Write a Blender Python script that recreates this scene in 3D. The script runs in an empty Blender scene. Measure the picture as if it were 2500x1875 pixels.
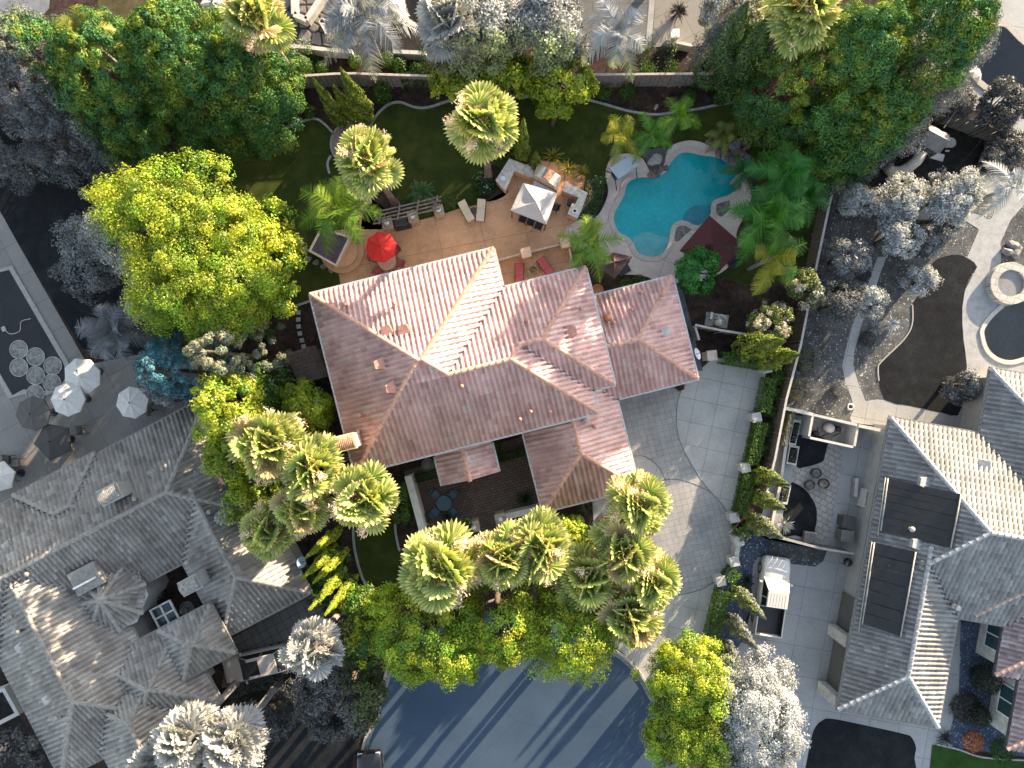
import bpy, bmesh, math, random
import numpy as np
from mathutils import Vector, Matrix
from mathutils.geometry import tessellate_polygon

# ------------------------------------------------------------------ camera, sky, sun, exposure
SC = bpy.context.scene
COL = SC.collection
H = 48.0            # camera height in metres
K = 34.25           # photograph pixels (2500 wide) per metre on the ground
cam = bpy.data.cameras.new('camera'); cam_o = bpy.data.objects.new('camera', cam); COL.objects.link(cam_o)
cam_o.location = (0, 0, H); cam.sensor_width = 36; cam.lens = 36*H/(2500/K)
cam.clip_end = 3000; cam.clip_start = 0.5
SC.camera = cam_o
EL = math.radians(12.3); AZ = math.radians(39.9)
SUN = Vector((math.sin(AZ)*math.cos(EL), math.cos(AZ)*math.cos(EL), math.sin(EL)))
world = bpy.data.worlds.new("World"); SC.world = world; world.use_nodes = True
_nt = world.node_tree; _bg = _nt.nodes['Background']
_sk = _nt.nodes.new('ShaderNodeTexSky'); _sk.sky_type = 'NISHITA'; _sk.sun_disc = False
_sk.sun_elevation = EL; _sk.sun_rotation = AZ
_hs = _nt.nodes.new('ShaderNodeHueSaturation'); _hs.inputs['Saturation'].default_value = .65
_nt.links.new(_sk.outputs[0], _hs.inputs['Color']); _nt.links.new(_hs.outputs[0], _bg.inputs[0]); _bg.inputs[1].default_value = 0.14
_l = bpy.data.lights.new('sun', 'SUN'); _l.energy = 5.0; _l.angle = math.radians(0.5); _l.color = (1.0, .79, .54)
_so = bpy.data.objects.new('sun', _l); COL.objects.link(_so); _so.rotation_euler = SUN.to_track_quat('Z', 'Y').to_euler()
SC.view_settings.view_transform = 'Standard'; SC.view_settings.look = 'None'
SC.view_settings.exposure = 2.1; SC.view_settings.gamma = 1.0
SC.cycles.max_bounces = 6; SC.cycles.diffuse_bounces = 3; SC.cycles.glossy_bounces = 2
SC.cycles.transmission_bounces = 3; SC.cycles.transparent_max_bounces = 6
SC.cycles.use_denoising = True

# ------------------------------------------------------------------ helpers
def at(px, py, z=0.0):
    s = (H-z)/H/K
    return Vector(((px-1250)*s, (937.5-py)*s, z))
def pxl(poly, z=0.0): return [tuple(at(x, y, z)[:2]) for x, y in poly]
def tag(o, label=None, cat=None, group=None, kind=None):
    if label: o['label'] = label
    if cat: o['category'] = cat
    if group: o['group'] = group
    if kind: o['kind'] = kind
    return o
def thing(name, label, cat, loc=(0, 0, 0), rz=0.0, group=None):
    o = bpy.data.objects.new(name, None); COL.objects.link(o); o.empty_display_size = .3
    o.location = loc; o.rotation_euler = (0, 0, rz)
    return tag(o, label, cat, group)
def base_of(o):
    v = Vector((0, 0, 0))
    while o is not None: v += o.location; o = o.parent
    return v
class MB:
    def __init__(s): s.v = []; s.f = []; s.uv = None
    def add(s, vs, fs):
        b = len(s.v); s.v += [tuple(x) for x in vs]; s.f += [tuple(b+i for i in f) for f in fs]; return s
    def box(s, c, d, rz=0.0, top=(1, 1)):
        x, y, z = d[0]/2, d[1]/2, d[2]/2; ca, sa = math.cos(rz), math.sin(rz)
        vs = []
        for sz in (-1, 1):
            tx, ty = (1, 1) if sz < 0 else top
            for sx, sy in ((-1, -1), (1, -1), (1, 1), (-1, 1)):
                a, b = sx*x*tx, sy*y*ty
                vs.append((c[0]+a*ca-b*sa, c[1]+a*sa+b*ca, c[2]+sz*z))
        return s.add(vs, [(3, 2, 1, 0), (4, 5, 6, 7), (0, 1, 5, 4), (1, 2, 6, 5), (2, 3, 7, 6), (3, 0, 4, 7)])
    def prism(s, poly, z0, z1, bevel=0.0):
        poly = [tuple(p[:2]) for p in poly]
        if sum(a[0]*b[1]-b[0]*a[1] for a, b in zip(poly, poly[1:]+poly[:1])) < 0: poly = poly[::-1]
        n = len(poly)
        tri = tessellate_polygon([[Vector((x, y, 0)) for x, y in poly]])
        vs = [(x, y, z0) for x, y in poly]+[(x, y, z1) for x, y in poly]
        fs = [(i, (i+1) % n, n+(i+1) % n, n+i) for i in range(n)]
        for t in tri:
            a, b, c = [Vector((*poly[i], 0)) for i in t]
            if (b-a).cross(c-a).z < 0: t = t[::-1]
            fs.append(tuple(n+i for i in t)); fs.append(tuple(reversed(t)))
        return s.add(vs, fs)
    def tube(s, pts, rad, n=8, cap=True):
        pts = [Vector(p) for p in pts]
        if not hasattr(rad, '__len__'): rad = [rad]*len(pts)
        rings = []; up = None
        for i, p in enumerate(pts):
            d = (pts[min(i+1, len(pts)-1)]-pts[max(i-1, 0)]).normalized()
            if up is None: up = Vector((0, 0, 1)) if abs(d.z) < .9 else Vector((1, 0, 0))
            a = d.cross(up).normalized(); b = a.cross(d).normalized(); up = b
            rings.append([p+(a*math.cos(2*math.pi*k/n)+b*math.sin(2*math.pi*k/n))*rad[i] for k in range(n)])
        vs = [v for r in rings for v in r]; fs = []
        for i in range(len(pts)-1):
            for k in range(n):
                k2 = (k+1) % n; fs.append((i*n+k, i*n+k2, (i+1)*n+k2, (i+1)*n+k))
        if cap: fs.append(tuple(range(n))[::-1]); fs.append(tuple((len(pts)-1)*n+k for k in range(n)))
        return s.add(vs, fs)
    def lathe(s, prof, c=(0, 0, 0), n=16):
        vs = []; fs = []
        for r, z in prof:
            for k in range(n):
                a = 2*math.pi*k/n; vs.append((c[0]+r*math.cos(a), c[1]+r*math.sin(a), c[2]+z))
        for i in range(len(prof)-1):
            for k in range(n):
                k2 = (k+1) % n; fs.append((i*n+k, i*n+k2, (i+1)*n+k2, (i+1)*n+k))
        if prof[0][0] > 1e-4 and abs(prof[0][1]-prof[1][1]) > 1e-6: fs.append(tuple(range(n))[::-1])
        if prof[-1][0] > 1e-4: fs.append(tuple((len(prof)-1)*n+k for k in range(n)))
        return s.add(vs, fs)
    def build(s, name, m, parent=None, world=False, smooth=False, bevel=0.0):
        me = bpy.data.meshes.new(name)
        off = base_of(parent) if (parent is not None and world) else Vector((0, 0, 0))
        me.from_pydata([(x-off.x, y-off.y, z-off.z) for x, y, z in s.v], [], s.f)
        if m: me.materials.append(m)
        if smooth: me.polygons.foreach_set('use_smooth', [True]*len(me.polygons))
        me.update()
        o = bpy.data.objects.new(name, me); COL.objects.link(o)
        if parent is not None: o.parent = parent
        if bevel:
            md = o.modifiers.new('bevel', 'BEVEL'); md.width = bevel; md.segments = 2; md.limit_method = 'ANGLE'
        return o
def copy_thing(src, loc, rz=0.0, sc=1.0, label=None, group=None):
    r = src.copy(); COL.objects.link(r); r.location = loc; r.rotation_euler = (0, 0, rz)
    r.scale = (sc, sc, sc) if not hasattr(sc, '__len__') else sc
    if label: r['label'] = label
    if group: r['group'] = group
    for ch in list(src.children):
        c = ch.copy(); COL.objects.link(c); c.parent = r
        for g in list(ch.children):
            d = g.copy(); COL.objects.link(d); d.parent = c
    return r
def spline(poly, n=5, closed=True):
    out = []; L = len(poly)
    rng = range(L) if closed else range(L-1)
    for i in rng:
        p = [Vector(poly[(i+k) % L] if closed else poly[max(0, min(L-1, i+k))]) for k in (-1, 0, 1, 2)]
        for j in range(n):
            t = j/n
            out.append(tuple(.5*((2*p[1])+(-p[0]+p[2])*t+(2*p[0]-5*p[1]+4*p[2]-p[3])*t*t+(-p[0]+3*p[1]-3*p[2]+p[3])*t**3)))
    if not closed: out.append(tuple(poly[-1]))
    return out

# ------------------------------------------------------------------ materials
def new_mat(name):
    m = bpy.data.materials.new(name); m.use_nodes = True
    nt = m.node_tree; return m, nt, nt.nodes['Principled BSDF']
def _obj(nt, rot=0.0, scale=1.0):
    tc = nt.nodes.new('ShaderNodeTexCoord'); mp = nt.nodes.new('ShaderNodeMapping')
    mp.inputs['Rotation'].default_value = (0, 0, rot)
    mp.inputs['Scale'].default_value = (scale, scale, scale)
    nt.links.new(tc.outputs['Object'], mp.inputs[0]); return mp.outputs[0]
def c4(c): return (c[0], c[1], c[2], 1)
def noise(nt, vec, scale, detail=6, rough=.6):
    n = nt.nodes.new('ShaderNodeTexNoise'); n.inputs['Scale'].default_value = scale
    n.inputs['Detail'].default_value = detail; n.inputs['Roughness'].default_value = rough
    nt.links.new(vec, n.inputs['Vector']); return n.outputs['Fac']
def ramp(nt, fac, stops):
    r = nt.nodes.new('ShaderNodeValToRGB'); e = r.color_ramp.elements
    while len(e) < len(stops): e.new(.5)
    for el, (p, c) in zip(e, stops): el.position = p; el.color = c4(c)
    nt.links.new(fac, r.inputs[0]); return r.outputs[0]
def mix(nt, a, b, fac=.5, mode='MIX'):
    x = nt.nodes.new('ShaderNodeMix'); x.data_type = 'RGBA'; x.blend_type = mode
    for sock, val in ((x.inputs[0], fac), (x.inputs[6], a), (x.inputs[7], b)):
        if isinstance(val, bpy.types.NodeSocket): nt.links.new(val, sock)
        elif hasattr(val, '__len__'): sock.default_value = c4(val)
        else: sock.default_value = val
    return x.outputs[2]
def bump(nt, b, h, s=.5, d=.05):
    n = nt.nodes.new('ShaderNodeBump'); n.inputs['Strength'].default_value = s; n.inputs['Distance'].default_value = d
    nt.links.new(h, n.inputs['Height']); nt.links.new(n.outputs[0], b.inputs['Normal'])
MATS = {}
def mat(name, c, rough=.7, var=.18, scale=3.0, metal=0.0, bmp=.15, c2=None):
    """plain painted / natural surface with mottling at two scales"""
    if name in MATS: return MATS[name]
    m, nt, b = new_mat(name); v = _obj(nt)
    c2 = c2 or tuple(x*(1-2*var) for x in c); hi = tuple(min(1, x*(1+var)) for x in c)
    n1 = noise(nt, v, scale, 5); n2 = noise(nt, v, scale*9, 3)
    col = ramp(nt, n1, [(.3, c2), (.55, c), (.75, hi)])
    col = mix(nt, col, ramp(nt, n2, [(.3, (.75, .75, .75)), (.7, (1.15, 1.15, 1.15))]), .6, 'MULTIPLY')
    nt.links.new(col, b.inputs['Base Color']); b.inputs['Roughness'].default_value = rough; b.inputs['Metallic'].default_value = metal
    if bmp: bump(nt, b, n2, bmp, .02)
    MATS[name] = m; return m
def ground_mat(name, lo, mid, hi, s1=.35, s2=14, speck=None, rough=.95, bs=.6):
    """soil / lawn / gravel: broad patches, fine grain, optional bright specks"""
    m, nt, b = new_mat(name); v = _obj(nt)
    n1 = noise(nt, v, s1, 5, .65); n2 = noise(nt, v, s2, 4, .7); n3 = noise(nt, v, s1*5, 4, .6)
    f = nt.nodes.new('ShaderNodeMath'); f.operation = 'ADD'; nt.links.new(n1, f.inputs[0]); nt.links.new(n3, f.inputs[1])
    f2 = nt.nodes.new('ShaderNodeMath'); f2.operation = 'MULTIPLY'; f2.inputs[1].default_value = .5; nt.links.new(f.outputs[0], f2.inputs[0])
    col = ramp(nt, f2.outputs[0], [(.36, lo), (.5, mid), (.64, hi)])
    col = mix(nt, col, ramp(nt, n2, [(.3, (.5, .5, .5)), (.7, (1.5, 1.5, 1.5))]), .8, 'MULTIPLY')
    if speck:
        vo = nt.nodes.new('ShaderNodeTexVoronoi'); vo.inputs['Scale'].default_value = speck[1]; nt.links.new(v, vo.inputs['Vector'])
        sp = ramp(nt, vo.outputs['Color'], [(speck[2], (0, 0, 0)), (min(1, speck[2]+.12), (1, 1, 1))])
        col = mix(nt, col, speck[0], sp)
    nt.links.new(col, b.inputs['Base Color']); b.inputs['Roughness'].default_value = rough
    b.inputs['Specular IOR Level'].default_value = .1
    bump(nt, b, n2, bs, .06); return m
def slab_mat(name, c1, c2, line, rot, bw, bh, mortar=.012, offset=0.0, stain=.5, rough=.8, s1=.6, spec=.3, bumps=.3):
    """concrete slabs or pavers: joints from a brick pattern, blotchy stains over it"""
    m, nt, b = new_mat(name); v = _obj(nt, rot)
    br = nt.nodes.new('ShaderNodeTexBrick'); nt.links.new(v, br.inputs['Vector'])
    br.offset = offset; br.inputs['Scale'].default_value = 1; br.inputs['Brick Width'].default_value = bw
    br.inputs['Row Height'].default_value = bh; br.inputs['Mortar Size'].default_value = mortar
    br.inputs['Mortar Smooth'].default_value = .2; br.inputs['Bias'].default_value = 0
    br.inputs['Color1'].default_value = c4(c1); br.inputs['Color2'].default_value = c4(c2); br.inputs['Mortar'].default_value = c4(line)
    n1 = noise(nt, v, s1, 7, .7); n2 = noise(nt, v, 7, 5, .7); n3 = noise(nt, v, 40, 3, .6)
    col = mix(nt, br.outputs[0], ramp(nt, n1, [(.3, (.55, .56, .58)), (.5, (.95, .95, .95)), (.72, (1.25, 1.24, 1.2))]), stain, 'MULTIPLY')
    col = mix(nt, col, ramp(nt, n2, [(.3, (.75, .75, .75)), (.7, (1.2, 1.2, 1.2))]), .5, 'MULTIPLY')
    col = mix(nt, col, ramp(nt, n3, [(.3, (.85, .85, .85)), (.7, (1.12, 1.12, 1.12))]), .7, 'MULTIPLY')
    nt.links.new(col, b.inputs['Base Color']); b.inputs['Roughness'].default_value = rough
    b.inputs['Specular IOR Level'].default_value = spec
    bump(nt, b, br.outputs['Fac'], -bumps, .02); return m
def tile_mat(name, stops, dirt=(.6, .55, .55), rough=.75):
    """roof tiles: colour changes from tile to tile through the UV grid (one unit per tile)"""
    m, nt, b = new_mat(name)
    uv = nt.nodes.new('ShaderNodeUVMap'); fl = nt.nodes.new('ShaderNodeVectorMath'); fl.operation = 'FLOOR'
    nt.links.new(uv.outputs[0], fl.inputs[0])
    wn = nt.nodes.new('ShaderNodeTexWhiteNoise'); wn.noise_dimensions = '2D'; nt.links.new(fl.outputs[0], wn.inputs['Vector'])
    col = ramp(nt, wn.outputs['Value'], stops)
    v = _obj(nt); n1 = noise(nt, v, .5, 6, .65); n2 = noise(nt, v, 9, 4, .7)
    col = mix(nt, col, ramp(nt, n1, [(.35, dirt), (.6, (1.05, 1.05, 1.05))]), .7, 'MULTIPLY')
    col = mix(nt, col, ramp(nt, n2, [(.3, (.78, .78, .78)), (.7, (1.15, 1.15, 1.15))]), .7, 'MULTIPLY')
    nt.links.new(col, b.inputs['Base Color']); b.inputs['Roughness'].default_value = rough
    bump(nt, b, n2, .3, .02); return m
def leaf_mat(name, trans=.35, gloss=.03):
    m = bpy.data.materials.new(name); m.use_nodes = True; nt = m.node_tree; nt.nodes.clear()
    out = nt.nodes.new('ShaderNodeOutputMaterial'); a = nt.nodes.new('ShaderNodeAttribute'); a.attribute_name = 'Col'
    d = nt.nodes.new('ShaderNodeBsdfDiffuse'); t = nt.nodes.new('ShaderNodeBsdfTranslucent'); g = nt.nodes.new('ShaderNodeBsdfGlossy')
    g.inputs['Roughness'].default_value = .45
    nt.links.new(a.outputs['Color'], d.inputs['Color'])
    tc = mix(nt, a.outputs['Color'], (1.3, 1.25, .8), 1.0, 'MULTIPLY'); nt.links.new(tc, t.inputs['Color'])
    m1 = nt.nodes.new('ShaderNodeMixShader'); m1.inputs[0].default_value = trans
    nt.links.new(d.outputs[0], m1.inputs[1]); nt.links.new(t.outputs[0], m1.inputs[2])
    m2 = nt.nodes.new('ShaderNodeMixShader'); m2.inputs[0].default_value = gloss
    nt.links.new(m1.outputs[0], m2.inputs[1]); nt.links.new(g.outputs[0], m2.inputs[2])
    nt.links.new(m2.outputs[0], out.inputs[0]); return m
LEAF = leaf_mat('leaf'); NEEDLE = leaf_mat('needle', .15, .015); PALM = leaf_mat('palm_leaf', .3, .02)

# colour / grey map of the neighbourhood: which plants are green and which are silver-grey (plan polygon)
CPOLY = np.array([(110,-300),(690,-300),(690,60),(720,110),(850,130),(1000,130),(1100,150),(1250,130),(1400,140),(1500,135),(1600,115),(1720,130),(1790,60),(1830,-300),(2345,-300),(2330,60),(2290,200),(2230,330),(2160,420),(2060,450),(2020,560),(2000,700),(1985,800),(1970,900),(1930,1050),(1900,1150),(1880,1250),(1850,1330),(1860,1420),(1800,1500),(1790,1560),(1755,1650),(1765,1950),(860,1950),(890,1780),(880,1700),(840,1620),(830,1560),(790,1480),(720,1420),(640,1350),(560,1250),(500,1150),(480,1060),(480,1010),(420,960),(400,880),(350,800),(330,700),(320,620),(270,560),(240,480),(230,420),(190,250),(140,130)], float)
def pip(x, y, poly):
    ins = np.zeros(len(x), bool); n = len(poly)
    for i in range(n):
        x1, y1 = poly[i]; x2, y2 = poly[(i+1) % n]
        if y1 == y2: continue
        c = ((y1 > y) != (y2 > y)) & (x < (x2-x1)*(y-y1)/(y2-y1)+x1); ins ^= c
    return ins
rng = np.random.default_rng(7)
def greyed(P, C, zc, jit=16):
    """silver-grey foliage outside the colour zone; zc = mean height of this plant"""
    s = (H-zc)/H/K
    x = P[:, 0]/s+1250+rng.normal(0, jit, len(P)); y = 937.5-P[:, 1]/s+rng.normal(0, jit, len(P))
    ins = pip(x, y, CPOLY)
    g = (C*np.array([.3, .6, .1])).sum(1, keepdims=True)*1.25
    return np.where(ins[:, None], C, g*np.array([.95, 1.0, 1.08]))
def unit(a): return a/np.maximum(np.linalg.norm(a, axis=1, keepdims=True), 1e-6)
def mesh_np(name, V, F, Cv, m, parent=None, smooth=False):
    """V (N,3), F (M,k) same-size faces, Cv (N,3) vertex colours"""
    me = bpy.data.meshes.new(name); k = F.shape[1]
    me.vertices.add(len(V)); me.vertices.foreach_set('co', V.astype(np.float32).ravel())
    me.loops.add(F.size); me.loops.foreach_set('vertex_index', F.astype(np.int32).ravel())
    me.polygons.add(len(F)); me.polygons.foreach_set('loop_start', np.arange(0, F.size, k, dtype=np.int32))
    me.update(calc_edges=True)
    ca = me.color_attributes.new('Col', 'FLOAT_COLOR', 'POINT')
    ca.data.foreach_set('color', np.concatenate([Cv, np.ones((len(Cv), 1))], 1).astype(np.float32).ravel())
    me.materials.append(m)
    if smooth: me.polygons.foreach_set('use_smooth', np.ones(len(F), bool))
    o = bpy.data.objects.new(name, me); COL.objects.link(o)
    if parent is not None: o.parent = parent
    return o
def leaf_geo(P, N, L, W, C):
    n = len(P); r = rng.normal(size=(n, 3)); N = unit(N)
    t = unit(r-(r*N).sum(1, keepdims=True)*N); b = np.cross(N, t)
    L = np.broadcast_to(L, (n,))[:, None]; W = np.broadcast_to(W, (n,))[:, None]
    V = np.stack([P-t*L/2, P+b*W/2, P+t*L/2, P-b*W/2], 1).reshape(-1, 3)
    return V, np.arange(4*n).reshape(-1, 4), np.repeat(C, 4, 0)
# ------------------------------------------------------------------ plants
def palette(n, cols, var=.25):
    cols = np.array(cols); i = rng.integers(0, len(cols), n)
    return cols[i]*(1+rng.uniform(-var, var, (n, 1)))
GREEN = [(.21, .30, .016), (.27, .34, .02), (.15, .27, .018), (.32, .35, .022)]
DEEP = [(.055, .125, .014), (.07, .14, .016), (.045, .105, .016)]
YEL = [(.24, .31, .018), (.32, .36, .024), (.19, .28, .018)]
PINE = [(.06, .15, .04), (.085, .17, .034), (.045, .125, .042), (.14, .19, .026)]
SPRUCE = [(.07, .19, .24), (.10, .24, .28), (.06, .17, .23)]
SILV = [(.28, .28, .26), (.34, .34, .31), (.22, .22, .2)]
DGREY = [(.06, .06, .055), (.08, .08, .073), (.045, .045, .04)]
BARK = mat('bark', (.10, .075, .055), .9, .3, 4, bmp=.8)
BARKG = mat('grey_bark', (.14, .13, .12), .9, .3, 4, bmp=.8)
def trunk_mb(base, top, r, limbs=(), rnd=None):
    mb = MB(); base = Vector(base); top = Vector(top)
    mid = base.lerp(top, .5)+Vector((random.uniform(-.2, .2), random.uniform(-.2, .2), 0))
    mb.tube([base, base.lerp(mid, .3), mid, top], [r*1.35, r, r*.8, r*.45], 8)
    for q in limbs:
        q = Vector(q); a = base.lerp(top, random.uniform(.45, .8))
        m = a.lerp(q, .5)+Vector((0, 0, -.15)); mb.tube([a, m, q], [r*.45, r*.3, r*.1], 6)
    return mb
def crown_cloud(c, rad, ncl, lpc, rc, cols, L=.2, W=.11, seed=0, zmin=-.45, lump=.28, cvar=.3, flat=0):
    rs = np.random.default_rng(seed+11)
    c = np.array(c); rad = np.array(rad)
    # a crown is a dozen leafy boughs, each bough a shell of clumps
    nb = max(7, int(6+ncl/16)); bd = unit(rs.normal(size=(nb*4, 3))); bd = bd[bd[:, 2] > zmin+.05][:nb]; nb = len(bd)
    bc = bd*rs.uniform(.45, .74, (nb, 1)); br = rs.uniform(.28, .46, nb)*(1+lump*.2)
    k = rs.integers(0, nb, ncl*4); e = unit(rs.normal(size=(ncl*4, 3)))
    q = bc[k]+e*br[k][:, None]*rs.uniform(.78, 1.05, (ncl*4, 1))
    ok = (e*bd[k]).sum(1) > -.35; ok &= (e[:, 2] > -.6) & (q[:, 2] > zmin-.1)
    q = q[ok][:ncl]; e = e[ok][:ncl]; kk = k[ok][:ncl]; ncl = len(q)
    d = unit(e*.8+q*.4); cc = c+q*rad*1.03
    size = rc*rs.uniform(.65, 1.25, ncl)
    col0 = palette(ncl, cols, .12)*(1+rs.normal(0, cvar*.5, (ncl, 1))).clip(.5, 1.6)*rs.uniform(.82, 1.2, nb)[kk][:, None]
    i = np.repeat(np.arange(ncl), lpc); n = len(i)
    o = unit(rs.normal(size=(n, 3)))*(rs.uniform(0, 1, (n, 1))**.45)
    o[:, 2] *= .8
    P = cc[i]+o*size[i][:, None]
    N = o*.8+d[i]*.5+rs.normal(0, .45, (n, 3))+np.array([0, 0, .25])
    C = col0[i]*(1+rs.normal(0, .2, (n, 1))).clip(.5, 1.7)
    return P, N, L*rs.uniform(.7, 1.3, n), W*rs.uniform(.7, 1.3, n), C, cc
def broadleaf(label, px, py, zc, r, rz, cols=GREEN, ncl=150, lpc=110, rc=.6, L=.2, W=.12, seed=1, grp=None, cat='tree', name='broadleaf_tree', base=None, grey=True, mult=1.0, lump=.34, zmin=-.5):
    """crown centre seen at photo pixel (px,py) at height zc; r = horizontal radius (pair allowed)"""
    random.seed(seed)
    c = at(px, py, zc); r = r if hasattr(r, '__len__') else (r, r)
    b = at(*base) if base else Vector((c.x*.99, c.y*.99, 0))
    t = thing(name, label, cat, (b.x, b.y, 0), 0, grp)
    P, N, L_, W_, C, cc = crown_cloud(c, (r[0], r[1], rz), ncl, lpc, rc, cols, L, W, seed, lump=lump, zmin=zmin)
    P[:, 2] = np.maximum(P[:, 2], .15)
    C = C*mult
    if grey: C = greyed(P, C, zc)
    P -= np.array(b)
    V, F, Cv = leaf_geo(P, N, L_, W_, C)
    mesh_np('crown', V, F, Cv, LEAF, t)
    limbs = [Vector(q)-b for q in cc[::max(1, len(cc)//9)]]
    trunk_mb((0, 0, 0), Vector((c.x-b.x, c.y-b.y, zc)), .1+.045*max(r), limbs).build('trunk', BARK if grey else BARKG, t, smooth=True)
    return t
def conifer(label, px, py, h, r, cols=PINE, npuff=230, lpp=190, seed=1, grp=None, rp=.62, taper=.55, name='conifer_tree', zfrac=.3, cat='tree', z0=.8):
    rs = np.random.default_rng(seed+5); random.seed(seed)
    a = at(px, py, h*zfrac); b = Vector((a.x, a.y, 0))
    t = thing(name, label, cat, b, 0, grp)
    npuff = int(npuff*1.4)
    zz = z0+(h-z0)*rs.uniform(0, 1, npuff)**1.25
    R = r*((1-(zz-z0)/(h-z0))**taper)*.95+.25
    ang = rs.uniform(0, 2*np.pi, npuff)
    lobe = 1+.16*np.sin(ang*3+seed)+.1*np.sin(ang*7+zz)
    R = R*lobe*rs.uniform(.8, 1.06, npuff)
    d = np.stack([np.cos(ang), np.sin(ang), np.full(npuff, .35)], 1)
    cc = np.stack([np.cos(ang)*R, np.sin(ang)*R, zz], 1)
    size = rp*rs.uniform(.7, 1.3, npuff)*(.55+.45*R/r)
    col0 = palette(npuff, cols, .15)*(1+rs.normal(0, .14, (npuff, 1))).clip(.6, 1.5)
    i = np.repeat(np.arange(npuff), lpp); n = len(i)
    o = unit(rs.normal(size=(n, 3))); o *= rs.uniform(.55, 1, (n, 1)); o[:, 2] *= .8
    P = cc[i]+o*size[i][:, None]*1.05
    N = o*1.3+rs.normal(0, .33, (n, 3))+d[i]*.2
    C = col0[i]*(1+rs.normal(0, .1, (n, 1))).clip(.5, 1.6)
    rust = rs.uniform(size=n) < .012; C[rust] = np.array([.12, .06, .015])
    P[:, 2] = np.maximum(P[:, 2], .1)
    Pw = P+np.array(b); C = greyed(Pw, C, h*.5)
    V, F, Cv = leaf_geo(P, N, .19*rs.uniform(.7, 1.3, n), .065, C)
    mesh_np('crown', V, F, Cv, NEEDLE, t)
    trunk_mb((0, 0, 0), (0, 0, h*.92), .1+r*.03).build('trunk', BARK, t, smooth=True)
    return t
def cypress(label, px, py, h, r, cols=None, seed=1, grp=None, n=2600, zref=.0, name='cypress_tree', grey=True, cat='tree', fat=.35, lean=(0, 0)):
    """px,py = foot on the ground"""
    rs = np.random.default_rng(seed+31); cols = cols or [(.10, .13, .018), (.12, .15, .02), (.08, .115, .018)]
    a = at(px, py, zref); b = Vector((a.x, a.y, 0)); t = thing(name, label, cat, b, 0, grp)
    u = rs.uniform(0, 1, n)**1.15; ang = rs.uniform(0, 2*np.pi, n)
    prof = np.where(u < fat, .55+.45*np.sin(u/fat*np.pi/2), (np.maximum(1-(u-fat)/(1-fat), 0))**.8)
    lump = 1+.14*np.sin(ang*4+u*17+seed)+.1*np.sin(ang*2-u*29)
    R = r*prof*lump*rs.uniform(.78, 1.03, n)
    P = np.stack([np.cos(ang)*R+lean[0]*u, np.sin(ang)*R+lean[1]*u, .1+u*(h-.1)], 1)
    N = np.stack([np.cos(ang), np.sin(ang), np.full(n, .35)], 1)+rs.normal(0, .45, (n, 3))
    C = palette(n, cols, .25)*(1+.25*np.sin(ang*4+u*17+seed))[:, None]
    Pw = P+np.array(b)
    if grey: C = greyed(Pw, C, h*.5)
    V, F, Cv = leaf_geo(P, N, .17*rs.uniform(.7, 1.4, n), .1, C)
    mesh_np('crown', V, F, Cv, NEEDLE, t)
    trunk_mb((0, 0, 0), (lean[0]*.9, lean[1]*.9, h*.9), .07+r*.07).build('trunk', BARK, t, smooth=True)
    return t
def ball(name, label, px, py, r, h=None, cols=DEEP, n=1100, L=.11, W=.075, grp=None, seed=0, cat='shrub', grey=True, zc=None, sq=0, rough=.06, flowers=None, rz=0.0, ry=None):
    """clipped round or block shrub standing on the ground, one mesh"""
    rs = np.random.default_rng(seed+77); h = h or 2*r*.9; ry = ry or r
    a = at(px, py, h*.6); b = Vector((a.x, a.y, 0))
    d = unit(rs.normal(size=(n, 3)))
    if sq: d = np.sign(d)*np.abs(d)**(1/(1+sq)); m = np.max(np.abs(d), 1, keepdims=True); d = d/(m**min(1, sq*.45))
    k = rs.uniform(.8, 1.0, (n, 1))+rs.normal(0, rough, (n, 1))
    P = d*k*np.array([r, ry, h/2])
    if rz:
        ca, sa = math.cos(rz), math.sin(rz); P = P@np.array([[ca, sa, 0], [-sa, ca, 0], [0, 0, 1]]); d = d@np.array([[ca, sa, 0], [-sa, ca, 0], [0, 0, 1]])
    P[:, 2] = np.maximum(P[:, 2]+h/2, .03)
    C = palette(n, cols, .3)
    if flowers is not None:
        f = (rs.uniform(size=n) < flowers[1]) & (d[:, 2] > -.2); C[f] = np.array(flowers[0]); P[f] *= 1.05
    if grey: C = greyed(P+np.array(b), C, h*.5)
    N = d+rs.normal(0, .45, (n, 3))
    V, F, Cv = leaf_geo(P, N, L*rs.uniform(.7, 1.3, n), W, C)
    o = mesh_np(name, V, F, Cv, LEAF); o.location = b
    return tag(o, label, cat, grp)
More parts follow.
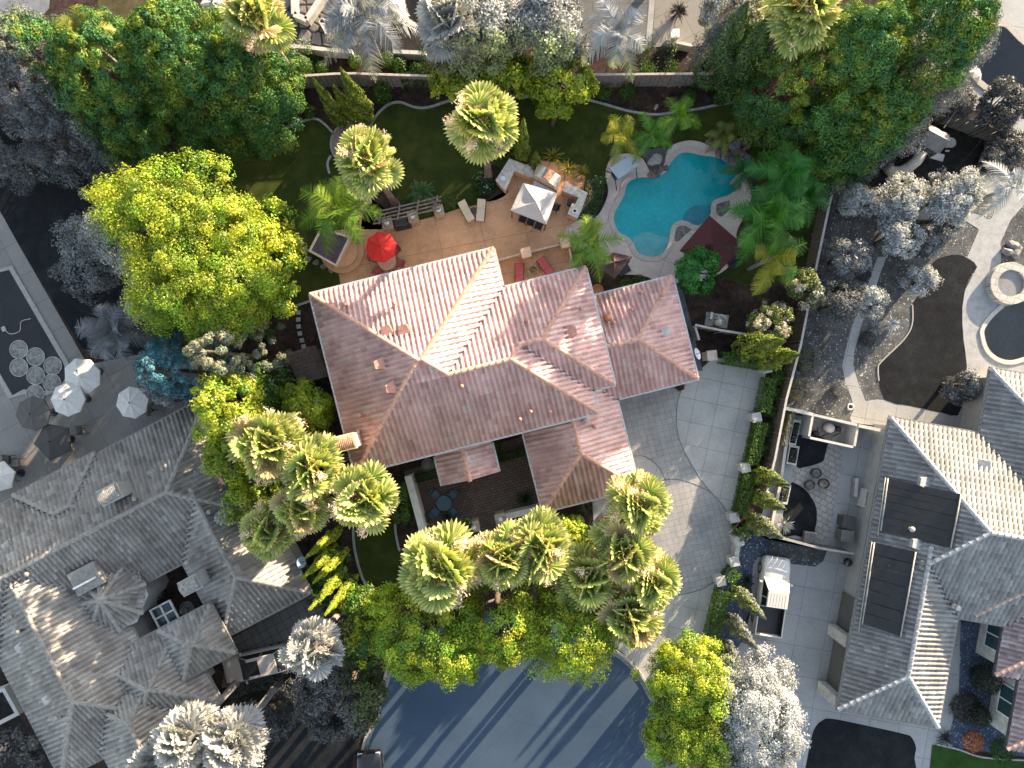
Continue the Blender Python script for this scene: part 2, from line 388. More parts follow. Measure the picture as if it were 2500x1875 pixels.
def hedge_run(label, pts, w, h, cols=DEEP, dens=210, L=.12, seed=3, z0=0.0, grey=True, group=None, name='hedge', tint=1.0, z1=None):
    """clipped hedge following ground pixel points"""
    rs = np.random.default_rng(seed); g = [np.array(at(x, y, 0)) for x, y in pts]
    Ps, Ns = [], []
    for p, q in zip(g, g[1:]):
        d = q-p; ln = np.linalg.norm(d); d = d/ln; s = np.array([-d[1], d[0], 0])
        n = int(dens*ln*(w+2*h))
        u = rs.uniform(-.03, ln+.03, n); a = rs.uniform(-(h+w/2), h+w/2, n)
        side = np.abs(a) > w/2
        off = np.where(side, np.sign(a)*w/2, a)+rs.normal(0, .03, n)
        zz = np.where(side, h-(np.abs(a)-w/2), h)+rs.normal(0, .03, n)
        Ps.append(p+d*u[:, None]+s*off[:, None]+np.array([0, 0, 1])*zz[:, None]+np.array([0, 0, z0]))
        Ns.append(np.where(side[:, None], s*np.sign(a)[:, None], np.array([0, 0, 1.]))+rs.normal(0, .45, (n, 3)))
    P = np.concatenate(Ps); N = np.concatenate(Ns); P[:, 2] = np.maximum(P[:, 2], .02)
    C = palette(len(P), cols, .3)*tint
    if grey: C = greyed(P, C, h)
    b = P.mean(0); b[2] = 0
    V, F, Cv = leaf_geo(P-b, N, L*rs.uniform(.7, 1.3, len(P)), .08, C)
    o = mesh_np(name, V, F, Cv, LEAF); o.location = b
    return tag(o, label, 'hedge', group)
def stick(P0, P1, w, nrm):
    """flat strip quad between point arrays"""
    d = unit(P1-P0); s = np.cross(d, nrm); s = unit(s)*w[:, None]/2
    return np.stack([P0-s, P0+s, P1+s*.25, P1-s*.25], 1).reshape(-1, 3)
def fan_crown(seed, nf=46, grey=False, R=1.75):
    """washingtonia crown at origin: fans of pleated leaf rays on petioles, pale flower sprays, dry tips whose cream also paints in highlights"""
    rs = np.random.default_rng(seed); Vs, Cs = [], []
    for k in range(nf):
        az = rs.uniform(0, 2*np.pi); f = (k+.5)/nf
        el = math.radians(80-128*f+rs.normal(0, 13))
        d = np.array([math.cos(el)*math.cos(az), math.cos(el)*math.sin(az), math.sin(el)])
        pl = R*rs.uniform(.46, .78); droop = np.array([0, 0, -.18*(1-abs(d[2]))])
        o = d*pl+droop
        side = np.cross(d, [0, 0, 1.]); side /= np.linalg.norm(side)+1e-6; nrm = np.cross(side, d)
        if rs.uniform() < .9: # twist
            tw = rs.normal(0, .6); side, nrm = side*math.cos(tw)+nrm*math.sin(tw), nrm*math.cos(tw)-side*math.sin(tw)
        Ln = R*rs.uniform(.48, .68); nr = 20
        a = np.linspace(-1.95, 1.95, nr+1)
        base = np.array(d*.05)
        g = np.array([(.09, .24, .025), (.13, .29, .03), (.07, .21, .04), (.20, .31, .04)][rs.integers(0, 4)])*rs.uniform(.8, 1.2)
        dry = f > .91 or rs.uniform() < .025
        if dry: g = np.array([.28, .2, .1])
        tipc = np.array([.72, .62, .28])*rs.uniform(.8, 1.2)  # cream tip colour, carries painted highlights as well as dryness
        if grey: g = np.array([.95, 1, 1.08])*g.dot([.3, .6, .1])*2.0; tipc = np.array([.36, .34, .31])
        for j in range(nr):
            p = []
            for q, aa in ((0, a[j]), (1, a[j+1])):
                ln = Ln*(1-.18*(abs(aa)/1.95)**2)
                dirv = d*math.cos(aa)*.9+side*math.sin(aa)
                pleat = nrm*(.035 if (j+q) % 2 else -.035)
                p.append((o+dirv*ln*.8+pleat*1.6-np.array([0, 0, .04*ln]), dirv, ln))
            am = (a[j]+a[j+1])/2; dm = d*math.cos(am)*.9+side*math.sin(am); lm = p[0][2]*rs.uniform(.92, 1.08)
            tip = o+dm*lm-np.array([0, 0, rs.uniform(.12, .3)*lm*.5])
            Vs += [o, p[0][0], tip, p[1][0]]
            Cs += [g*.85, g*.8+tipc*.2, tipc*.85+g*.25, g*.8+tipc*.2]
        pc = np.array([.2, .19, .05]) if not grey else np.array([.3, .29, .27])
        w = side*.035
        Vs += [base-w, base+w, o+w*.6, o-w*.6]; Cs += [pc]*4
    # flower / seed sprays: cream tassels
    for k in range(9):
        az = rs.uniform(0, 2*np.pi); el = math.radians(rs.uniform(-10, 65)); L = R*rs.uniform(.95, 1.3)
        d = np.array([math.cos(el)*math.cos(az), math.cos(el)*math.sin(az), math.sin(el)])
        n = 150; u = rs.uniform(.55, 1, n); P = d*L*u[:, None]+rs.normal(0, 1, (n, 3))*(.13*R*(.6+.5*u))[:, None]*.55
        P[:, 2] -= .35*(u**2)*.6
        cc = np.array([.8, .63, .5]) if not grey else np.array([.42, .4, .37])
        c = cc*(1+rs.normal(0, .2, (n, 1)))
        V, F, Cv = leaf_geo(P, rs.normal(size=(n, 3)), .16*R/1.75, .05, c)
        Vs += list(V); Cs += list(Cv)
    V = np.array(Vs); return V, np.arange(len(V)).reshape(-1, 4), np.array(Cs)
_fan = {}
def fan_proto(kind, grey, height):
    """prototype palm with crown at given height, hidden nowhere: first use moves it"""
    key = (kind, grey)
    if key not in _fan:
        V, F, C = fan_crown(100+kind*7+(50 if grey else 0), 50+4*kind, grey)
        o = mesh_np('crown', V, F, C, PALM); m = o.data; bpy.data.objects.remove(o)
        # ragged skirt of dead leaves
        rs = np.random.default_rng(kind); n = 420
        ang = rs.uniform(0, 2*np.pi, n); u = rs.uniform(0, 1, n)
        P = np.stack([np.cos(ang)*(.2+.4*(1-u)), np.sin(ang)*(.2+.4*(1-u)), -.2-1.1*u], 1)
        N = np.stack([np.cos(ang), np.sin(ang), .2*np.ones(n)], 1)+rs.normal(0, .4, (n, 3))
        c = np.array([.2, .135, .08]) if not grey else np.array([.2, .19, .175])
        V, F, C = leaf_geo(P, N, .5, .1, c*(1+rs.normal(0, .25, (n, 1))))
        o = mesh_np('dead_frond_skirt', V, F, C, PALM); sk = o.data; bpy.data.objects.remove(o)
        _fan[key] = (m, sk)
    return _fan[key]
PALMBARK = mat('palm_bark', (.20, .14, .10), .95, .35, 7, bmp=1.0)
PALMBARKG = mat('grey_palm_bark', (.25, .235, .215), .95, .35, 7, bmp=1.0)
def fan_palm(label, px, py, h, sc=1.0, kind=0, grey=False, grp=None):
    """crown centre at photo pixel, h = crown height; the trunk stands straight below"""
    p = at(px, py, h); t = thing('fan_palm', label, 'palm tree', (p.x, p.y, 0), 0, grp)
    m, sk = fan_proto(kind, grey, h)
    rr = random.Random(px*3+py)
    for nm, me in (('crown', m), ('dead_frond_skirt', sk)):
        o = bpy.data.objects.new(nm, me); COL.objects.link(o); o.parent = t
        o.location = (0, 0, h); o.scale = (sc,)*3; o.rotation_euler = (0, 0, rr.uniform(0, 6.28))
    mb = MB(); zs = np.linspace(0, h, 14); r0 = .24*min(1.1, sc)
    mb.tube([(0, 0, z) for z in zs], [r0*(1.35-.35*min(1, z/1.2))*(1+.05*(i % 2))*(1-.25*z/h) for i, z in enumerate(zs)], 10)
    mb.build('trunk', PALMBARKG if grey else PALMBARK, t, smooth=True)
    return t
def feather_crown(seed, nf=20, R=2.6, cols=None, grey=False, droop=1.0, up=70, wid=.55):
    rs = np.random.default_rng(seed); Vs, Cs = [], []
    cols = cols or [(.12, .2, .02), (.16, .23, .02), (.09, .18, .02)]
    for k in range(nf):
        f = (k+.5)/nf; az = k*2.399+rs.normal(0, .25); el = math.radians(up-(up+12)*f+rs.normal(0, 6))
        L = R*rs.uniform(.85, 1.1)*(.75+.25*min(1, f*2)); n = 38
        u = np.linspace(0, 1, n)
        h = np.cos(el)*u-.08*u**2; v = np.sin(el)*u-droop*(.42+.25*f)*u**2.2
        h = h*L; v = v*L
        dirh = np.array([math.cos(az), math.sin(az), 0]); sidev = np.array([-math.sin(az), math.cos(az), 0])
        P = dirh*h[:, None]+np.array([0, 0, 1])*v[:, None]
        T = np.gradient(P, axis=0); T = unit(T)
        nr = np.cross(np.broadcast_to(sidev, T.shape), T); nr = unit(nr); nr *= np.sign(nr[:, 2:3]+1e-6)
        g = np.array(cols[rs.integers(0, len(cols))])*rs.uniform(.85, 1.2)
        if grey: g = np.array([.95, 1, 1.08])*g.dot([.3, .6, .1])*2.2
        w = R*wid*.5*np.sin(np.pi*np.clip(u*.9+.12, 0, 1))**.7
        for s in (-1, 1):
            i = np.arange(4, n); P0 = P[i]
            lf = T[i]*.55+sidev*s*.85+nr[i]*rs.uniform(-.25, .35, (len(i), 1))
            P1 = P0+unit(lf)*w[i][:, None]*rs.uniform(.8, 1.1, (len(i), 1)); P1[:, 2] -= .25*w[i]
            V = stick(P0, P1, np.full(len(i), .045*R/2.6+.012), nr[i])
            Vs.append(V); Cs.append(np.repeat(g*(1+rs.normal(0, .15, (len(i), 1))), 4, 0))
        rw = sidev*.03
        V = np.stack([P[:-1]-rw, P[:-1]+rw, P[1:]+rw, P[1:]-rw], 1).reshape(-1, 3); Vs.append(V); Cs.append(np.tile(g*1.3, (len(V), 1)))
    V = np.concatenate(Vs); return V, np.arange(len(V)).reshape(-1, 4), np.concatenate(Cs)
def feather_palm(label, px, py, h, R=2.6, nf=20, seed=1, cols=None, grp=None, up=70, droop=1.0, wid=.55, name='feather_palm', jit=16, grey=True, rt=.13, mult=1.0):
    p = at(px, py, h); t = thing(name, label, 'palm tree', (p.x, p.y, 0), 0, grp)
    V, F, C = feather_crown(seed, nf, R, cols, False, droop, up, wid); C = C*mult
    V[:, 2] += h; V[:, 2] = np.maximum(V[:, 2], .06)
    if grey:
        Cq = C.reshape(-1, 4, 3)[:, 0]; Pq = V.reshape(-1, 4, 3)[:, 0]+np.array([p.x, p.y, 0])
        C = np.repeat(greyed(Pq, Cq, h, jit), 4, 0)
    mesh_np('crown', V, F, C, PALM, t)
    mb = MB(); zs = np.linspace(0, h, 10)
    mb.tube([(0, 0, z) for z in zs], [rt*(1.3-.3*min(1, z))*(1+.06*(i % 2)) for i, z in enumerate(zs)], 8)
    mb.build('trunk', PALMBARKG, t, smooth=True)
    return t
def spiky(label, px, py, R=.7, n=60, seed=1, col=(.05, .09, .03), name='spiky_plant', cat='plant', grey=True, el0=75, w=.07, grp=None):
    rs = np.random.default_rng(seed); a = at(px, py, 0); Vs = []
    az = rs.uniform(0, 2*np.pi, n); el = np.radians(rs.uniform(5, el0, n)); L = R*rs.uniform(.8, 1.1, n)
    d = np.stack([np.cos(el)*np.cos(az), np.cos(el)*np.sin(az), np.sin(el)], 1)
    P0 = d*.05; Pm = d*L[:, None]*.6; P1 = d*L[:, None]; P1[:, 2] -= L*.2
    P0[:, 2] += .1; Pm[:, 2] += .1; P1[:, 2] = np.maximum(P1[:, 2]+.1, .05)
    up = np.tile([0, 0, 1.], (n, 1)); s = unit(np.cross(d, up))*w/2
    V = np.concatenate([np.stack([P0-s*.6, P0+s*.6, Pm+s, Pm-s], 1).reshape(-1, 3), np.stack([Pm-s, Pm+s, P1+s*.1, P1-s*.1], 1).reshape(-1, 3)])
    C = np.tile(np.array(col), (len(V)//4, 1))*(1+rs.normal(0, .25, (len(V)//4, 1)))
    if grey: C = greyed(V.reshape(-1, 4, 3)[:, 0]+np.array(a), C, 0)
    o = mesh_np(name, V, np.arange(len(V)).reshape(-1, 4), np.repeat(C, 4, 0), PALM); o.location = a
    return tag(o, label, cat, grp)
# ------------------------------------------------------------------ ground, roads, water
ROT = math.radians(14)
def sheet(name, poly, z, m, smooth=0, kind='structure'):
    p = spline(poly, smooth) if smooth else poly
    w = pxl(p); tri = tessellate_polygon([[Vector((x, y, 0)) for x, y in w]])
    vs = [(x, y, z) for x, y in w]; fs = []
    for t in tri:
        a, b, c = [Vector(vs[i]) for i in t]
        fs.append(tuple(t) if (b-a).cross(c-a).z > 0 else tuple(reversed(t)))
    o = MB().add(vs, fs).build(name, m); return tag(o, kind=kind)
def edging(name, pts, m, w=.12, h=.1, z0=0.0, n=5):
    """raised concrete edging strip along ground points"""
    q = [Vector((*p, 0)) for p in pxl(spline(pts, n, False))]; mb = MB(); vs = []
    for i, p in enumerate(q):
        d = (q[min(i+1, len(q)-1)]-q[max(0, i-1)]).normalized(); s = Vector((-d.y, d.x, 0))*w/2
        vs += [p+s+Vector((0, 0, z0)), p+s*.85+Vector((0, 0, z0+h)), p-s*.85+Vector((0, 0, z0+h)), p-s+Vector((0, 0, z0))]
    fs = []
    for i in range(len(q)-1):
        for k in range(3): fs.append((i*4+k, (i+1)*4+k, (i+1)*4+k+1, i*4+k+1)[::-1])
    return tag(mb.add(vs, fs).build(name, m), kind='structure')
MULCH = ground_mat('mulch', (.018, .0125, .011), (.042, .028, .023), (.075, .05, .04), .5, 16, ((.12, .09, .075), 24, .9))
GDIRT = ground_mat('grey_soil', (.012, .0115, .011), (.024, .023, .021), (.042, .04, .037), .4, 14, ((.16, .15, .135), 20, .9))
LAWN = ground_mat('lawn', (.023, .034, .008), (.036, .05, .01), (.064, .066, .016), .22, 22)
GLAWN = ground_mat('grey_lawn', (.008, .009, .0104), (.013, .0144, .0164), (.021, .0228, .0255), .25, 20)
GRAVEL = ground_mat('grey_gravel', (.045, .046, .047), (.08, .082, .083), (.125, .127, .129), .35, 15, ((.38, .38, .38), 13, .8), bs=1)
BGRAVEL = ground_mat('blue_gravel', (.03, .045, .075), (.06, .08, .12), (.10, .125, .17), .5, 16, ((.4, .42, .45), 15, .8), bs=1)
PATIO = slab_mat('patio_concrete', (.55, .325, .19), (.59, .35, .205), (.18, .105, .07), -ROT+.05, 3.1, 2.6, .012, 0, .75, s1=.5)
DECK = slab_mat('pool_deck_concrete', (.55, .46, .41), (.57, .48, .425), (.18, .15, .135), .35, 2.4, 2.4, .011, 0, .5)
DRIVE = slab_mat('driveway_concrete', (.36, .35, .33), (.385, .375, .35), (.16, .16, .16), .21, 1.62, 1.62, .015, 0, .6, s1=.4)
PAVER = slab_mat('driveway_pavers', (.28, .275, .27), (.315, .31, .30), (.17, .17, .172), -ROT, .42, .42, .014, .0, .75, s1=.35)
GCON = slab_mat('grey_concrete', (.19, .178, .162), (.21, .197, .18), (.07, .066, .06), -.48, 2.3, 2.3, .014, 0, .4)
RCON = slab_mat('pale_grey_concrete', (.275, .275, .272), (.295, .295, .29), (.11, .11, .108), .18, 2.1, 2.1, .014, 0, .4)
GPATH = mat('grey_path_concrete', (.295, .297, .297), .85, .12, 2)
DARKPAVE = slab_mat('dark_grid_pavers', (.10, .095, .088), (.12, .114, .105), (.035, .033, .03), -.48, .62, .62, .02, 0, .5)
BRICK = slab_mat('courtyard_brick', (.10, .07, .06), (.145, .10, .085), (.035, .03, .028), -ROT, .30, .2, .02, .5, .5, s1=.8)
FLAG = mat('dark_concrete', (.1, .095, .09), .85, .2, 2)
EDGE = mat('edging_concrete', (.30, .30, .29), .85, .2, 5)
KERB = mat('kerb_concrete', (.36, .33, .30), .85, .2, 5)

tag(MB().add([(-400, -400, -.012), (400, -400, -.012), (400, 400, -.012), (-400, 400, -.012)], [(0, 1, 2, 3)]).build('ground', MULCH), kind='structure')
Z1, Z2, Z3, Z4 = .004, .012, .02, .028
# colour garden
LAWNP = [(493,330),(600,305),(647,310),(689,316),(727,301),(765,290),(790,301),(818,331),(860,325),(905,304),(923,278),(948,256),(977,250),(1008,261),(1034,264),(1059,259),(1100,246),(1160,240),(1241,234),(1273,239),(1311,234),(1412,240),(1469,253),(1532,271),(1596,280),(1643,275),(1706,266),(1770,253),(1846,244),(1950,270),(2020,330),(2010,480),(1985,600),(1960,680),(1900,690),(1873,684),(1841,697),(1800,690),(1700,650),(1500,450),(1300,440),(1100,530),(900,640),(830,700),(758,735),(700,748),(660,741),(600,720),(500,690),(430,590),(470,430),(495,408)]
sheet('lawn', LAWNP, Z1, LAWN)
sheet('mulch_bed', [(905,470),(935,455),(985,500),(985,545),(950,560),(920,530)], Z2, MULCH, 4)
sheet('mulch_bed', [(1165,420),(1215,405),(1240,470),(1180,490)], Z2, MULCH, 4)
for p in ([(600,305),(647,310),(689,316),(727,301),(765,290),(790,301),(818,331)], [(905,304),(923,278),(948,256),(977,250),(1008,261),(1034,264),(1059,259),(1100,246),(1160,240),(1241,234),(1273,239),(1311,234),(1412,240),(1469,253),(1532,271),(1596,280),(1643,275),(1706,266),(1770,253),(1846,244)], [(493,364),(491,385),(495,408)], [(758,735),(720,747),(700,748),(660,741)], [(808,380),(800,400),(805,425)], [(1841,697),(1860,692),(1873,684)],
          [(862,1290),(866,1340),(878,1390),(890,1420),(915,1450),(934,1475)], [(965,1278),(966,1300),(972,1330),(976,1345)]):
    edging('garden_edging', p, EDGE, .17, .1)
sheet('patio', [(825,656),(832,700),(1040,760),(1240,790),(1430,740),(1420,690),(1396,633),(1380,577),(1405,535),(1450,480),(1440,440),(1380,400),(1310,390),(1240,420),(1235,465),(1201,485),(1176,497),(1119,510),(1081,523),(1008,542),(960,552),(945,520),(925,495),(890,500),(880,560),(850,600),(835,630)], Z2, PATIO)
sheet('path', [(858,395),(885,385),(935,560),(880,560)], Z2, PATIO)
PAD = [(870+62*math.cos(a), 352+58*math.sin(a)) for a in np.linspace(0, 6.28, 29)[:-1]]
sheet('path', PAD, Z2, slab_mat('pad_concrete', (.25, .19, .15), (.27, .2, .16), (.1, .08, .07), 0, 1.2, 1.2))
edging('garden_edging', PAD+PAD[:1], EDGE, .14, .1, n=1)
POOL = [(1678,373),(1713,380),(1751,385),(1770,392),(1792,405),(1800,434),(1795,459),(1782,475),(1757,483),(1741,491),(1735,506),(1735,520),(1725,535),(1706,551),(1691,548),(1675,540),(1656,540),(1641,551),(1635,570),(1632,589),(1624,611),(1608,624),(1589,627),(1567,622),(1553,611),(1547,596),(1535,580),(1513,569),(1501,548),(1499,526),(1507,507),(1523,478),(1528,456),(1542,440),(1564,434),(1596,434),(1621,424),(1637,399),(1656,378)]
DECKP = [(1478,430),(1482,405),(1494,384),(1516,376),(1545,377),(1570,389),(1592,424),(1618,408),(1630,367),(1649,351),(1684,343),(1719,350),(1751,367),(1775,395),(1801,421),(1820,424),(1833,443),(1837,468),(1830,497),(1815,530),(1798,570),(1795,630),(1757,668),(1700,690),(1656,690),(1625,690),(1596,684),(1580,676),(1548,671),(1516,668),(1480,640),(1440,620),(1400,590),(1377,570),(1405,540),(1440,530),(1459,526),(1475,500),(1485,466)]
def ring_sheet(name, outer, inner, z, m):
    a = pxl(outer); b = pxl(inner)
    tri = tessellate_polygon([[Vector((x, y, 0)) for x, y in a], [Vector((x, y, 0)) for x, y in b]])
    vs = [(x, y, z) for x, y in a+b]; fs = []
    for t in tri:
        p, q, r = [Vector(vs[i]) for i in t]
        fs.append(tuple(t) if (q-p).cross(r-p).z > 0 else tuple(reversed(t)))
    return tag(MB().add(vs, fs).build(name, m), kind='structure')
POOLS = spline(POOL, 3)
ring_sheet('pool_deck', spline(DECKP, 3), POOLS, .03, DECK)
# the ground, lawn and mulch lie below the pool basin rim: the basin is a raised liner so no hole is needed
def water_mat(name, c, rough=.03, g=.12):
    m = bpy.data.materials.new(name); m.use_nodes = True; nt = m.node_tree; nt.nodes.clear()
    out = nt.nodes.new('ShaderNodeOutputMaterial'); t = nt.nodes.new('ShaderNodeBsdfTransparent'); gl = nt.nodes.new('ShaderNodeBsdfGlossy')
    t.inputs[0].default_value = c4(c); gl.inputs['Roughness'].default_value = rough
    fr = nt.nodes.new('ShaderNodeFresnel'); fr.inputs[0].default_value = 1.33
    mx = nt.nodes.new('ShaderNodeMixShader'); nt.links.new(fr.outputs[0], mx.inputs[0])
    nt.links.new(t.outputs[0], mx.inputs[1]); nt.links.new(gl.outputs[0], mx.inputs[2]); nt.links.new(mx.outputs[0], out.inputs[0])
    v = _obj(nt); n = noise(nt, v, 2.2, 3, .5); b = nt.nodes.new('ShaderNodeBump'); b.inputs['Strength'].default_value = .12; b.inputs['Distance'].default_value = .05
    nt.links.new(n, b.inputs['Height']); nt.links.new(b.outputs[0], gl.inputs['Normal']); nt.links.new(b.outputs[0], fr.inputs['Normal']); return m
PLAST = mat('pool_plaster', (.002, .50, .50), .6, .1, .45, bmp=.1)
SHELF = mat('shelf_plaster', (.22, .52, .50), .6, .1, 1.5, bmp=.1)
COPING = mat('coping_concrete', (.47, .40, .35), .8, .1, 4)
def pool(poly, deck_z, floor_m, name='pool_basin', smooth=True, cop=.36, m=COPING):
    """liner, water sheet and coping ring"""
    sheet(name, poly, .018, floor_m)
    q = [Vector((*p, 0)) for p in pxl(poly)]; n = len(q); cen = sum(q, Vector())/n
    area = sum(a.x*b.y-b.x*a.y for a, b in zip(q, q[1:]+q[:1])); sg = 1 if area > 0 else -1
    mb = MB(); vs = []
    for i, p in enumerate(q):
        d = (q[(i+1) % n]-q[i-1]).normalized(); o = Vector((d.y, -d.x, 0))*sg
        vs += [p+Vector((0, 0, .0)), p+Vector((0, 0, .075)), p+o*.03+Vector((0, 0, .085)), p+o*cop+Vector((0, 0, .085)), p+o*(cop+.015)+Vector((0, 0, .02))]
    fs = []
    for i in range(n):
        j = (i+1) % n
        for k in range(4):
            f = (i*5+k, j*5+k, j*5+k+1, i*5+k+1); fs.append(f if sg < 0 else f[::-1])
    tag(mb.add(vs, fs).build('pool_coping', m), kind='structure')
sheet('mulch_bed', DECKP, .0145, MULCH, 3)
pool(POOLS, .03, PLAST)
sheet('pool_shelf', [(1544,583),(1550,578),(1567,569),(1589,567),(1608,575),(1633,580),(1631,592),(1624,611),(1608,624),(1589,627),(1567,622),(1553,611),(1547,596)], .03, SHELF)
sheet('pool_step', [(1735,503),(1735,520),(1725,535),(1706,550),(1691,547),(1666,540),(1668,524),(1680,511),(1697,502),(1715,500)], .026, mat('step_plaster', (.03, .32, .38), .6, .1, 1.5))
sheet('water', POOLS, .06, water_mat('pool_water', (.80, .96, .98), .03))
# driveway, road, walks
sheet('driveway', [(1440,990),(1600,960),(1706,905),(1744,872),(1872,893),(1860,975),(1838,1011),(1818,1121),(1796,1216),(1783,1273),(1795,1299),(1796,1343),(1755,1407),(1748,1432),(1726,1556),(1704,1640),(1660,1720),(1622,1742),(1592,1690),(1570,1650),(1550,1622),(1520,1594),(1485,1572),(1420,1540),(1440,1450),(1450,1300),(1440,1100)], Z1, DRIVE)
sheet('paved_drive', spline([(1480,985),(1600,952),(1668,940),(1654,982),(1652,1042),(1665,1090),(1703,1159),(1735,1201),(1766,1235),(1781,1264),(1791,1300),(1792,1343),(1751,1416),(1719,1435),(1681,1448),(1643,1453),(1560,1440),(1490,1420),(1480,1250)], 4), Z2, PAVER)
sheet('driveway_inlay', spline([(1545,1115),(1575,1117),(1600,1135),(1622,1170),(1580,1185),(1540,1185)], 4), Z3, DRIVE)
DARKLINE = mat('dark_joint', (.12, .12, .125), .9)
for p in ([(1668,940),(1654,982),(1652,1042),(1665,1090),(1703,1159),(1735,1201),(1766,1235),(1781,1264)], [(1620,1172),(1650,1170),(1690,1180),(1735,1201)], [(1751,1416),(1719,1435),(1681,1448),(1643,1453),(1600,1449)], [(1545,1113),(1575,1115),(1602,1133),(1624,1170)]):
    edging('paving_joint', p, DARKLINE, .05, .012, .012)
sheet('walkway', [(1640,690),(1662,690),(1716,905),(1690,905)], Z3, mat('wet_concrete', (.07, .085, .11), .5, .25, 1.5))
sheet('courtyard', [(985,1150),(1330,1050),(1360,1250),(1200,1320),(1035,1330)], Z1, BRICK)
sheet('front_lawn', spline([(864,1290),(868,1340),(880,1390),(892,1420),(915,1448),(960,1475),(1030,1440),(1000,1400),(980,1350),(970,1320),(966,1280),(920,1270)], 3), Z1, LAWN)
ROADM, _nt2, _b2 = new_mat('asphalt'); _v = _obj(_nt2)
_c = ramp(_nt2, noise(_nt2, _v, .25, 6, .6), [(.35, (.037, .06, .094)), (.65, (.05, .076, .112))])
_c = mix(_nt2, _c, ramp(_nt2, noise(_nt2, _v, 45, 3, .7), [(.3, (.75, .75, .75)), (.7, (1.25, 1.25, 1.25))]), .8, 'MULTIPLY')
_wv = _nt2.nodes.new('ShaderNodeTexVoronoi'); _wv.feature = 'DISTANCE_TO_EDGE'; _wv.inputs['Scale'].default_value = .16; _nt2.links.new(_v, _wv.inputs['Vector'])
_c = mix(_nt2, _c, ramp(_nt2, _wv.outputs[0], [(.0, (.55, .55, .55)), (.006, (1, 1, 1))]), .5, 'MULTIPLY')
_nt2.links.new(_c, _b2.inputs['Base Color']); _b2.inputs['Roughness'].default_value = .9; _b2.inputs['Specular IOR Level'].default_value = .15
RL = [(945,1625),(938,1660),(925,1700),(908,1760),(893,1800),(880,1850),(868,1920),(840,2100)]
RR = [(1485,1578),(1520,1600),(1550,1628),(1572,1658),(1590,1692),(1640,1780),(1680,1875),(1740,2050)]
RT = [(1000,1560),(1100,1510),(1250,1490),(1400,1520)]
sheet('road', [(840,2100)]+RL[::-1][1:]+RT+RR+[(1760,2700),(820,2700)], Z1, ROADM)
edging('kerb', RT[-1:]+RR[:5], KERB, .18, .14); edging('kerb', RR[4:], KERB, .18, .14); edging('kerb', RL, KERB, .18, .14)
edging('gutter', [(x-5, y+4) for x, y in RT[-1:]+RR], mat('gutter_concrete', (.22, .22, .215), .85, .2, 4), .34, .02, .0)
edging('gutter', [(x+7, y) for x, y in RL], mat('gutter_concrete', (0, 0, 0)), .34, .02, .0)
# grey left garden
sheet('grey_lawn', [(-200,250),(120,330),(250,420),(300,560),(360,700),(400,900),(300,900),(200,850),(41,589),(0,523),(-200,440)], Z1, GLAWN)
sheet('grey_terrace', [(-300,430),(-60,480),(0,515),(41,589),(203,871),(215,890),(395,855),(470,895),(540,990),(200,1230),(0,1350),(-300,1500)], Z2, GCON)
GPOOLM = mat('grey_pool_floor', (.05, .048, .044), .6, .2, .4)
GP = [(24,659),(155,885),(168,915),(150,940),(95,960),(60,950),(32,965),(-40,840),(-140,700)]
GPS = [(x, y) for x, y in GP]
pool(GPS, .03, GPOOLM, m=mat('grey_coping', (.30, .28, .25), .85, .1, 4))
sheet('water', GPS, .05, water_mat('grey_pool_water', (.9, .9, .9), .05))
sheet('dark_driveway', [(769,1442),(830,1460),(800,1500),(730,1530),(690,1660),(600,1700),(540,1690),(560,1560)], Z2, DARKPAVE)
sheet('grey_lawn', [(560,1700),(690,1760),(850,1755),(885,1770),(878,1800),(860,1860),(850,1950),(560,1950)], Z1, GLAWN)
sheet('grey_soil', [(-100,1560),(130,1860),(160,1960),(-100,1960)], Z1, GDIRT)
sheet('soil_bed', [(540,1680),(720,1650),(880,1700),(850,1760),(690,1765),(540,1760)], Z3, GDIRT)
# grey gardens at the top
sheet('terrace', [(-300,-200),(135,-200),(120,20),(85,60),(40,70),(-300,40)], Z1, mat('slate_paving', (.16, .17, .185), .8, .15, 1.5))
sheet('dry_lawn', [(230,-150),(420,-150),(420,70),(330,80),(240,40)], Z1, ground_mat('dry_lawn', (.04, .035, .018), (.07, .06, .03), (.1, .085, .045), .4, 18))
FST, _n3, _b3 = new_mat('flagstone'); _v = _obj(_n3)
_vo = _n3.nodes.new('ShaderNodeTexVoronoi'); _vo.inputs['Scale'].default_value = 1.25; _vo.feature = 'DISTANCE_TO_EDGE'; _n3.links.new(_v, _vo.inputs['Vector'])
_vc = _n3.nodes.new('ShaderNodeTexVoronoi'); _vc.inputs['Scale'].default_value = 1.25; _n3.links.new(_v, _vc.inputs['Vector'])
_sep = _n3.nodes.new('ShaderNodeSeparateColor'); _n3.links.new(_vc.outputs['Color'], _sep.inputs[0])
_cc = ramp(_n3, _sep.outputs[0], [(0, (.12, .105, .10)), (1, (.19, .165, .155))])
_cc = mix(_n3, _cc, ramp(_n3, noise(_n3, _v, 4, 5, .7), [(.3, (.7, .7, .7)), (.7, (1.2, 1.2, 1.2))]), .7, 'MULTIPLY')
_cc = mix(_n3, (.012, .012, .012), _cc, ramp(_n3, _vo.outputs[0], [(.05, (0, 0, 0)), (.11, (1, 1, 1))]))
_n3.links.new(_cc, _b3.inputs['Base Color']); _b3.inputs['Roughness'].default_value = .8
bump(_n3, _b3, ramp(_n3, _vo.outputs[0], [(.03, (0, 0, 0)), (.14, (1, 1, 1))]), .6, .06)
sheet('flagstone_terrace', [(690,-60),(860,-60),(900,60),(905,100),(840,125),(680,105)], Z2, FST)
sheet('grey_soil', [(840,-60),(1240,-60),(1240,120),(900,130)], Z1, GDIRT)
sheet('grey_lawn', [(985,-60),(1100,-60),(1110,40),(1075,65),(1020,55),(990,30)], Z2, GLAWN)
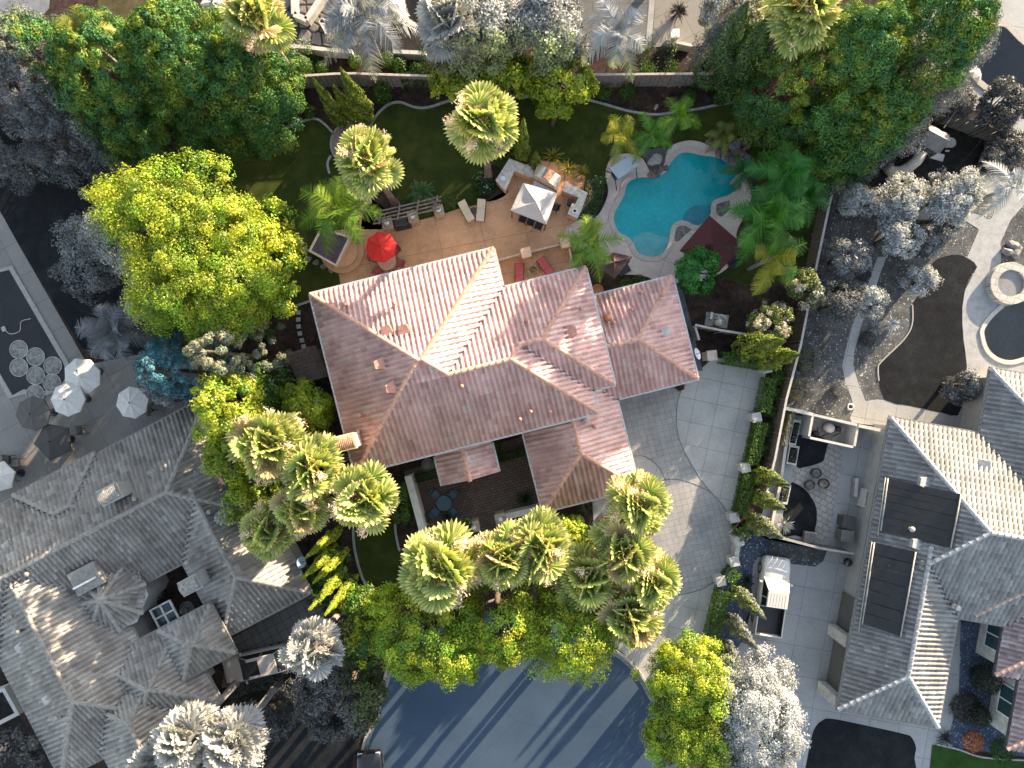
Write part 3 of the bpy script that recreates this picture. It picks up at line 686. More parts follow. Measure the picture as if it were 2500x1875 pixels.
COURT = slab_mat('court_paving', (.12, .122, .125), (.133, .135, .138), (.06, .061, .062), .02, 1.3, 1.3, .02, 0, .8)
sheet('court', [(1375,-80),(1592,-80),(1580,120),(1390,110)], Z2, COURT)
sheet('path', [(1592,-80),(1605,-80),(1590,122),(1575,122)], Z3, GPATH)
sheet('grey_terrace', [(1605,-80),(1720,-80),(1720,112),(1592,115)], Z2, GCON)
GP2 = [(2341,30),(2370,32),(2395,50),(2417,58),(2452,60),(2474,79),(2500,104),(2580,160),(2580,240),(2500,225),(2455,215),(2414,218),(2392,204),(2370,190),(2340,182),(2310,160),(2300,90)]
sheet('grey_terrace', [(2250,-100),(2800,-100),(2800,330),(2480,330),(2410,275),(2330,260),(2290,225),(2250,180)], Z1, RCON)
sheet('pool_basin', spline(GP2, 3), .018, GPOOLM); sheet('water', spline(GP2, 3), .05, water_mat('dark_pool_water', (.85, .88, .92), .05))
edging('pool_coping', GP2+GP2[:1], mat('grey_coping', (0, 0, 0)), .5, .1)
# grey gardens on the right
sheet('gravel_bed', [(2012,455),(2300,380),(2560,400),(2560,1080),(2180,1045),(1905,1010),(1960,800)], Z1, GRAVEL)
sheet('playground', [(2268,262),(2428,318),(2385,418),(2300,450),(2150,470),(2080,445),(2060,400),(2150,300)], Z2, ground_mat('bark_chips', (.012, .012, .011), (.022, .021, .02), (.035, .034, .032), .5, 16, ((.12, .115, .11), 9, .95)))
sheet('soil_strip', [(2428,322),(2560,370),(2560,470),(2388,415)], Z2, GDIRT)
sheet('terrace', [(2047,455),(2075,445),(2150,470),(2130,500),(2090,500),(2045,480)], Z3, FLAG)
sheet('path', [(2142,627),(2164,627),(2148,670),(2135,713),(2104,789),(2085,861),(2083,893),(2094,932),(2113,979),(2140,975),(2161,977),(2230,993),(2297,1007),(2338,1014),(2345,985),(2349,966),(2385,966),(2420,1060),(2180,1045),(2120,1040),(2080,1035),(2075,1020),(2085,998),(2078,970),(2063,931),(2056,893),(2063,861),(2078,801),(2116,703)], Z2, RCON)
sheet('path', [(2227,535),(2252,508),(2300,510),(2363,513),(2417,534),(2433,497),(2420,482),(2385,459),(2344,469),(2340,440),(2380,425),(2520,470),(2500,500),(2468,535),(2442,592),(2444,646),(2520,650),(2560,940),(2460,1060),(2350,1060),(2345,985),(2360,895),(2349,830),(2347,766),(2355,710),(2385,652),(2360,630),(2390,560),(2350,535),(2240,537)], Z3, GPATH)
sheet('grey_lawn', spline([(2275,643),(2306,626),(2338,622),(2365,632),(2385,652),(2363,684),(2349,750),(2352,830),(2360,893),(2352,966),(2338,1014),(2297,1007),(2220,990),(2161,977),(2145,916),(2143,900),(2151,883),(2205,830),(2226,792),(2227,744),(2259,697)], 2), Z4, GLAWN)
edging('garden_edging', [(2145,930),(2143,900),(2151,883),(2205,830),(2226,792),(2227,744)], mat('grey_coping', (0, 0, 0)), .1, .06)
sheet('planting_bed', spline([(2344,469),(2365,460),(2385,459),(2420,482),(2433,497),(2426,518),(2417,534),(2390,522),(2363,513)], 3), .036, GRAVEL)
GP3 = [(2449,744),(2420,770),(2398,801),(2397,823),(2408,855),(2433,877),(2465,885),(2500,877),(2580,850),(2580,720),(2480,735)]
GPL = mat('pale_pool_floor', (.15, .142, .13), .6, .12, .5)
sheet('pool_basin', spline(GP3, 3), .034, GPL); sheet('water', spline(GP3, 3), .055, water_mat('pale_pool_water', (.9, .9, .9), .05))
edging('pool_coping', GP3+GP3[:1], mat('pale_coping', (.45, .42, .38), .85, .1, 4), .35, .1)
sheet('side_yard', [(1912,1010),(2180,1045),(2120,1420),(1990,1375),(1850,1305)], Z2, RCON)
for nm, p in (('grey_lawn', [(1946,1065),(1990,1060),(2026,1083),(2023,1105),(2010,1125),(1990,1134),(1965,1140),(1944,1137)]), ('grey_lawn', [(1931,1180),(1950,1184),(1972,1202),(1990,1232),(1994,1258),(1984,1311),(1940,1307),(1905,1300)])):
    sheet(nm, spline(p, 3), Z3, GLAWN)
FLAG2 = slab_mat('grey_flagstones', (.27, .255, .23), (.34, .32, .29), (.17, .16, .145), .5, .5, .38, .03, .4, .5)
sheet('flagstone_path', [(2022,1080),(2060,1070),(2045,1200),(2020,1320),(1985,1318),(1996,1258),(1990,1230),(1965,1190),(1930,1175),(1935,1145),(1990,1138),(2010,1127)], Z4, FLAG2)
sheet('blue_gravel', [(1805,1300),(1857,1300),(2020,1340),(2018,1372),(1990,1386),(1935,1380),(1863,1362),(1845,1395),(1830,1480),(1800,1600),(1745,1640),(1725,1560),(1760,1420)], Z2, BGRAVEL)
sheet('gravel_bed', [(1880,1318),(2018,1345),(2009,1368),(1990,1381),(1936,1375),(1880,1355)], Z3, GRAVEL)
sheet('grey_driveway', [(1836,1410),(1838,1380),(1850,1360),(1880,1358),(1936,1377),(1990,1383),(2009,1370),(2020,1342),(2120,1370),(2300,1420),(2400,1500),(2345,1700),(2330,1800),(2290,1960),(1790,1960),(1720,1820),(1760,1640),(1815,1560),(1836,1480)], Z3, RCON)
sheet('grey_lawn', spline([(1950,1960),(1966,1875),(1980,1803),(1990,1775),(2005,1760),(2028,1754),(2110,1770),(2205,1791),(2225,1800),(2236,1825),(2232,1850),(2220,1960)], 3), Z4, GLAWN)
sheet('gravel_bed', [(2345,1500),(2420,1480),(2520,1560),(2520,1850),(2340,1826),(2290,1800),(2320,1780),(2340,1700)], .036, BGRAVEL)
sheet('green_lawn', [(2275,1818),(2300,1818),(2340,1830),(2400,1848),(2520,1856),(2520,1960),(2260,1960)], .044, ground_mat('green_lawn', (.016, .04, .008), (.025, .06, .012), (.035, .075, .016), .3, 22))
edging('garden_edging', [(2285,1816),(2340,1829),(2400,1848),(2520,1856)], KERB, .12, .1)

# ------------------------------------------------------------------ roofs
PIT = .385
def facet_mesh(bmT, O, e, n, z0, tan, polys, per=.325, crs=.44, amp=.115, rs=None):
    """barrel tiles on one roof slope; polys are convex, in metres along the eave / inward from it"""
    prof = [(0, -.25), (.06, .45), (.29, 1), (.52, .45), (.58, -.25), (.79, -.38)]
    cosp = 1/math.sqrt(1+tan*tan); L = crs*cosp
    for poly in polys:
        s0 = min(p[0] for p in poly); s1 = max(p[0] for p in poly); r1 = max(p[1] for p in poly); r0 = min(p[1] for p in poly)
        i0 = math.floor(s0/per); i1 = math.ceil(s1/per); j0 = math.floor(r0/L); j1 = math.ceil(r1/L)
        ss = [(i, t, a) for i in range(i0, i1) for t, a in prof]+[(i1, 0, 0)]
        bm = bmesh.new(); rows = []; rnd = random.Random(int(abs(O[0]*91+O[1]*17)))
        for j in range(j0, j1):
            jit = {i: rnd.uniform(0, .022) if rnd.random() < .7 else rnd.uniform(.02, .045) for i in range(i0, i1+1)}
            for k in (0, 1):
                row = []
                for i, t, a in ss:
                    cov = a > 0
                    h = amp*a+(.05+(jit[i] if cov else 0))*(1-k)
                    row.append(bm.verts.new(((i+t)*per, (j+k)*L, h)))
                rows.append(row)
        for q in range(len(rows)-1):
            for c in range(len(ss)-1):
                bm.faces.new((rows[q][c], rows[q][c+1], rows[q+1][c+1], rows[q+1][c]))
        # clip to the convex polygon
        m = len(poly); ar = sum(poly[k][0]*poly[(k+1) % m][1]-poly[(k+1) % m][0]*poly[k][1] for k in range(m))
        for k in range(m):
            a, b = poly[k], poly[(k+1) % m]; d = (b[0]-a[0], b[1]-a[1]); ln = math.hypot(*d)
            if ln < 1e-4: continue
            nn = Vector((d[1]/ln, -d[0]/ln, 0))*(1 if ar > 0 else -1)
            bmesh.ops.bisect_plane(bm, geom=bm.verts[:]+bm.edges[:]+bm.faces[:], plane_co=Vector((a[0], a[1], 0)), plane_no=nn, clear_outer=True, dist=1e-5)
        base = {}
        uvT = bmT.loops.layers.uv.verify()
        for v in bm.verts:
            s, r, h = v.co
            w = Vector((O[0]+e[0]*s+n[0]*r, O[1]+e[1]*s+n[1]*r, z0+r*tan+h))
            base[v] = (bmT.verts.new(w), s/per+O[0]*7, r/L+O[1]*5)
        off = (round(O[0]*7), round(O[1]*5))
        flip = e[0]*n[1]-e[1]*n[0] < 0
        for f in bm.faces:
            vs = [base[v] for v in f.verts]
            if flip: vs = vs[::-1]
            cs = sum(v.co.x for v in f.verts)/len(f.verts)/per; cr = sum(v.co.y for v in f.verts)/len(f.verts)/L
            try: nf = bmT.faces.new([x[0] for x in vs])
            except ValueError: continue
            nf.smooth = True
            u = (math.floor(cs+1e-6)+.5+off[0], math.floor(cr+1e-6)+.5+off[1])
            for l in nf.loops: l[uvT].uv = u
        bm.free()
def bm_obj(bm, name, m, parent):
    off = base_of(parent)
    for v in bm.verts: v.co -= off
    me = bpy.data.meshes.new(name); bm.to_mesh(me); bm.free(); me.materials.append(m)
    o = bpy.data.objects.new(name, me); COL.objects.link(o); o.parent = parent; return o
def caps(mb, P, Q, r=.15, L=.42, lift=.05):
    P, Q = Vector(P), Vector(Q); d = Q-P; ln = d.length; d = d/ln
    if d.z < -1e-3: P, Q, d = Q, P, -d
    s = d.cross(Vector((0, 0, 1))).normalized(); u = s.cross(d); n = max(1, int(ln/L))
    for i in range(n):
        a = P+d*(ln*i/n); b = P+d*(ln*(i+1)/n+.03); vs = []
        jl = random.uniform(0, .02)
        for p, rr, lf in ((a, r*1.12, lift+.03+jl), (b, r*.92, lift)):
            for k in range(7):
                t = math.pi*k/6; vs.append(p+s*math.cos(t)*rr+u*(math.sin(t)*rr+lf-.06))
        mb.add(vs, [(k, k+1, 8+k, 7+k) for k in range(6)]+[tuple(range(7))[::-1]])
class Frame:
    """a house's own axes: p,q in photo pixels at eave height z -> metres"""
    def __init__(s, ax, ay, z, c=1.0):
        s.a = (ax, ay); s.z = z; s.sc = (H-z)/H/K
    def w(s, p, q):
        px = p*s.a[0]-q*s.a[1]; py = p*s.a[1]+q*s.a[0]
        return Vector(((px-1250)*s.sc, (937.5-py)*s.sc, s.z))
    def dir(s, dp, dq):
        px = dp*s.a[0]-dq*s.a[1]; py = dp*s.a[1]+dq*s.a[0]; return (px, -py)
def hip_roof(fr, rect, house, mats, tan=PIT, gable='', nocap=(), name='roof', wall=True, dz=0.0, wall_in=.5, gut=True, stub=0.0):
    """one hipped (or gabled on sides in 'gable': n s e w) tiled roof block over a rectangle (p0,p1,q0,q1)"""
    p0, p1, q0, q1 = rect; sc = fr.sc; A, B = (p1-p0)*sc, (q1-q0)*sc
    bm = bmesh.new(); half = min(A, B)/2; z = fr.z+dz
    segs = []
    W = lambda a, b, h: (lambda v: Vector((v.x, v.y, z+h)))(fr.w(p0+a/sc, q0+b/sc))
    if A >= B:
        rl, rr_ = (0 if 'w' in gable else half), (A if 'e' in gable else A-half)
        R0, R1 = (rl, half), (rr_, half)
    else:
        rl, rr_ = (0 if 'n' in gable else half), (B if 's' in gable else B-half)
        R0, R1 = (half, rl), (half, rr_)
    C = [(0, 0), (A, 0), (A, B), (0, B)]
    if A >= B: N = [C[0], C[1], R1, R0]; S_ = [C[2], C[3], R0, R1]; E = [C[1], C[2], R1]; Wt = [C[3], C[0], R0]
    else: N = [C[0], C[1], R0]; S_ = [C[2], C[3], R1]; E = [C[1], C[2], R1, R0]; Wt = [C[3], C[0], R0, R1]
    hz = lambda p: half*tan if p in (R0, R1) else 0
    for nm, pl, o, ed, nd in (('n', N, (0, 0), (1, 0), (0, 1)), ('s', S_, (A, B), (-1, 0), (0, -1)), ('e', E, (A, 0), (0, 1), (-1, 0)), ('w', Wt, (0, B), (0, -1), (1, 0))):
        if nm in gable: continue
        O = W(o[0], o[1], 0); e = fr.dir(*ed); n = fr.dir(*nd)
        loc = [((x-o[0])*ed[0]+(y-o[1])*ed[1], (x-o[0])*nd[0]+(y-o[1])*nd[1]) for x, y in pl]
        loc2 = [(a, b if b > 1e-6 else -.06) for a, b in loc]
        facet_mesh(bm, O, e, n, z, tan, [loc2])
    rf = bm_obj(bm, name, mats['tile'], house)
    mb = MB()
    pairs = []
    if (A >= B and abs(rr_-rl) > .05) or (A < B and abs(rr_-rl) > .05): pairs.append((R0, R1))
    for c, r in ((C[0], R0), (C[3], R0 if A >= B else R1), (C[1], R1 if A >= B else R0), (C[2], R1)):
        if C.index(c) in nocap: continue
        if (r == R0 and (('w' in gable and A >= B) or ('n' in gable and A < B))) or (r == R1 and (('e' in gable and A >= B) or ('s' in gable and A < B))): 
            pass
        else: pairs.append((c, r))
    for a, b in pairs: caps(mb, W(a[0], a[1], hz(a)), W(b[0], b[1], hz(b)))
    if mb.v: mb.build('ridge_cap', mats['cap'], rf, world=True, smooth=False)
    cen = W(A/2, B/2, 0); rz = math.atan2(fr.dir(1, 0)[1], fr.dir(1, 0)[0])
    if gut:
        mb = MB()
        e = fr.dir(1, 0); f = fr.dir(0, 1)
        for (a, b, la, lb) in ((A/2, -.07, A+.2, .12), (A/2, B+.07, A+.2, .12), (-.07, B/2, .12, B-.05), (A+.07, B/2, .12, B-.05)):
            w = W(a, b, 0); mb.box((w.x, w.y, z-.05), (la, lb, .13), rz)
        mb.box((cen.x, cen.y, z-.12), (A-.02, B-.02, .1), rz)
        mb.build('gutter', mats['gutter'], rf, world=True)
    if gable:
        mb = MB()
        for s_, g in (('n', [(0, 0), (A, 0)]), ('s', [(0, B), (A, B)]), ('w', [(0, 0), (0, B)]), ('e', [(A, 0), (A, B)])):
            if s_ in gable:
                r = R0 if s_ in 'nw' else R1
                a, b, c = W(*g[0], -.02), W(*g[1], -.02), W(r[0], r[1], half*tan-.03)
                mb.add([a, b, c, a, b, c], [(0, 1, 2), (5, 4, 3)])
        mb.build('gable', mats['wall'], house, world=True)
    if wall:
        MB().box((cen.x, cen.y, (z-.17)/2), (A-2*wall_in, B-2*wall_in, z-.17), rz).build('wall', mats['wall'], house, world=True)
    return rf
def roof_vent(fr, p, q, run, house, m, face, tan=PIT, s=1.0, name='roof_vent'):
    """small hooded vent dormer sitting on a slope; face = down-slope direction in plan, run = metres in from the eave"""
    w = fr.w(p, q); z = fr.z+run*tan+.04; d = Vector((*face, 0)).normalized(); sd = Vector((-d.y, d.x, 0))
    f = w+d*.25*s; b = w-d*.4*s
    vs = [f+sd*.3*s, f-sd*.3*s, f+sd*.24*s+Vector((0, 0, .3*s)), f-sd*.24*s+Vector((0, 0, .3*s)), b+sd*.42*s+Vector((0, 0, .16*s)), b-sd*.42*s+Vector((0, 0, .16*s)), b+sd*.42*s-Vector((0, 0, .1)), b-sd*.42*s-Vector((0, 0, .1))]
    for v in vs: v.z += z-fr.z
    for i in (0, 1): vs[i].z -= .25*s*tan+.05
    MB().add(vs, [(0, 2, 3, 1), (2, 4, 5, 3), (0, 6, 4, 2), (1, 3, 5, 7)]).build(name, m, house, world=True)
def vent_pipe(fr, p, q, run, house, m, r=.07, h=.45, cap=True, tan=PIT):
    w = fr.w(p, q); z = fr.z+run*tan
    mb = MB().lathe([(r*2, z+.02), (r*1.6, z+.1), (r, z+.14), (r, z+h)]+([(r*1.8, z+h), (r*1.7, z+h+.1), (.001, z+h+.14)] if cap else [(r*.7, z+h), (r*.7, z+h-.1), (.001, z+h-.1)]), (w.x, w.y, 0), 10)
    mb.build('vent_pipe', m, house, world=True, smooth=True)
TILE = tile_mat('terracotta_tiles', [(0, (.52, .31, .285)), (.25, (.62, .39, .36)), (.6, (.66, .425, .39)), (.9, (.69, .46, .425)), (.97, (.69, .51, .46)), (1, (.61, .51, .48))])
CAP = mat('ridge_tiles', (.60, .33, .235), .75, .2, 4)
GUT = mat('gutter_paint', (.52, .50, .48), .5, .1, 3)
STUC = mat('cream_stucco', (.56, .47, .36), .9, .08, 2)
VENT = mat('terracotta_vent', (.50, .235, .17), .7, .15, 4)
GT = tile_mat('grey_tiles', [(0, (.21, .197, .178)), (.3, (.27, .253, .23)), (.65, (.30, .281, .256)), (.92, (.34, .318, .29)), (1, (.395, .37, .338))])
GT2 = tile_mat('pale_grey_tiles', [(0, (.18, .179, .177)), (.3, (.222, .221, .219)), (.65, (.244, .243, .24)), (.92, (.272, .271, .268)), (1, (.335, .334, .33))])
PTILE = tile_mat('mauve_tiles', [(0, (.26, .2, .2)), (.4, (.34, .26, .26)), (.8, (.4, .31, .3)), (1, (.46, .4, .38))])
GCAP = mat('grey_ridge_tiles', (.27, .248, .217), .75, .2, 4); GCAP2 = mat('pale_ridge_tiles', (.36, .36, .36), .75, .2, 4)
GGUT = mat('grey_gutter', (.20, .188, .17), .5, .1, 3); GSTUC = mat('grey_stucco', (.34, .33, .315), .9, .08, 2)
DGUT = mat('dark_gutter', (.05, .05, .05), .5)
MH = dict(tile=TILE, cap=CAP, gutter=GUT, wall=STUC); MG = dict(tile=GT, cap=GCAP, gutter=GGUT, wall=GSTUC); MR = dict(tile=GT2, cap=GCAP2, gutter=GGUT, wall=GSTUC)
MP = dict(tile=PTILE, cap=mat('orange_ridge_tiles', (.55, .33, .24), .75), gutter=DGUT, wall=mat('pale_stucco', (.5, .48, .42), .9))

# ---- the pink-roofed house in the middle
FA = (.970, -.243)
fm = Frame(*FA, 4.9); sc = fm.sc
house = thing('house', 'large house with pink terracotta hip roofs in the middle of the coloured plot', 'house', (fm.w(900, 1106).x, fm.w(900, 1106).y, 0))
def rfac(name, side, polys, base):
    """slope of the main roof; polys in frame pixels (along, inward run)"""
    bm = bmesh.new()
    if side == 'n': O = fm.w(0, base); e = fm.dir(1, 0); n = fm.dir(0, 1)
    if side == 's': O = fm.w(0, base); e = fm.dir(1, 0); n = fm.dir(0, -1)
    if side == 'e': O = fm.w(base, 0); e = fm.dir(0, 1); n = fm.dir(-1, 0)
    if side == 'w': O = fm.w(base, 0); e = fm.dir(0, 1); n = fm.dir(1, 0)
    pl = [[(a*sc, b*sc if b > 0 else -.06) for a, b in p] for p in polys]
    facet_mesh(bm, O, e, n, fm.z, PIT, pl)
    return bm_obj(bm, name, TILE, house)
r_n = rfac('roof', 'n', [[(561, 0), (1020, 0), (795, 224.75), (786, 224.75)]], 881.5)
r_w = rfac('roof', 'w', [[(881.5, 0), (1331, 0), (1106.25, 224.75)]], 561)
r_s = rfac('roof', 's', [[(561, 0), (1171, 0), (996, 175), (736, 175)], [(736, 175), (845, 175), (795, 224.75), (786, 224.75)]], 1331)
r_e = rfac('roof', 'e', [[(881.5, 0), (981, 0), (1156, 175), (1106, 224.75)]], 1020)
r_n2 = rfac('roof', 'n', [[(1020, 0), (1227, 0), (1080.5, 146.5), (873.5, 146.5)], [(873.5, 146.5), (1024.5, 146.5), (996, 175), (845, 175)]], 981)
r_e2 = rfac('roof', 'e', [[(1274, 0), (1331, 0), (1156, 175), (1127.5, 146.5)]], 1171)
r_s2 = rfac('roof', 's', [[(1171, 0), (1227, 0), (1080.5, 146.5), (1024.5, 146.5)]], 1274)
r_e3 = rfac('roof', 'e', [[(981, 0), (1274, 0), (1127.5, 146.5)]], 1227)
def hp(u, d, run): v = fm.w(u, d); return Vector((v.x, v.y, fm.z+run*sc*PIT))
for rf, prs in ((r_n, [((561, 881.5, 0), (786, 1106, 224.75)), ((1020, 881.5, 0), (795, 1106, 224.75)), ((786, 1106, 224.75), (795, 1106, 224.75))]), (r_s, [((561, 1331, 0), (786, 1106, 224.75)), ((795, 1106, 224.75), (845, 1156, 175)), ((845, 1156, 175), (996, 1156, 175)), ((1171, 1331, 0), (996, 1156, 175))]), (r_n2, [((996, 1156, 175), (1024.5, 1127.5, 146.5)), ((1024.5, 1127.5, 146.5), (1080.5, 1127.5, 146.5)), ((1227, 981, 0), (1080.5, 1127.5, 146.5))]), (r_s2, [((1227, 1274, 0), (1080.5, 1127.5, 146.5))])):
    mb = MB()
    for a, b in prs: caps(mb, hp(*a), hp(*b))
    mb.build('ridge_cap', CAP, rf, world=True)
mb = MB(); hrz = math.atan2(fm.dir(1, 0)[1], fm.dir(1, 0)[0])
for (u0, d0, u1, d1, ou, od) in ((561, 881.5, 1020, 881.5, 0, -1), (1020, 881.5, 1020, 981, 1, 0), (1020, 981, 1227, 981, 0, -1), (1227, 981, 1227, 1274, 1, 0), (1171, 1274, 1227, 1274, 0, 1), (1171, 1274, 1171, 1331, 1, 0), (561, 1331, 1171, 1331, 0, 1), (561, 881.5, 561, 1331, -1, 0)):
    a, b = fm.w(u0, d0), fm.w(u1, d1); o = Vector((*fm.dir(ou, od), 0))*.08; c = (a+b)/2+o
    mb.box((c.x, c.y, fm.z-.05), ((b-a).length+(.16 if od else -.02), .13, .14), hrz if od else hrz+math.pi/2)
mb.build('gutter', GUT, house, world=True)
mb = MB(); ms = MB()
for u0, u1, d0, d1 in ((561, 1020, 881.5, 1331), (1020, 1171, 981, 1331), (1171, 1227, 981, 1274)):
    i = 20; a, b = fm.w(u0, d0), fm.w(u1, d1); c = (a+b)/2
    ms.box((c.x, c.y, fm.z-.12), ((u1-u0)*sc, (d1-d0)*sc, .08), hrz)
    uu1 = u1-i if u1 > 1200 or u1 == 1020 and False else u1-i
    mb.box((c.x, c.y, (fm.z-.18)/2), ((u1-u0)*sc-1.0, (d1-d0)*sc-1.0, fm.z-.18), hrz)
ms.build('soffit', STUC, house, world=True); mb.build('wall', STUC, house, world=True)
fw = Frame(*FA, 3.2)
def poly_roof(fr, facs, cap_prs, hs, m):
    rf = None
    for side, base, polys in facs:
        bm = bmesh.new()
        O, e, n = {'n': (fr.w(0, base), fr.dir(1, 0), fr.dir(0, 1)), 's': (fr.w(0, base), fr.dir(1, 0), fr.dir(0, -1)), 'e': (fr.w(base, 0), fr.dir(0, 1), fr.dir(-1, 0)), 'w': (fr.w(base, 0), fr.dir(0, 1), fr.dir(1, 0))}[side]
        facet_mesh(bm, O, e, n, fr.z, PIT, [[(a*fr.sc, b*fr.sc if b > 0 else -.06) for a, b in p] for p in polys])
        rf = bm_obj(bm, 'roof', m['tile'], hs)
    for a, b in cap_prs:
        A_, B_ = [(lambda v, r: Vector((v.x, v.y, fr.z+r*fr.sc*PIT)))(fr.w(u, d), r) for u, d, r in (a, b)]
        mb = MB(); caps(mb, A_, B_); mb.build('ridge_cap', m['cap'], rf, world=True)
    return rf
def rect_box(fr, r, z0, z1, m, hs, name, inset=0.0):
    a, b = fr.w(r[0], r[2]), fr.w(r[1], r[3]); c = (a+b)/2
    rz = math.atan2(fr.dir(1, 0)[1], fr.dir(1, 0)[0])
    return MB().box((c.x, c.y, (z0+z1)/2), ((r[1]-r[0])*fr.sc-2*inset, (r[3]-r[2])*fr.sc-2*inset, z1-z0), rz).build(name, m, hs, world=True)
def gutters(fr, edges, m, hs):
    mb = MB(); rz = math.atan2(fr.dir(1, 0)[1], fr.dir(1, 0)[0])
    for (u0, d0, u1, d1, ou, od) in edges:
        a, b = fr.w(u0, d0), fr.w(u1, d1); o = Vector((*fr.dir(ou, od), 0))*.08; c = (a+b)/2+o
        mb.box((c.x, c.y, fr.z-.05), ((b-a).length+(.16 if od else -.02), .13, .14), rz if od else rz+math.pi/2)
    mb.build('gutter', m, hs, world=True)
def _hp0(f, p, q, run): v = f.w(p, q); return Vector((v.x, v.y, f.z+run*f.sc*PIT))
# east wing and south-east garage wing (one L-shaped lower roof)
poly_roof(fw, [('n', 1054, [[(1110, 0), (1427, 0), (1299, 128), (1110, 128)]]), ('e', 1427, [[(1054, 0), (1310, 0), (1182, 128)]]),
               ('s', 1310, [[(1222, 0), (1427, 0), (1299, 128), (1094, 128)]]), ('e', 1223, [[(1310, 0), (1533, 0), (1413, 120), (1190, 120)]]),
               ('s', 1533, [[(983, 0), (1223, 0), (1103, 120)]]), ('w', 983, [[(1290, 0), (1533, 0), (1413, 120), (1290, 120)]])],
          [((1427, 1054, 0), (1299, 1182, 128)), ((1427, 1310, 0), (1299, 1182, 128)), ((1110, 1182, 128), (1299, 1182, 128)), ((1223, 1533, 0), (1103, 1413, 120)), ((983, 1533, 0), (1103, 1413, 120))], house, MH)
_mb = MB(); caps(_mb, _hp0(fw, 1103, 1300, 120), _hp0(fw, 1103, 1413, 120)); _mb.build('ridge_cap', CAP, house, world=True)
gutters(fw, [(1232, 1054, 1427, 1054, 0, -1), (1427, 1054, 1427, 1310, 1, 0), (1223, 1310, 1427, 1310, 0, 1), (1223, 1310, 1223, 1533, 1, 0), (983, 1533, 1223, 1533, 0, 1), (983, 1335, 983, 1533, -1, 0)], GUT, house)
rect_box(fw, (1210, 1427, 1054, 1310), 3.02, 3.1, STUC, house, 'soffit'); rect_box(fw, (1210, 1427, 1054, 1310), 0, 3.02, STUC, house, 'wall', .5)
rect_box(fw, (983, 1223, 1345, 1533), 3.02, 3.1, STUC, house, 'soffit'); rect_box(fw, (983, 1223, 1345, 1533), 0, 3.02, STUC, house, 'wall', .5)
# entry porch with a low gable
fp = Frame(*FA, 3.4)
poly_roof(fp, [('w', 760, [[(1335, 0), (1413, 0), (1413, 70.5), (1335, 70.5)]]), ('e', 901, [[(1335, 0), (1413, 0), (1413, 70.5), (1335, 70.5)]])], [((830.5, 1335, 70.5), (830.5, 1415, 70.5))], house, MH)
gutters(fp, [(901, 1340, 901, 1413, 1, 0)], GUT, house); gutters(fp, [(760, 1340, 760, 1413, -1, 0)], GUT, house)
_g = [fp.w(u, 1411) for u in (766, 895, 830.5)]; _g[2].z += 64*fp.sc*PIT
MB().add(_g, [(0, 1, 2)]).build('gable', STUC, house, world=True)
mb = MB()
for u in (768, 893):
    w = fp.w(u, 1405); MB().box((w.x, w.y, 1.65), (.4, .4, 3.3), hrz).build('porch_column', STUC, house, world=True)
# chimney at the west eave: stucco stack with a little barrel-tile cap
def chimney(px, py, z0, z1, w, d, rz, hs, m, capm, tile=True):
    c = at(px, py, z1); ch = MB().box((c.x, c.y, (z0+z1)/2), (w, d, z1-z0), rz).box((c.x, c.y, z1+.05), (w+.16, d+.16, .12), rz).build('chimney', m, hs, world=True, bevel=.02)
    ca, sa = math.cos(rz), math.sin(rz); R = d/2*.98; n = 9; vs = []; fs = []; k = 22
    for i in range(n+1):
        t = math.pi*i/n
        for j in range(k+1):
            u = -w/2+w*j/k; rr = R*(1+.06*(j % 2)); y = -math.cos(t)*rr; zz = math.sin(t)*rr*.62
            vs.append((c.x+u*ca-y*sa, c.y+u*sa+y*ca, z1+.12+zz))
    for i in range(n):
        for j in range(k): fs.append((i*(k+1)+j, i*(k+1)+j+1, (i+1)*(k+1)+j+1, (i+1)*(k+1)+j))
    o = MB().add(vs, fs).build('chimney_cap', capm, ch, world=True); return ch
chimney(842, 1081, 2.5, 6.9, 1.25, .85, hrz, house, mat('chimney_stucco', (.62, .5, .38), .9, .1, 3), mat('brick_cap', (.42, .24, .16), .85, .3, 6))
for u, d, run, fc in ((692, 1092, 131, 'w'), (706, 1153, 145, 'w')): roof_vent(fm, u, d, run*sc, house, VENT, fm.dir(-1, 0))
for u, d, run in ((729, 1018, 136.5), (769, 1026, 145)): roof_vent(fm, u, d, run*sc, house, VENT, fm.dir(0, -1))
roof_vent(fm, 1155, 1125, 72*sc, house, VENT, fm.dir(1, 0)); roof_vent(fw, 1375, 1180, 52*fw.sc, house, mat('silver_vent', (.5, .48, .46), .4), fw.dir(1, 0), s=.8)
for u, d, run in ((600, 921, 39), (612, 1197, 51), (598, 1235, 37), (640, 930, 49), (760, 960, 79), (1055, 1075, 94), (1012, 1288, 43), (1057, 1300, 31), (983, 1300, 31), (1190, 1080, 37), (870, 1190, 141)): vent_pipe(fm, u, d, run*sc, house, VENT)
for u, d, run in ((1305, 1110, 56), (1385, 1095, 42), (1255, 1130, 76), (1340, 1075, 21)): vent_pipe(fw, u, d, run*fw.sc, house, VENT)
vent_pipe(fw, 1245, 1115, 61*fw.sc, house, mat('copper_vent', (.5, .2, .08), .5), r=.14, h=.4)
vent_pipe(fw, 1150, 1360, 73*fw.sc, house, VENT); vent_pipe(fw, 1135, 1338, 88*fw.sc, house, mat('silver_vent', (0, 0, 0)), r=.12, h=.3)

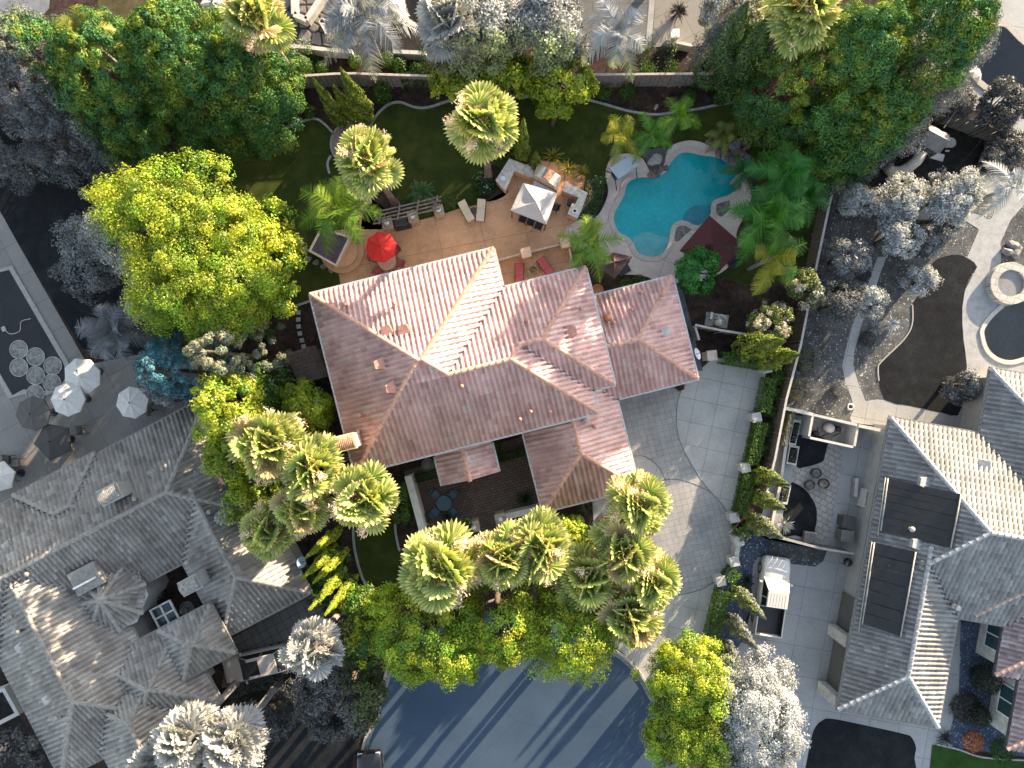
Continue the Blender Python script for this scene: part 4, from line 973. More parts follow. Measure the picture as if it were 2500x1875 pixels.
# ---- the big grey house on the left
GA = (.886, -.463)
fl = Frame(*GA, 3.0)
def PQ(f, x, y): return (x*f.a[0]+y*f.a[1], -x*f.a[1]+y*f.a[0])
_a = PQ(fl, 500, 973); _b = PQ(fl, 769, 1442); _m = PQ(fl, 44, 1397); _c = PQ(fl, 570, 1554)
gh = thing('house', 'sprawling grey tile roofed house on the left with a small inner court', 'house', (at(250, 1450).x, at(250, 1450).y, 0))
q0 = _a[1]; p1 = _a[0]
W1 = 331
hip_roof(fl, (p1-760, p1+10, q0, q0+W1), gh, MG)                                  # long north block
hip_roof(fl, (p1-232, p1+10, q0+60, _b[1]), gh, MG, dz=.012, nocap=(0, 1))                   # east wing
_e = PQ(fl, 0, 1609); _mid = PQ(fl, 199, 1695)
wr = _mid[0]-PQ(fl, 70, 1735)[0]
hip_roof(fl, (_e[0]-2, _e[0]+2+2*160, q0+40, _e[1]+330), gh, MG, dz=.024, nocap=(0, 1))  # west wing
fl2 = Frame(*GA, 3.15)
_r = PQ(fl2, 392, 1619); _r2 = PQ(fl2, 335, 1758)
hip_roof(fl2, (_r[0]-140, _r[0]+88, _r[1]-72, _r[1]+150), gh, MG, dz=.03, wall_in=1.3)                    # south block
hip_roof(fl2, (_r2[0]-110, _r2[0]+140, _r2[1]-130, _r2[1]+190), gh, MG, dz=.07)                    # south-west block
fl3 = Frame(*GA, 3.7)
_t = [PQ(fl3, *p) for p in ((388, 1540), (513, 1473), (575, 1594), (453, 1660))]
hip_roof(fl3, (_t[0][0], _t[1][0], _t[0][1], _t[2][1]), gh, MG, wall_in=1.25)                                 # square tower roof
_g0 = PQ(fl, 38, 1216); _g1 = PQ(fl, 234, 1109); _g2 = PQ(fl, 190, 1311)
hip_roof(fl, (_g0[0], _g1[0], _g0[1]-8, _g2[1]+20), gh, MG, gable='s', dz=.03, gut=True, wall=False)   # cross hip on the north slope
# turret-like bay over the inner court
def turret(px, py, z, R, hgt, hs, m, n=8, rz=0.0):
    c = at(px, py, z); bm = bmesh.new()
    for k in range(n):
        a0 = rz+2*math.pi*k/n; a1 = rz+2*math.pi*(k+1)/n
        A = Vector((c.x+R*math.cos(a0), c.y+R*math.sin(a0), 0)); B = Vector((c.x+R*math.cos(a1), c.y+R*math.sin(a1), 0))
        mid = (A+B)/2; ap = (mid-Vector((c.x, c.y, 0))).length; e = (B-A).normalized(); nn = (Vector((c.x, c.y, 0))-mid).normalized(); l = (B-A).length
        facet_mesh(bm, (mid.x, mid.y), (e.x, e.y), (nn.x, nn.y), z, hgt/ap, [[(-l/2, 0), (l/2, 0), (0, ap)]])
    rf = bm_obj(bm, 'roof', m['tile'], hs); mb = MB()
    for k in range(n):
        a0 = rz+2*math.pi*k/n; caps(mb, (c.x+R*math.cos(a0), c.y+R*math.sin(a0), z), (c.x, c.y, z+hgt))
    mb.build('ridge_cap', m['cap'], rf, world=True)
    MB().lathe([(R-.3, 0), (R-.3, z-.02), (R+.02, z-.02), (R+.02, z+.03)], (c.x, c.y, 0), n).build('wall', m['wall'], hs, world=True)
turret(268, 1452, 3.3, 2.55, 1.05, gh, MG, 8, .3)
chimney(269, 1206, 3, 5.6, 1.3, .9, math.radians(27.6), gh, GSTUC, mat('grey_brick_cap', (.28, .26, .235), .85, .3, 6))
chimney(465, 1428, 1, 5.0, 1.2, .85, math.radians(27.6), gh, GSTUC, mat('grey_brick_cap', (0, 0, 0)))
MB().box((*at(205, 1415, 4.5)[:2], 4.12), (1.9, 1.6, .5), math.radians(27.6)).build('flat_roof', mat('grey_flat_roof', (.22, .207, .185), .8), gh, world=True)
_n = at(205, 1424, 4.5); MB().box((_n.x, _n.y, 4.42), (1.6, .12, .2), math.radians(27.6)).build('skylight_rim', mat('white_paint', (.75, .72, .67), .5), gh, world=True)
for x, y in ((47, 1326), (14, 1442), (78, 1567), (143, 1690)):
    p, q = PQ(fl, x, y); roof_vent(fl, p, q, 2.2, gh, mat('pale_vent', (.42, .395, .355), .6), fl.dir(-1, 0))
for x, y in ((340, 1180), (395, 1150)):
    p, q = PQ(fl, x, y); roof_vent(fl, p, q, 2.5, gh, GCAP, fl.dir(0, -1))
for x, y in ((548, 1173), (612, 1322)):
    p, q = PQ(fl, x, y); roof_vent(fl, p, q, 1.2, gh, VENT if y < 1200 else GCAP, fl.dir(1, 0))
for x, y, run in ((111, 1385, 3.3), (67, 1487, 2.8), (86, 1523, 2.9), (482, 1360, 2.5), (175, 1727, 3), (368, 1206, 3.8), (535, 1240, 2.6), (575, 1267, 1.8)):
    p, q = PQ(fl, x, y); vent_pipe(fl, p, q, run, gh, GCAP, r=.09)

# ---- grey house on the right
RA = (.984, .177)
fr = Frame(*RA, 2.8)
rh = thing('house', 'grey tile roofed house on the right with black solar mats on its roof', 'house', (at(2330, 1350).x, at(2330, 1350).y, 0))
hip_roof(fr, (2320, 3300, 619, 1069), rh, MR, dz=.02, nocap=(3,))
def _hp(f, p, q, run, dz=0): v = f.w(p, q); return Vector((v.x, v.y, f.z+dz+run*f.sc*PIT))
_mb = MB(); caps(_mb, _hp(fr, 2443.5, 946, 123, .02), _hp(fr, 2545, 844, 225, .02)); _mb.build('ridge_cap', GCAP2, rh, world=True)
hip_roof(fr, (2320, 2567, 780, 1341), rh, MR, nocap=(0, 1))
hip_roof(fr, (2540, 3200, 458, 920), rh, MR, dz=.05, nocap=(3,))
def on_slope(f, p, q, run, lift, dz=0.0):
    w = f.w(p, q); return Vector((w.x, w.y, f.z+dz+run*f.sc*PIT+lift))
SOL = mat('solar_mat', (.012, .012, .012), .55, .3, 2, bmp=.4)
def solar(label, cor, dz):
    vs = []
    for x, y in cor:
        p, q = PQ(fr, x, y)
        # shift for slope height: run grows to the right of the eave
        run = max(0, (p-2320)*.955); w = fr.w(2320+run, q); vs.append(Vector((w.x, w.y, fr.z+dz+run*fr.sc*PIT+.21)))
    cen = sum(vs, Vector())/4; t = thing('solar_heating_mat', label, 'solar panel', (cen.x, cen.y, cen.z))
    mb = MB(); n = 7
    for i in range(n):
        a0, a1 = i/n+.004, (i+1)/n-.004
        L0, L1 = vs[0].lerp(vs[3], a0), vs[0].lerp(vs[3], a1); R0, R1 = vs[1].lerp(vs[2], a0), vs[1].lerp(vs[2], a1)
        dn = Vector((0, 0, -.05)); mb.add([L0, R0, R1, L1, L0+dn, R0+dn, R1+dn, L1+dn], [(3, 2, 1, 0), (4, 5, 6, 7), (0, 1, 5, 4), (1, 2, 6, 5), (2, 3, 7, 6), (3, 0, 4, 7)])
    mb.build('absorber', SOL, t, world=True)
    u = Vector((0, 0, .05)); o = (vs[0]-vs[1]).normalized()*.15; GPI = mat('grey_pipe', (.3, .29, .27), .4)
    for P_, r_ in (([vs[0]+u, vs[3]+u], .05), ([vs[1]+u, vs[2]+u], .05), ([vs[0]+u+o, vs[3]+u+o+(vs[3]-vs[0])*.1], .035)):
        MB().tube(P_, r_, 8).build('header_pipe', GPI, t, world=True, smooth=True)
solar('black solar heating mat on the grey roof, the squarer one nearer the top', [(2161, 1166), (2308, 1196), (2284, 1322), (2143, 1293)], .02)
solar('long narrow black solar heating mat lower on the grey roof', [(2129, 1322), (2214, 1338), (2178, 1540), (2099, 1519)], 0)
for x, y, dx, m in ((2382, 1130, (0, -1), GCAP2), (2232, 1172, (-1, 0), GCAP2), (2212, 1318, (-1, 0), GCAP2)):
    p, q = PQ(fr, x, y); run = (q-619)*fr.sc if dx[1] else (p-2320)*fr.sc
    roof_vent(fr, p, q, run*.95, rh, m, fr.dir(*dx), s=1.05)
WP = mat('white_paint', (0, 0, 0))
for x, y, run in ((2310, 1236, 2.9), (2227, 1362, 1.8), (2318, 1474, 1.2), (2201, 1283, 2.0)):
    p, q = PQ(fr, x, y); vent_pipe(fr, p, q, run, rh, mat('pale_vent', (0, 0, 0)), r=.1)
# garage doors recessed on the west wall
for i, (q, ln) in enumerate(((1185, 1.9), (1262, 3.9))):
    pass
def wall_panel(px, py, w, h, z0, rz, m, parent, name, t=.08):
    c = at(px, py, z0+h/2); return MB().box((c.x, c.y, z0+h/2), (t, w, h), rz).build(name, m, parent, world=True)
grz = math.atan2(fr.dir(1, 0)[1], fr.dir(1, 0)[0])
GD = mat('garage_door', (.11, .104, .095), .6, .1, 2)
for q, ln in ((1128, 2.7), (1242, 4.6)):
    w = fr.w(2320, q); e = Vector((*fr.dir(1, 0), 0)); c = w+e*.46
    MB().box((c.x, c.y, 1.1), (.12, ln, 2.2), grz).build('garage_door', GD, rh, world=True)
for q in (1180, 1330):
    w = fr.w(2320, q); e = Vector((*fr.dir(1, 0), 0)); c = w+e*.2
    MB().box((c.x, c.y, 1.25), (.7, .75, 2.5), grz).build('pier', mat('pale_pier', (.5, .47, .42), .9), rh, world=True)
# ---- mauve-roofed house at the right edge (stepped wings)
fe = Frame(*RA, 2.8); eh = thing('house', 'house with mauve tile roofs and pale walls cut by the right edge', 'house', (at(2480, 1600).x, at(2480, 1600).y, 0))
hip_roof(fe, (2606, 2790, 880, 1056), eh, dict(MP, tile=GT2), gable='s', dz=.09)
hip_roof(fe, (2683, 3000, 1000, 1191), eh, MP, dz=.0)
hip_roof(fe, (2744, 3060, 1120, 1364), eh, MP, dz=-.03)
WF = mat('white_frame', (.7, .68, .64), .5); GLS = mat('window_glass', (.03, .06, .07), .08, .1, 1, bmp=0)
def window(c, rz, w, h, hs, name='window', t=.1, bars=1):
    mb = MB()
    L = lambda u, v: (c[0]-math.sin(rz)*u, c[1]+math.cos(rz)*u, c[2]+v)
    for u, v, a, b in ((0, h/2, w+.16, .09), (0, -h/2, w+.16, .09), (-w/2, 0, .09, h-.09), (w/2, 0, .09, h-.09), (0, 0, .08, h-.09)): mb.box(L(u, v), (t, a, b), rz)
    f = mb.build(name, WF, hs, world=True)
    MB().box(c, (.03, w, h), rz).build('pane', GLS, f, world=True); return f
for f_, p_, q_, w_ in ((fe, 2683, 1108, 1.9), (fe, 2744, 1265, 2.0)):
    w = f_.w(p_, q_); e = Vector((*f_.dir(1, 0), 0)); c = w+e*.47
    window((c.x, c.y, 1.45), grz, w_, 1.35, eh)
# ------------------------------------------------------------------ trees
GT1 = 'redwood trees in the upper left'
conifer('grey conifer in the upper left corner cut by the frame', 45, 235, 10.5, 5.0, seed=1, grp=GT1, npuff=330)
conifer('conifer half grey half green, second from the left edge', 195, 230, 10.5, 4.8, seed=2, grp=GT1, npuff=320)
conifer('tall deep green conifer in the middle of the upper left row', 355, 245, 11, 4.9, seed=3, grp=GT1, npuff=340)
conifer('deep green conifer rising above the brown lawn at the top', 510, 205, 11, 4.5, seed=4, grp=GT1, npuff=310)
conifer('lower dark conifer at the right end of the upper left row', 628, 240, 8, 3.2, seed=5, grp=GT1, npuff=220, z0=2.0)
GT3 = 'redwood trees in the upper right'
conifer('huge dark green conifer beside the end of the top wooden fence', 1995, 225, 12, 4.9, seed=6, grp=GT3, npuff=360)
conifer('huge green conifer reaching to the grey pool in the upper right', 2165, 195, 12, 5.2, seed=7, grp=GT3, npuff=400)
conifer('green conifer above the play set, lowest of the upper right group', 2065, 325, 9.5, 3.4, seed=8, grp=GT3, npuff=270)
SAGE = [(.2, .21, .14), (.24, .24, .16), (.15, .18, .13)]
conifer('bright blue spruce beside the grey terrace', 470, 905, 8.5, 2.6, cols=SPRUCE, seed=9, npuff=150, lpp=120, rp=.36, name='blue_spruce')
conifer('pale sage spruce right of the bright blue one', 605, 868, 10.5, 2.2, cols=SAGE, seed=10, npuff=120, lpp=110, rp=.34, name='pale_spruce')
BL = dict(grp='broadleaf trees')
broadleaf('big yellow green tree, upper crown beside the left lawn', 430, 560, 6.8, (5.0, 4.5), 4.0, cols=YEL+GREEN, ncl=460, lpc=175, rc=.6, seed=1, base=(470, 620), L=.13, W=.085)
broadleaf('big yellow green tree, lower crown above the blue spruce', 510, 700, 6.4, (4.5, 3.6), 3.6, cols=GREEN+YEL, ncl=380, lpc=175, rc=.6, seed=2, base=(540, 730), L=.13, W=.085)
broadleaf('green tree on the right flank of the big yellow green tree', 650, 620, 4.2, (2.6, 2.8), 2.4, cols=GREEN, ncl=170, lpc=95, rc=.55, seed=3)
broadleaf('grey olive tree beside the grey pool terrace', 232, 610, 3.4, (2.0, 2.9), 2.2, cols=[(.13, .15, .06), (.16, .18, .08)], ncl=150, lpc=95, rc=.5, seed=4, L=.13, W=.085)
broadleaf('dark grey bush left of the grey olive tree', 195, 690, 2.2, (1.5, 1.4), 1.4, cols=[(.08, .09, .04)], ncl=80, lpc=80, rc=.4, seed=5)
broadleaf('round yellow green tree beside the west eave of the pink roof', 755, 1000, 3.4, (1.75, 1.85), 1.7, cols=YEL, ncl=170, lpc=110, rc=.34, seed=6, L=.13, W=.09, lump=.15)
broadleaf('yellow green tree below the blue spruce', 565, 1000, 6.8, (1.9, 1.9), 3.4, cols=YEL+GREEN, ncl=170, lpc=100, rc=.42, seed=7, L=.14)
broadleaf('dark green bush between blue spruce and round tree', 665, 950, 2.4, (1.6, 1.8), 1.5, cols=DEEP, ncl=100, lpc=90, rc=.45, seed=8)
broadleaf('yellow tree left of the fan palm cluster', 565, 1115, 5.4, (1.4, 1.6), 1.9, cols=YEL, ncl=90, lpc=100, rc=.4, seed=9, L=.14)
broadleaf('pale half grey tree at the roof edge under the left palms', 590, 1235, 5.2, (1.3, 1.3), 1.6, cols=YEL, ncl=80, lpc=100, rc=.4, seed=10, L=.14)
broadleaf('dark tree underneath the left fan palm cluster', 650, 1180, 3.2, (2.2, 2.4), 2.0, cols=GREEN+DEEP, ncl=150, lpc=90, rc=.5, seed=11)
broadleaf('left broadleaf tree standing over the blue road', 1045, 1525, 6.0, (3.7, 3.9), 3.1, cols=GREEN, ncl=430, lpc=175, rc=.5, seed=12, L=.13, W=.085)
broadleaf('middle broadleaf tree standing over the blue road', 1215, 1500, 6.0, (3.0, 3.1), 2.9, cols=GREEN, ncl=330, lpc=100, rc=.5, seed=13, L=.13, W=.085)
broadleaf('right broadleaf tree standing over the blue road', 1390, 1535, 5.8, (3.1, 3.0), 2.8, cols=GREEN, ncl=340, lpc=100, rc=.5, seed=14, L=.13, W=.085)
broadleaf('leafy shrub between the front palms', 1385, 1330, 2.6, (1.5, 2.2), 1.5, cols=YEL+GREEN, ncl=110, lpc=90, rc=.45, seed=15)
broadleaf('yellow green tree beside the driveway mouth', 1690, 1660, 4.4, (3.1, 2.8), 2.4, cols=YEL+GREEN, ncl=330, lpc=175, rc=.5, seed=116, L=.13, W=.085)
broadleaf('yellow green tree at the bottom edge right of the road', 1690, 1820, 4.2, (2.7, 2.8), 2.3, cols=GREEN+YEL, ncl=300, lpc=175, rc=.5, seed=17, L=.13, W=.085)
broadleaf('silver grey tree beside the grey driveway', 1845, 1760, 4.8, (2.7, 4.2), 2.8, cols=[(.3, .3, .3)], ncl=420, lpc=100, rc=.5, seed=18, L=.13, W=.085)
broadleaf('dark green tree at the left edge of the road', 895, 1535, 3.6, (1.9, 2.6), 2.0, cols=DEEP+GREEN, ncl=170, lpc=95, rc=.5, seed=19)
broadleaf('dark tree half grey half green at the road corner', 835, 1700, 3.8, (3.1, 2.5), 2.2, cols=[(.07, .09, .03), (.085, .105, .035)], ncl=230, lpc=100, rc=.48, seed=20, L=.15)
broadleaf('silver tree in the middle of the top edge', 1175, 75, 4.8, (3.4, 3.2), 3.6, cols=[(.2, .24, .12), (.24, .27, .13)], ncl=300, lpc=100, rc=.55, seed=21, L=.16)
broadleaf('silver tree right of the middle of the top edge', 1330, 75, 4.6, (2.8, 2.8), 3.4, cols=[(.2, .24, .12), (.24, .27, .13)], ncl=200, lpc=100, rc=.55, seed=22, L=.16)
broadleaf('yellow green tree at the top fence left of the upper palm', 1130, 205, 3.2, (2.2, 1.5), 1.5, cols=YEL, ncl=130, lpc=95, rc=.45, seed=23)
broadleaf('yellow green tree at the top fence behind the upper palm', 1240, 190, 3.2, (1.7, 1.4), 1.5, cols=YEL+GREEN, ncl=110, lpc=95, rc=.45, seed=24)
broadleaf('yellow tree overhanging the lawn from the top fence', 1370, 195, 3.6, (2.2, 1.9), 1.8, cols=YEL, ncl=160, lpc=95, rc=.45, seed=25)
broadleaf('green lower branch tree overhanging the dark upper lawn', 1355, 262, 2.6, (1.1, .9), 1.1, cols=GREEN, ncl=60, lpc=95, rc=.4, seed=26)
broadleaf('silver tree behind the dark cone trees at the top', 1790, 55, 4.5, (2.2, 2.6), 2.2, cols=[(.22, .23, .16)], ncl=170, lpc=95, rc=.5, seed=27, L=.15)
broadleaf('bright green round tree beside the maroon umbrella', 1700, 660, 2.6, (1.45, 1.3), 1.4, cols=[(.03, .16, .02), (.045, .2, .025)], ncl=190, lpc=100, rc=.36, seed=28, L=.2, W=.07)
for i, (x, y, z, r, c, lb) in enumerate(((2095, 492, 2.2, 1.25, (.34, .35, .22), 'pale grey tree nearest the fence in the right garden'), (2195, 490, 2.6, 1.7, (.34, .34, .3), 'silver grey tree below the play set slide'), (2310, 478, 2.6, 2.0, (.34, .34, .3), 'silver grey tree beside the curved path at upper right'),
        (2195, 575, 2.4, 1.55, (.32, .32, .28), 'round silver grey tree above the narrow path'), (2072, 625, 2.2, 1.3, (.2, .21, .16), 'dull grey tree between fence and narrow path'), (2048, 745, 2.2, 1.45, (.1, .1, .07), 'dark grey round tree by the fence in the right garden'), (2115, 735, 2.2, 1.15, (.3, .3, .27), 'pale tree overhanging the narrow path'),
        (2446, 255, 2.6, 1.6, (.06, .06, .055), 'black grey tree beside the upper right pool terrace'), (2340, 250, 1.6, 1.1, (.08, .08, .06), 'low dark bush on the upper right terrace'), (2440, 380, 1.8, 1.5, (.075, .075, .07), 'dark grey bush right of the play yard'), (2455, 345, 1.6, 1.2, (.07, .07, .065), 'dark shrub behind the play yard kerb'),
        (2350, 940, 1.6, 1.2, (.1, .1, .09), 'bush at the corner of the grey lawn'), (2265, 590, 1.2, 1.2, (.16, .16, .14), 'loose grey shrub above the dark lawn'), (2245, 690, 1.0, 1.1, (.3, .3, .28), 'pale flowering shrub beside the dark lawn'), (2300, 560, 1.0, 1.1, (.15, .15, .13), 'grey shrub under the curved path'), (2330, 545, .9, .6, (.38, .38, .35), 'white flowering shrub under the curved path'))):
    broadleaf(lb, x, y, z, (r, r*.95), r*.8, cols=[c, tuple(.8*v for v in c)], ncl=int(45*r*r)+25, lpc=70, rc=.34, seed=40+i, L=.14, W=.09, grp='grey garden trees')
for i, (x, y, z, r, lb) in enumerate(((1972, 705, 2.2, 1.25, 'white flowering shrub leaning on the right fence'), (1882, 790, 2.0, 1.5, 'white flowering shrub beside the pump corner'))):
    t = broadleaf(lb, x, y, z, (r, r), r*.85, cols=[(.09, .13, .03), (.12, .15, .03), (.5, .45, .36)], ncl=int(50*r*r), lpc=80, rc=.32, seed=60+i, L=.13, W=.1, name='oleander_shrub', cat='shrub', grp='white flowering shrubs')
for i, (x, y, r, lb) in enumerate(((745, 1440, 1.5, 'dark bush between cypresses and front lawn, upper'), (800, 1385, 1.6, 'dark bush beside the five leaning cypresses'), (830, 1450, 1.4, 'dark bush below the five leaning cypresses'), (1130, 1300, .9, 'low dark bush left of the courtyard gate'), (1255, 1330, .8, 'low dark bush right of the courtyard gate'), (1390, 1290, 1.0, 'dark bush in front of the garage wing'), (1040, 1350, .9, 'bush at the foot of the courtyard wall'))):
    broadleaf(lb, x, y, 1.4, (r, r), r*.75, cols=DEEP+[(.05, .07, .02)], ncl=60, lpc=70, rc=.35, seed=80+i, name='bush', cat='bush', grp='dark bushes')
broadleaf('tree added beyond the top edge to shade the grey court', 1660, -190, 5, (3.6, 3.4), 4, cols=DEEP, ncl=150, lpc=70, rc=.6, seed=101, zmin=-1)  # unseen tree put in to throw shade on the grey court
broadleaf('tree added out of view above the silver trees for its shade', 1400, -200, 4.5, (3.2, 3.2), 4, cols=DEEP, ncl=140, lpc=70, rc=.6, seed=103, zmin=-1)  # another unseen tree, added so the top gardens fall in shade
# cypresses
GC = 'cypress trees'
for i, (x, y, h, r, n, lb) in enumerate(((838, 305, 7.2, .5, 3200, 'left of the three cypresses by the round pad'), (866, 296, 6.0, .48, 2600, 'middle of the three cypresses by the round pad'), (899, 292, 7.8, .72, 4200, 'right and largest of the three cypresses by the round pad'), (1274, 392, 7.6, .5, 2400, 'slim cypress behind the outdoor kitchen'), (1305, 410, 3.4, .4, 1200, 'small cypress right beside the slim one'),
        (1805, 850, 8.0, .95, 4200, 'upper lying looking cypress by the drive corner'), (1852, 876, 6.8, .85, 3600, 'lower cypress by the drive corner'), (1845, 1155, 5.8, .62, 2400, 'first of three cypresses beside the drive hedge'), (1840, 1208, 5.6, .62, 2400, 'second of three cypresses beside the drive hedge'), (1830, 1268, 5.8, .68, 2600, 'third of three cypresses beside the drive hedge'),
        (1792, 1440, 5.9, .6, 2400, 'cypress left of the pickup cab'), (1776, 1506, 5.8, .6, 2400, 'cypress left of the pickup bed'), (1760, 1570, 4.6, .6, 2200, 'cypress beside the bottom right yellow tree'),
        (830, 1291, 8, .38, 2400, 'topmost of five leaning cypresses by the grey house'), (822, 1334, 8, .38, 2400, 'second of five leaning cypresses by the grey house'), (846, 1342, 8, .38, 2200, 'third of five leaning cypresses by the grey house'), (842, 1392, 8.4, .38, 2600, 'fourth of five leaning cypresses by the grey house'), (869, 1408, 8, .38, 2600, 'lowest of five leaning cypresses by the grey house'),
        (1712, 190, 9.5, 1.5, 7500, 'thick dull cypress behind the top fence'), (1768, 205, 9.0, 1.5, 7000, 'thick green cypress behind the top fence'), (1830, 180, 9.5, 1.5, 7000, 'thick green cypress nearest the huge conifer'))):
    hot = [(.17, .22, .022), (.22, .26, .026)] if 12 < i < 18 else None
    cypress('%s' % lb, x, y, h, r, seed=i, grp=GC, n=n, cols=hot or ([(.05, .095, .03), (.065, .11, .03)] if i > 17 else None), fat=.3)
# fan palms
GF = 'fan palms'
for i, (x, y, h, s, g, lb) in enumerate(((895, 390, 9.6, 1.0, 0, 'tall fan palm beside the round pad and pergola'), (1178, 300, 10, 1.0, 0, 'tall fan palm beside the outdoor kitchen'), (658, 1085, 8.2, 1.0, 0, 'upper left fan palm of the cluster by the grey house'), (765, 1150, 8.4, 1.0, 0, 'second fan palm of the cluster by the grey house'), (885, 1215, 8.4, .95, 0, 'right fan palm of the cluster, nearest the pink roof'), (735, 1240, 7.6, .9, 0, 'lower middle fan palm of the left cluster'), (655, 1285, 6.6, .85, 0, 'lowest fan palm of the left cluster over the grey roof'),
        (1080, 1385, 8, 1.1, 0, 'front fan palm left of the courtyard gate'), (1230, 1360, 8, .95, 0, 'front fan palm under the courtyard gate'), (1320, 1340, 8, .95, 0, 'front fan palm right of the courtyard gate'), (1557, 1228, 8.4, 1.0, 0, 'fan palm at the corner of the garage wing'), (1520, 1345, 8, .95, 0, 'fan palm in the middle of the right front group'), (1440, 1405, 7, .9, 0, 'darker fan palm on the left of the right front group'), (1588, 1412, 7.4, .9, 0, 'fan palm beside the patterned drive'), (1535, 1500, 7, .95, 0, 'lowest fan palm of the right front group, above the kerb'),
        (764, 1580, 7.2, 1.0, 1, 'white grey fan palm beside the parked grey car'), (455, 1800, 8, .95, 1, 'left grey fan palm at the bottom edge'), (570, 1810, 7.6, .9, 1, 'right grey fan palm at the bottom edge'), (520, 1870, 7, .9, 1, 'grey fan palm cut by the bottom edge'), (390, 1880, 7, .9, 1, 'leftmost grey fan palm on the bottom edge'),
        (625, 48, 8.5, 1.05, 0, 'golden fan palm at the top edge beside the flagstones'), (1960, 15, 10, 1.1, 0, 'golden fan palm between the top cypresses and huge conifer'), (1095, 55, 7, .9, 1, 'grey fan palm at the top edge'))):
    fan_palm(lb, x, y, h, s*(1.07 if 1 < i < 15 else 1.05)*(.92+.05*(i*7 % 5)), i % 3, bool(g), GF)
# feather palms
GP_ = 'feather palms'
for i, (x, y, h, R, nf, kw, lb) in enumerate(((821, 507, 5.6, 3.1, 17, {}, 'large feather palm beside the covered spa'), (1516, 326, 4.2, 2.0, 9, dict(cols=[(.2, .2, .015), (.15, .19, .015)]), 'left of three feather palms above the pool'), (1592, 325, 4.0, 2.0, 9, dict(cols=[(.07, .18, .015)]), 'middle of three feather palms above the pool'), (1656, 285, 4.6, 2.1, 9, dict(cols=[(.1, .2, .015)]), 'right of three feather palms above the pool'), (1766, 330, 2.6, 1.4, 14, dict(cols=[(.12, .14, .03)], up=80), 'small feather palm beside the waterfall rocks'),
        (1925, 425, 5.2, 3.0, 15, dict(cols=[(.025, .12, .015), (.035, .14, .018)]), 'upper of three dense feather palms along the right fence'), (1878, 525, 5.2, 3.2, 16, dict(cols=[(.03, .13, .015), (.05, .15, .015)]), 'middle of three dense feather palms along the right fence'), (1893, 625, 5.0, 2.9, 14, dict(cols=[(.06, .15, .015), (.2, .2, .015)]), 'lower of three dense feather palms along the right fence'), (1960, 480, 4.2, 2.4, 12, dict(cols=[(.025, .11, .015)]), 'feather palm squeezed against the right fence'), (1440, 592, 5.4, 2.5, 11, {}, 'feather palm leaning over the lower patio wall'), (1815, 420, 2.6, 1.7, 12, dict(cols=[(.025, .1, .03)]), 'dark feather palm right of the waterfall rocks'),
        (275, 810, 5.0, 3.0, 18, dict(mult=.75), 'dark grey feather palm beside the white umbrellas'), (885, 35, 6.5, 3.6, 26, dict(cols=[(.2, .2, .17)]), 'big silver feather palm over the flagstones'), (1510, 78, 6.2, 2.9, 13, dict(cols=[(.26, .27, .13)]), 'silver feather palm over the top fence'), (2474, 455, 5, 2.4, 10, dict(cols=[(.3, .3, .27)]), 'white grey feather palm in the planting bed at the right edge'), (200, 85, 9.5, 2.3, 15, dict(cols=[(.2, .2, .03)]), 'golden feather palm between the upper left conifers'), (420, 800, 4, 2.2, 12, dict(cols=[(.06, .09, .03)]), 'dark feather palm under the big yellow green tree'))):
    feather_palm(lb, x, y, h, R, nf, i+3, grp=GP_, **kw)
# clipped shrubs
GB = 'round clipped shrubs'
LIT = [(.05, .1, .015), (.07, .12, .02)]
for i, (x, y, r, lb) in enumerate(((717, 237, .48, 'small round shrub right of the upper left conifers'), (701, 273, .5, 'dark round shrub at the edge of the conifers'), (755, 272, .46, 'olive round shrub on the mulch by the kerb'), (932, 225, .75, 'large round shrub below the top fence'), (866, 148, .5, 'round shrub behind the top fence, first from the left'), (907, 158, .55, 'round shrub behind the top fence, second from the left'), (948, 145, .6, 'round shrub behind the top fence, third from the left'), (976, 158, .58, 'round shrub behind the top fence, fourth from the left'), (1015, 166, .5, 'round shrub behind the top fence, fifth from the left'), (785, 165, .5, 'dark round shrub beside the clipped block'),
        (1475, 225, .55, 'dark shrub below the fence left of the hanging frond'), (1532, 222, .6, 'dark shrub below the fence right of the hanging frond'), (1434, 220, .5, 'dark shrub under the yellow tree'), (1684, 236, .55, 'dark shrub below the thick cypress'), (1760, 238, .55, 'dark shrub near the huge conifer'), (1903, 922, .58, 'topmost ball shrub of the row beside the drive hedge'), (1895, 963, .5, 'second ball shrub of the row beside the drive hedge'), (1881, 1003, .5, 'third ball shrub of the row beside the drive hedge'), (1870, 1049, .53, 'fourth ball shrub of the row beside the drive hedge'), (1860, 1096, .53, 'fifth ball shrub of the row beside the drive hedge'), (1784, 872, .42, 'small ball shrub under the drive corner cypresses'), (1836, 875, .36, 'smallest ball shrub under the drive corner cypresses'),
        (657, 817, .42, 'bright ball shrub near the stepping stones'), (640, 770, .6, 'dark ball shrub at the foot of the big tree'), (1530, 700, .6, 'ball shrub in the bed beside the east wing, left'), (1560, 690, .6, 'golden shrub in the bed beside the east wing, right'), (1095, 492, .6, 'bright round shrub at the pergola end'), (1310, 240, .4, 'low shrub on the upper kerb'))):
    ball('round_shrub', lb, x, y, r, cols=LIT if i in (2, 19, 22, 26, 25) else DEEP, n=int(1500*r), seed=i, grp=GB)
GK = 'clipped block shrubs'
ball('block_shrub', 'large clipped block behind the fence beside the flagstones', 720, 143, 1.25, 2.0, [(.05, .11, .012)], 3000, seed=71, sq=1.2, grp=GK)
ball('block_shrub', 'clipped block behind the fence left of the yellow trees', 1062, 147, 1.05, 1.8, [(.05, .10, .014)], 2300, seed=72, sq=1.2, grp=GK)
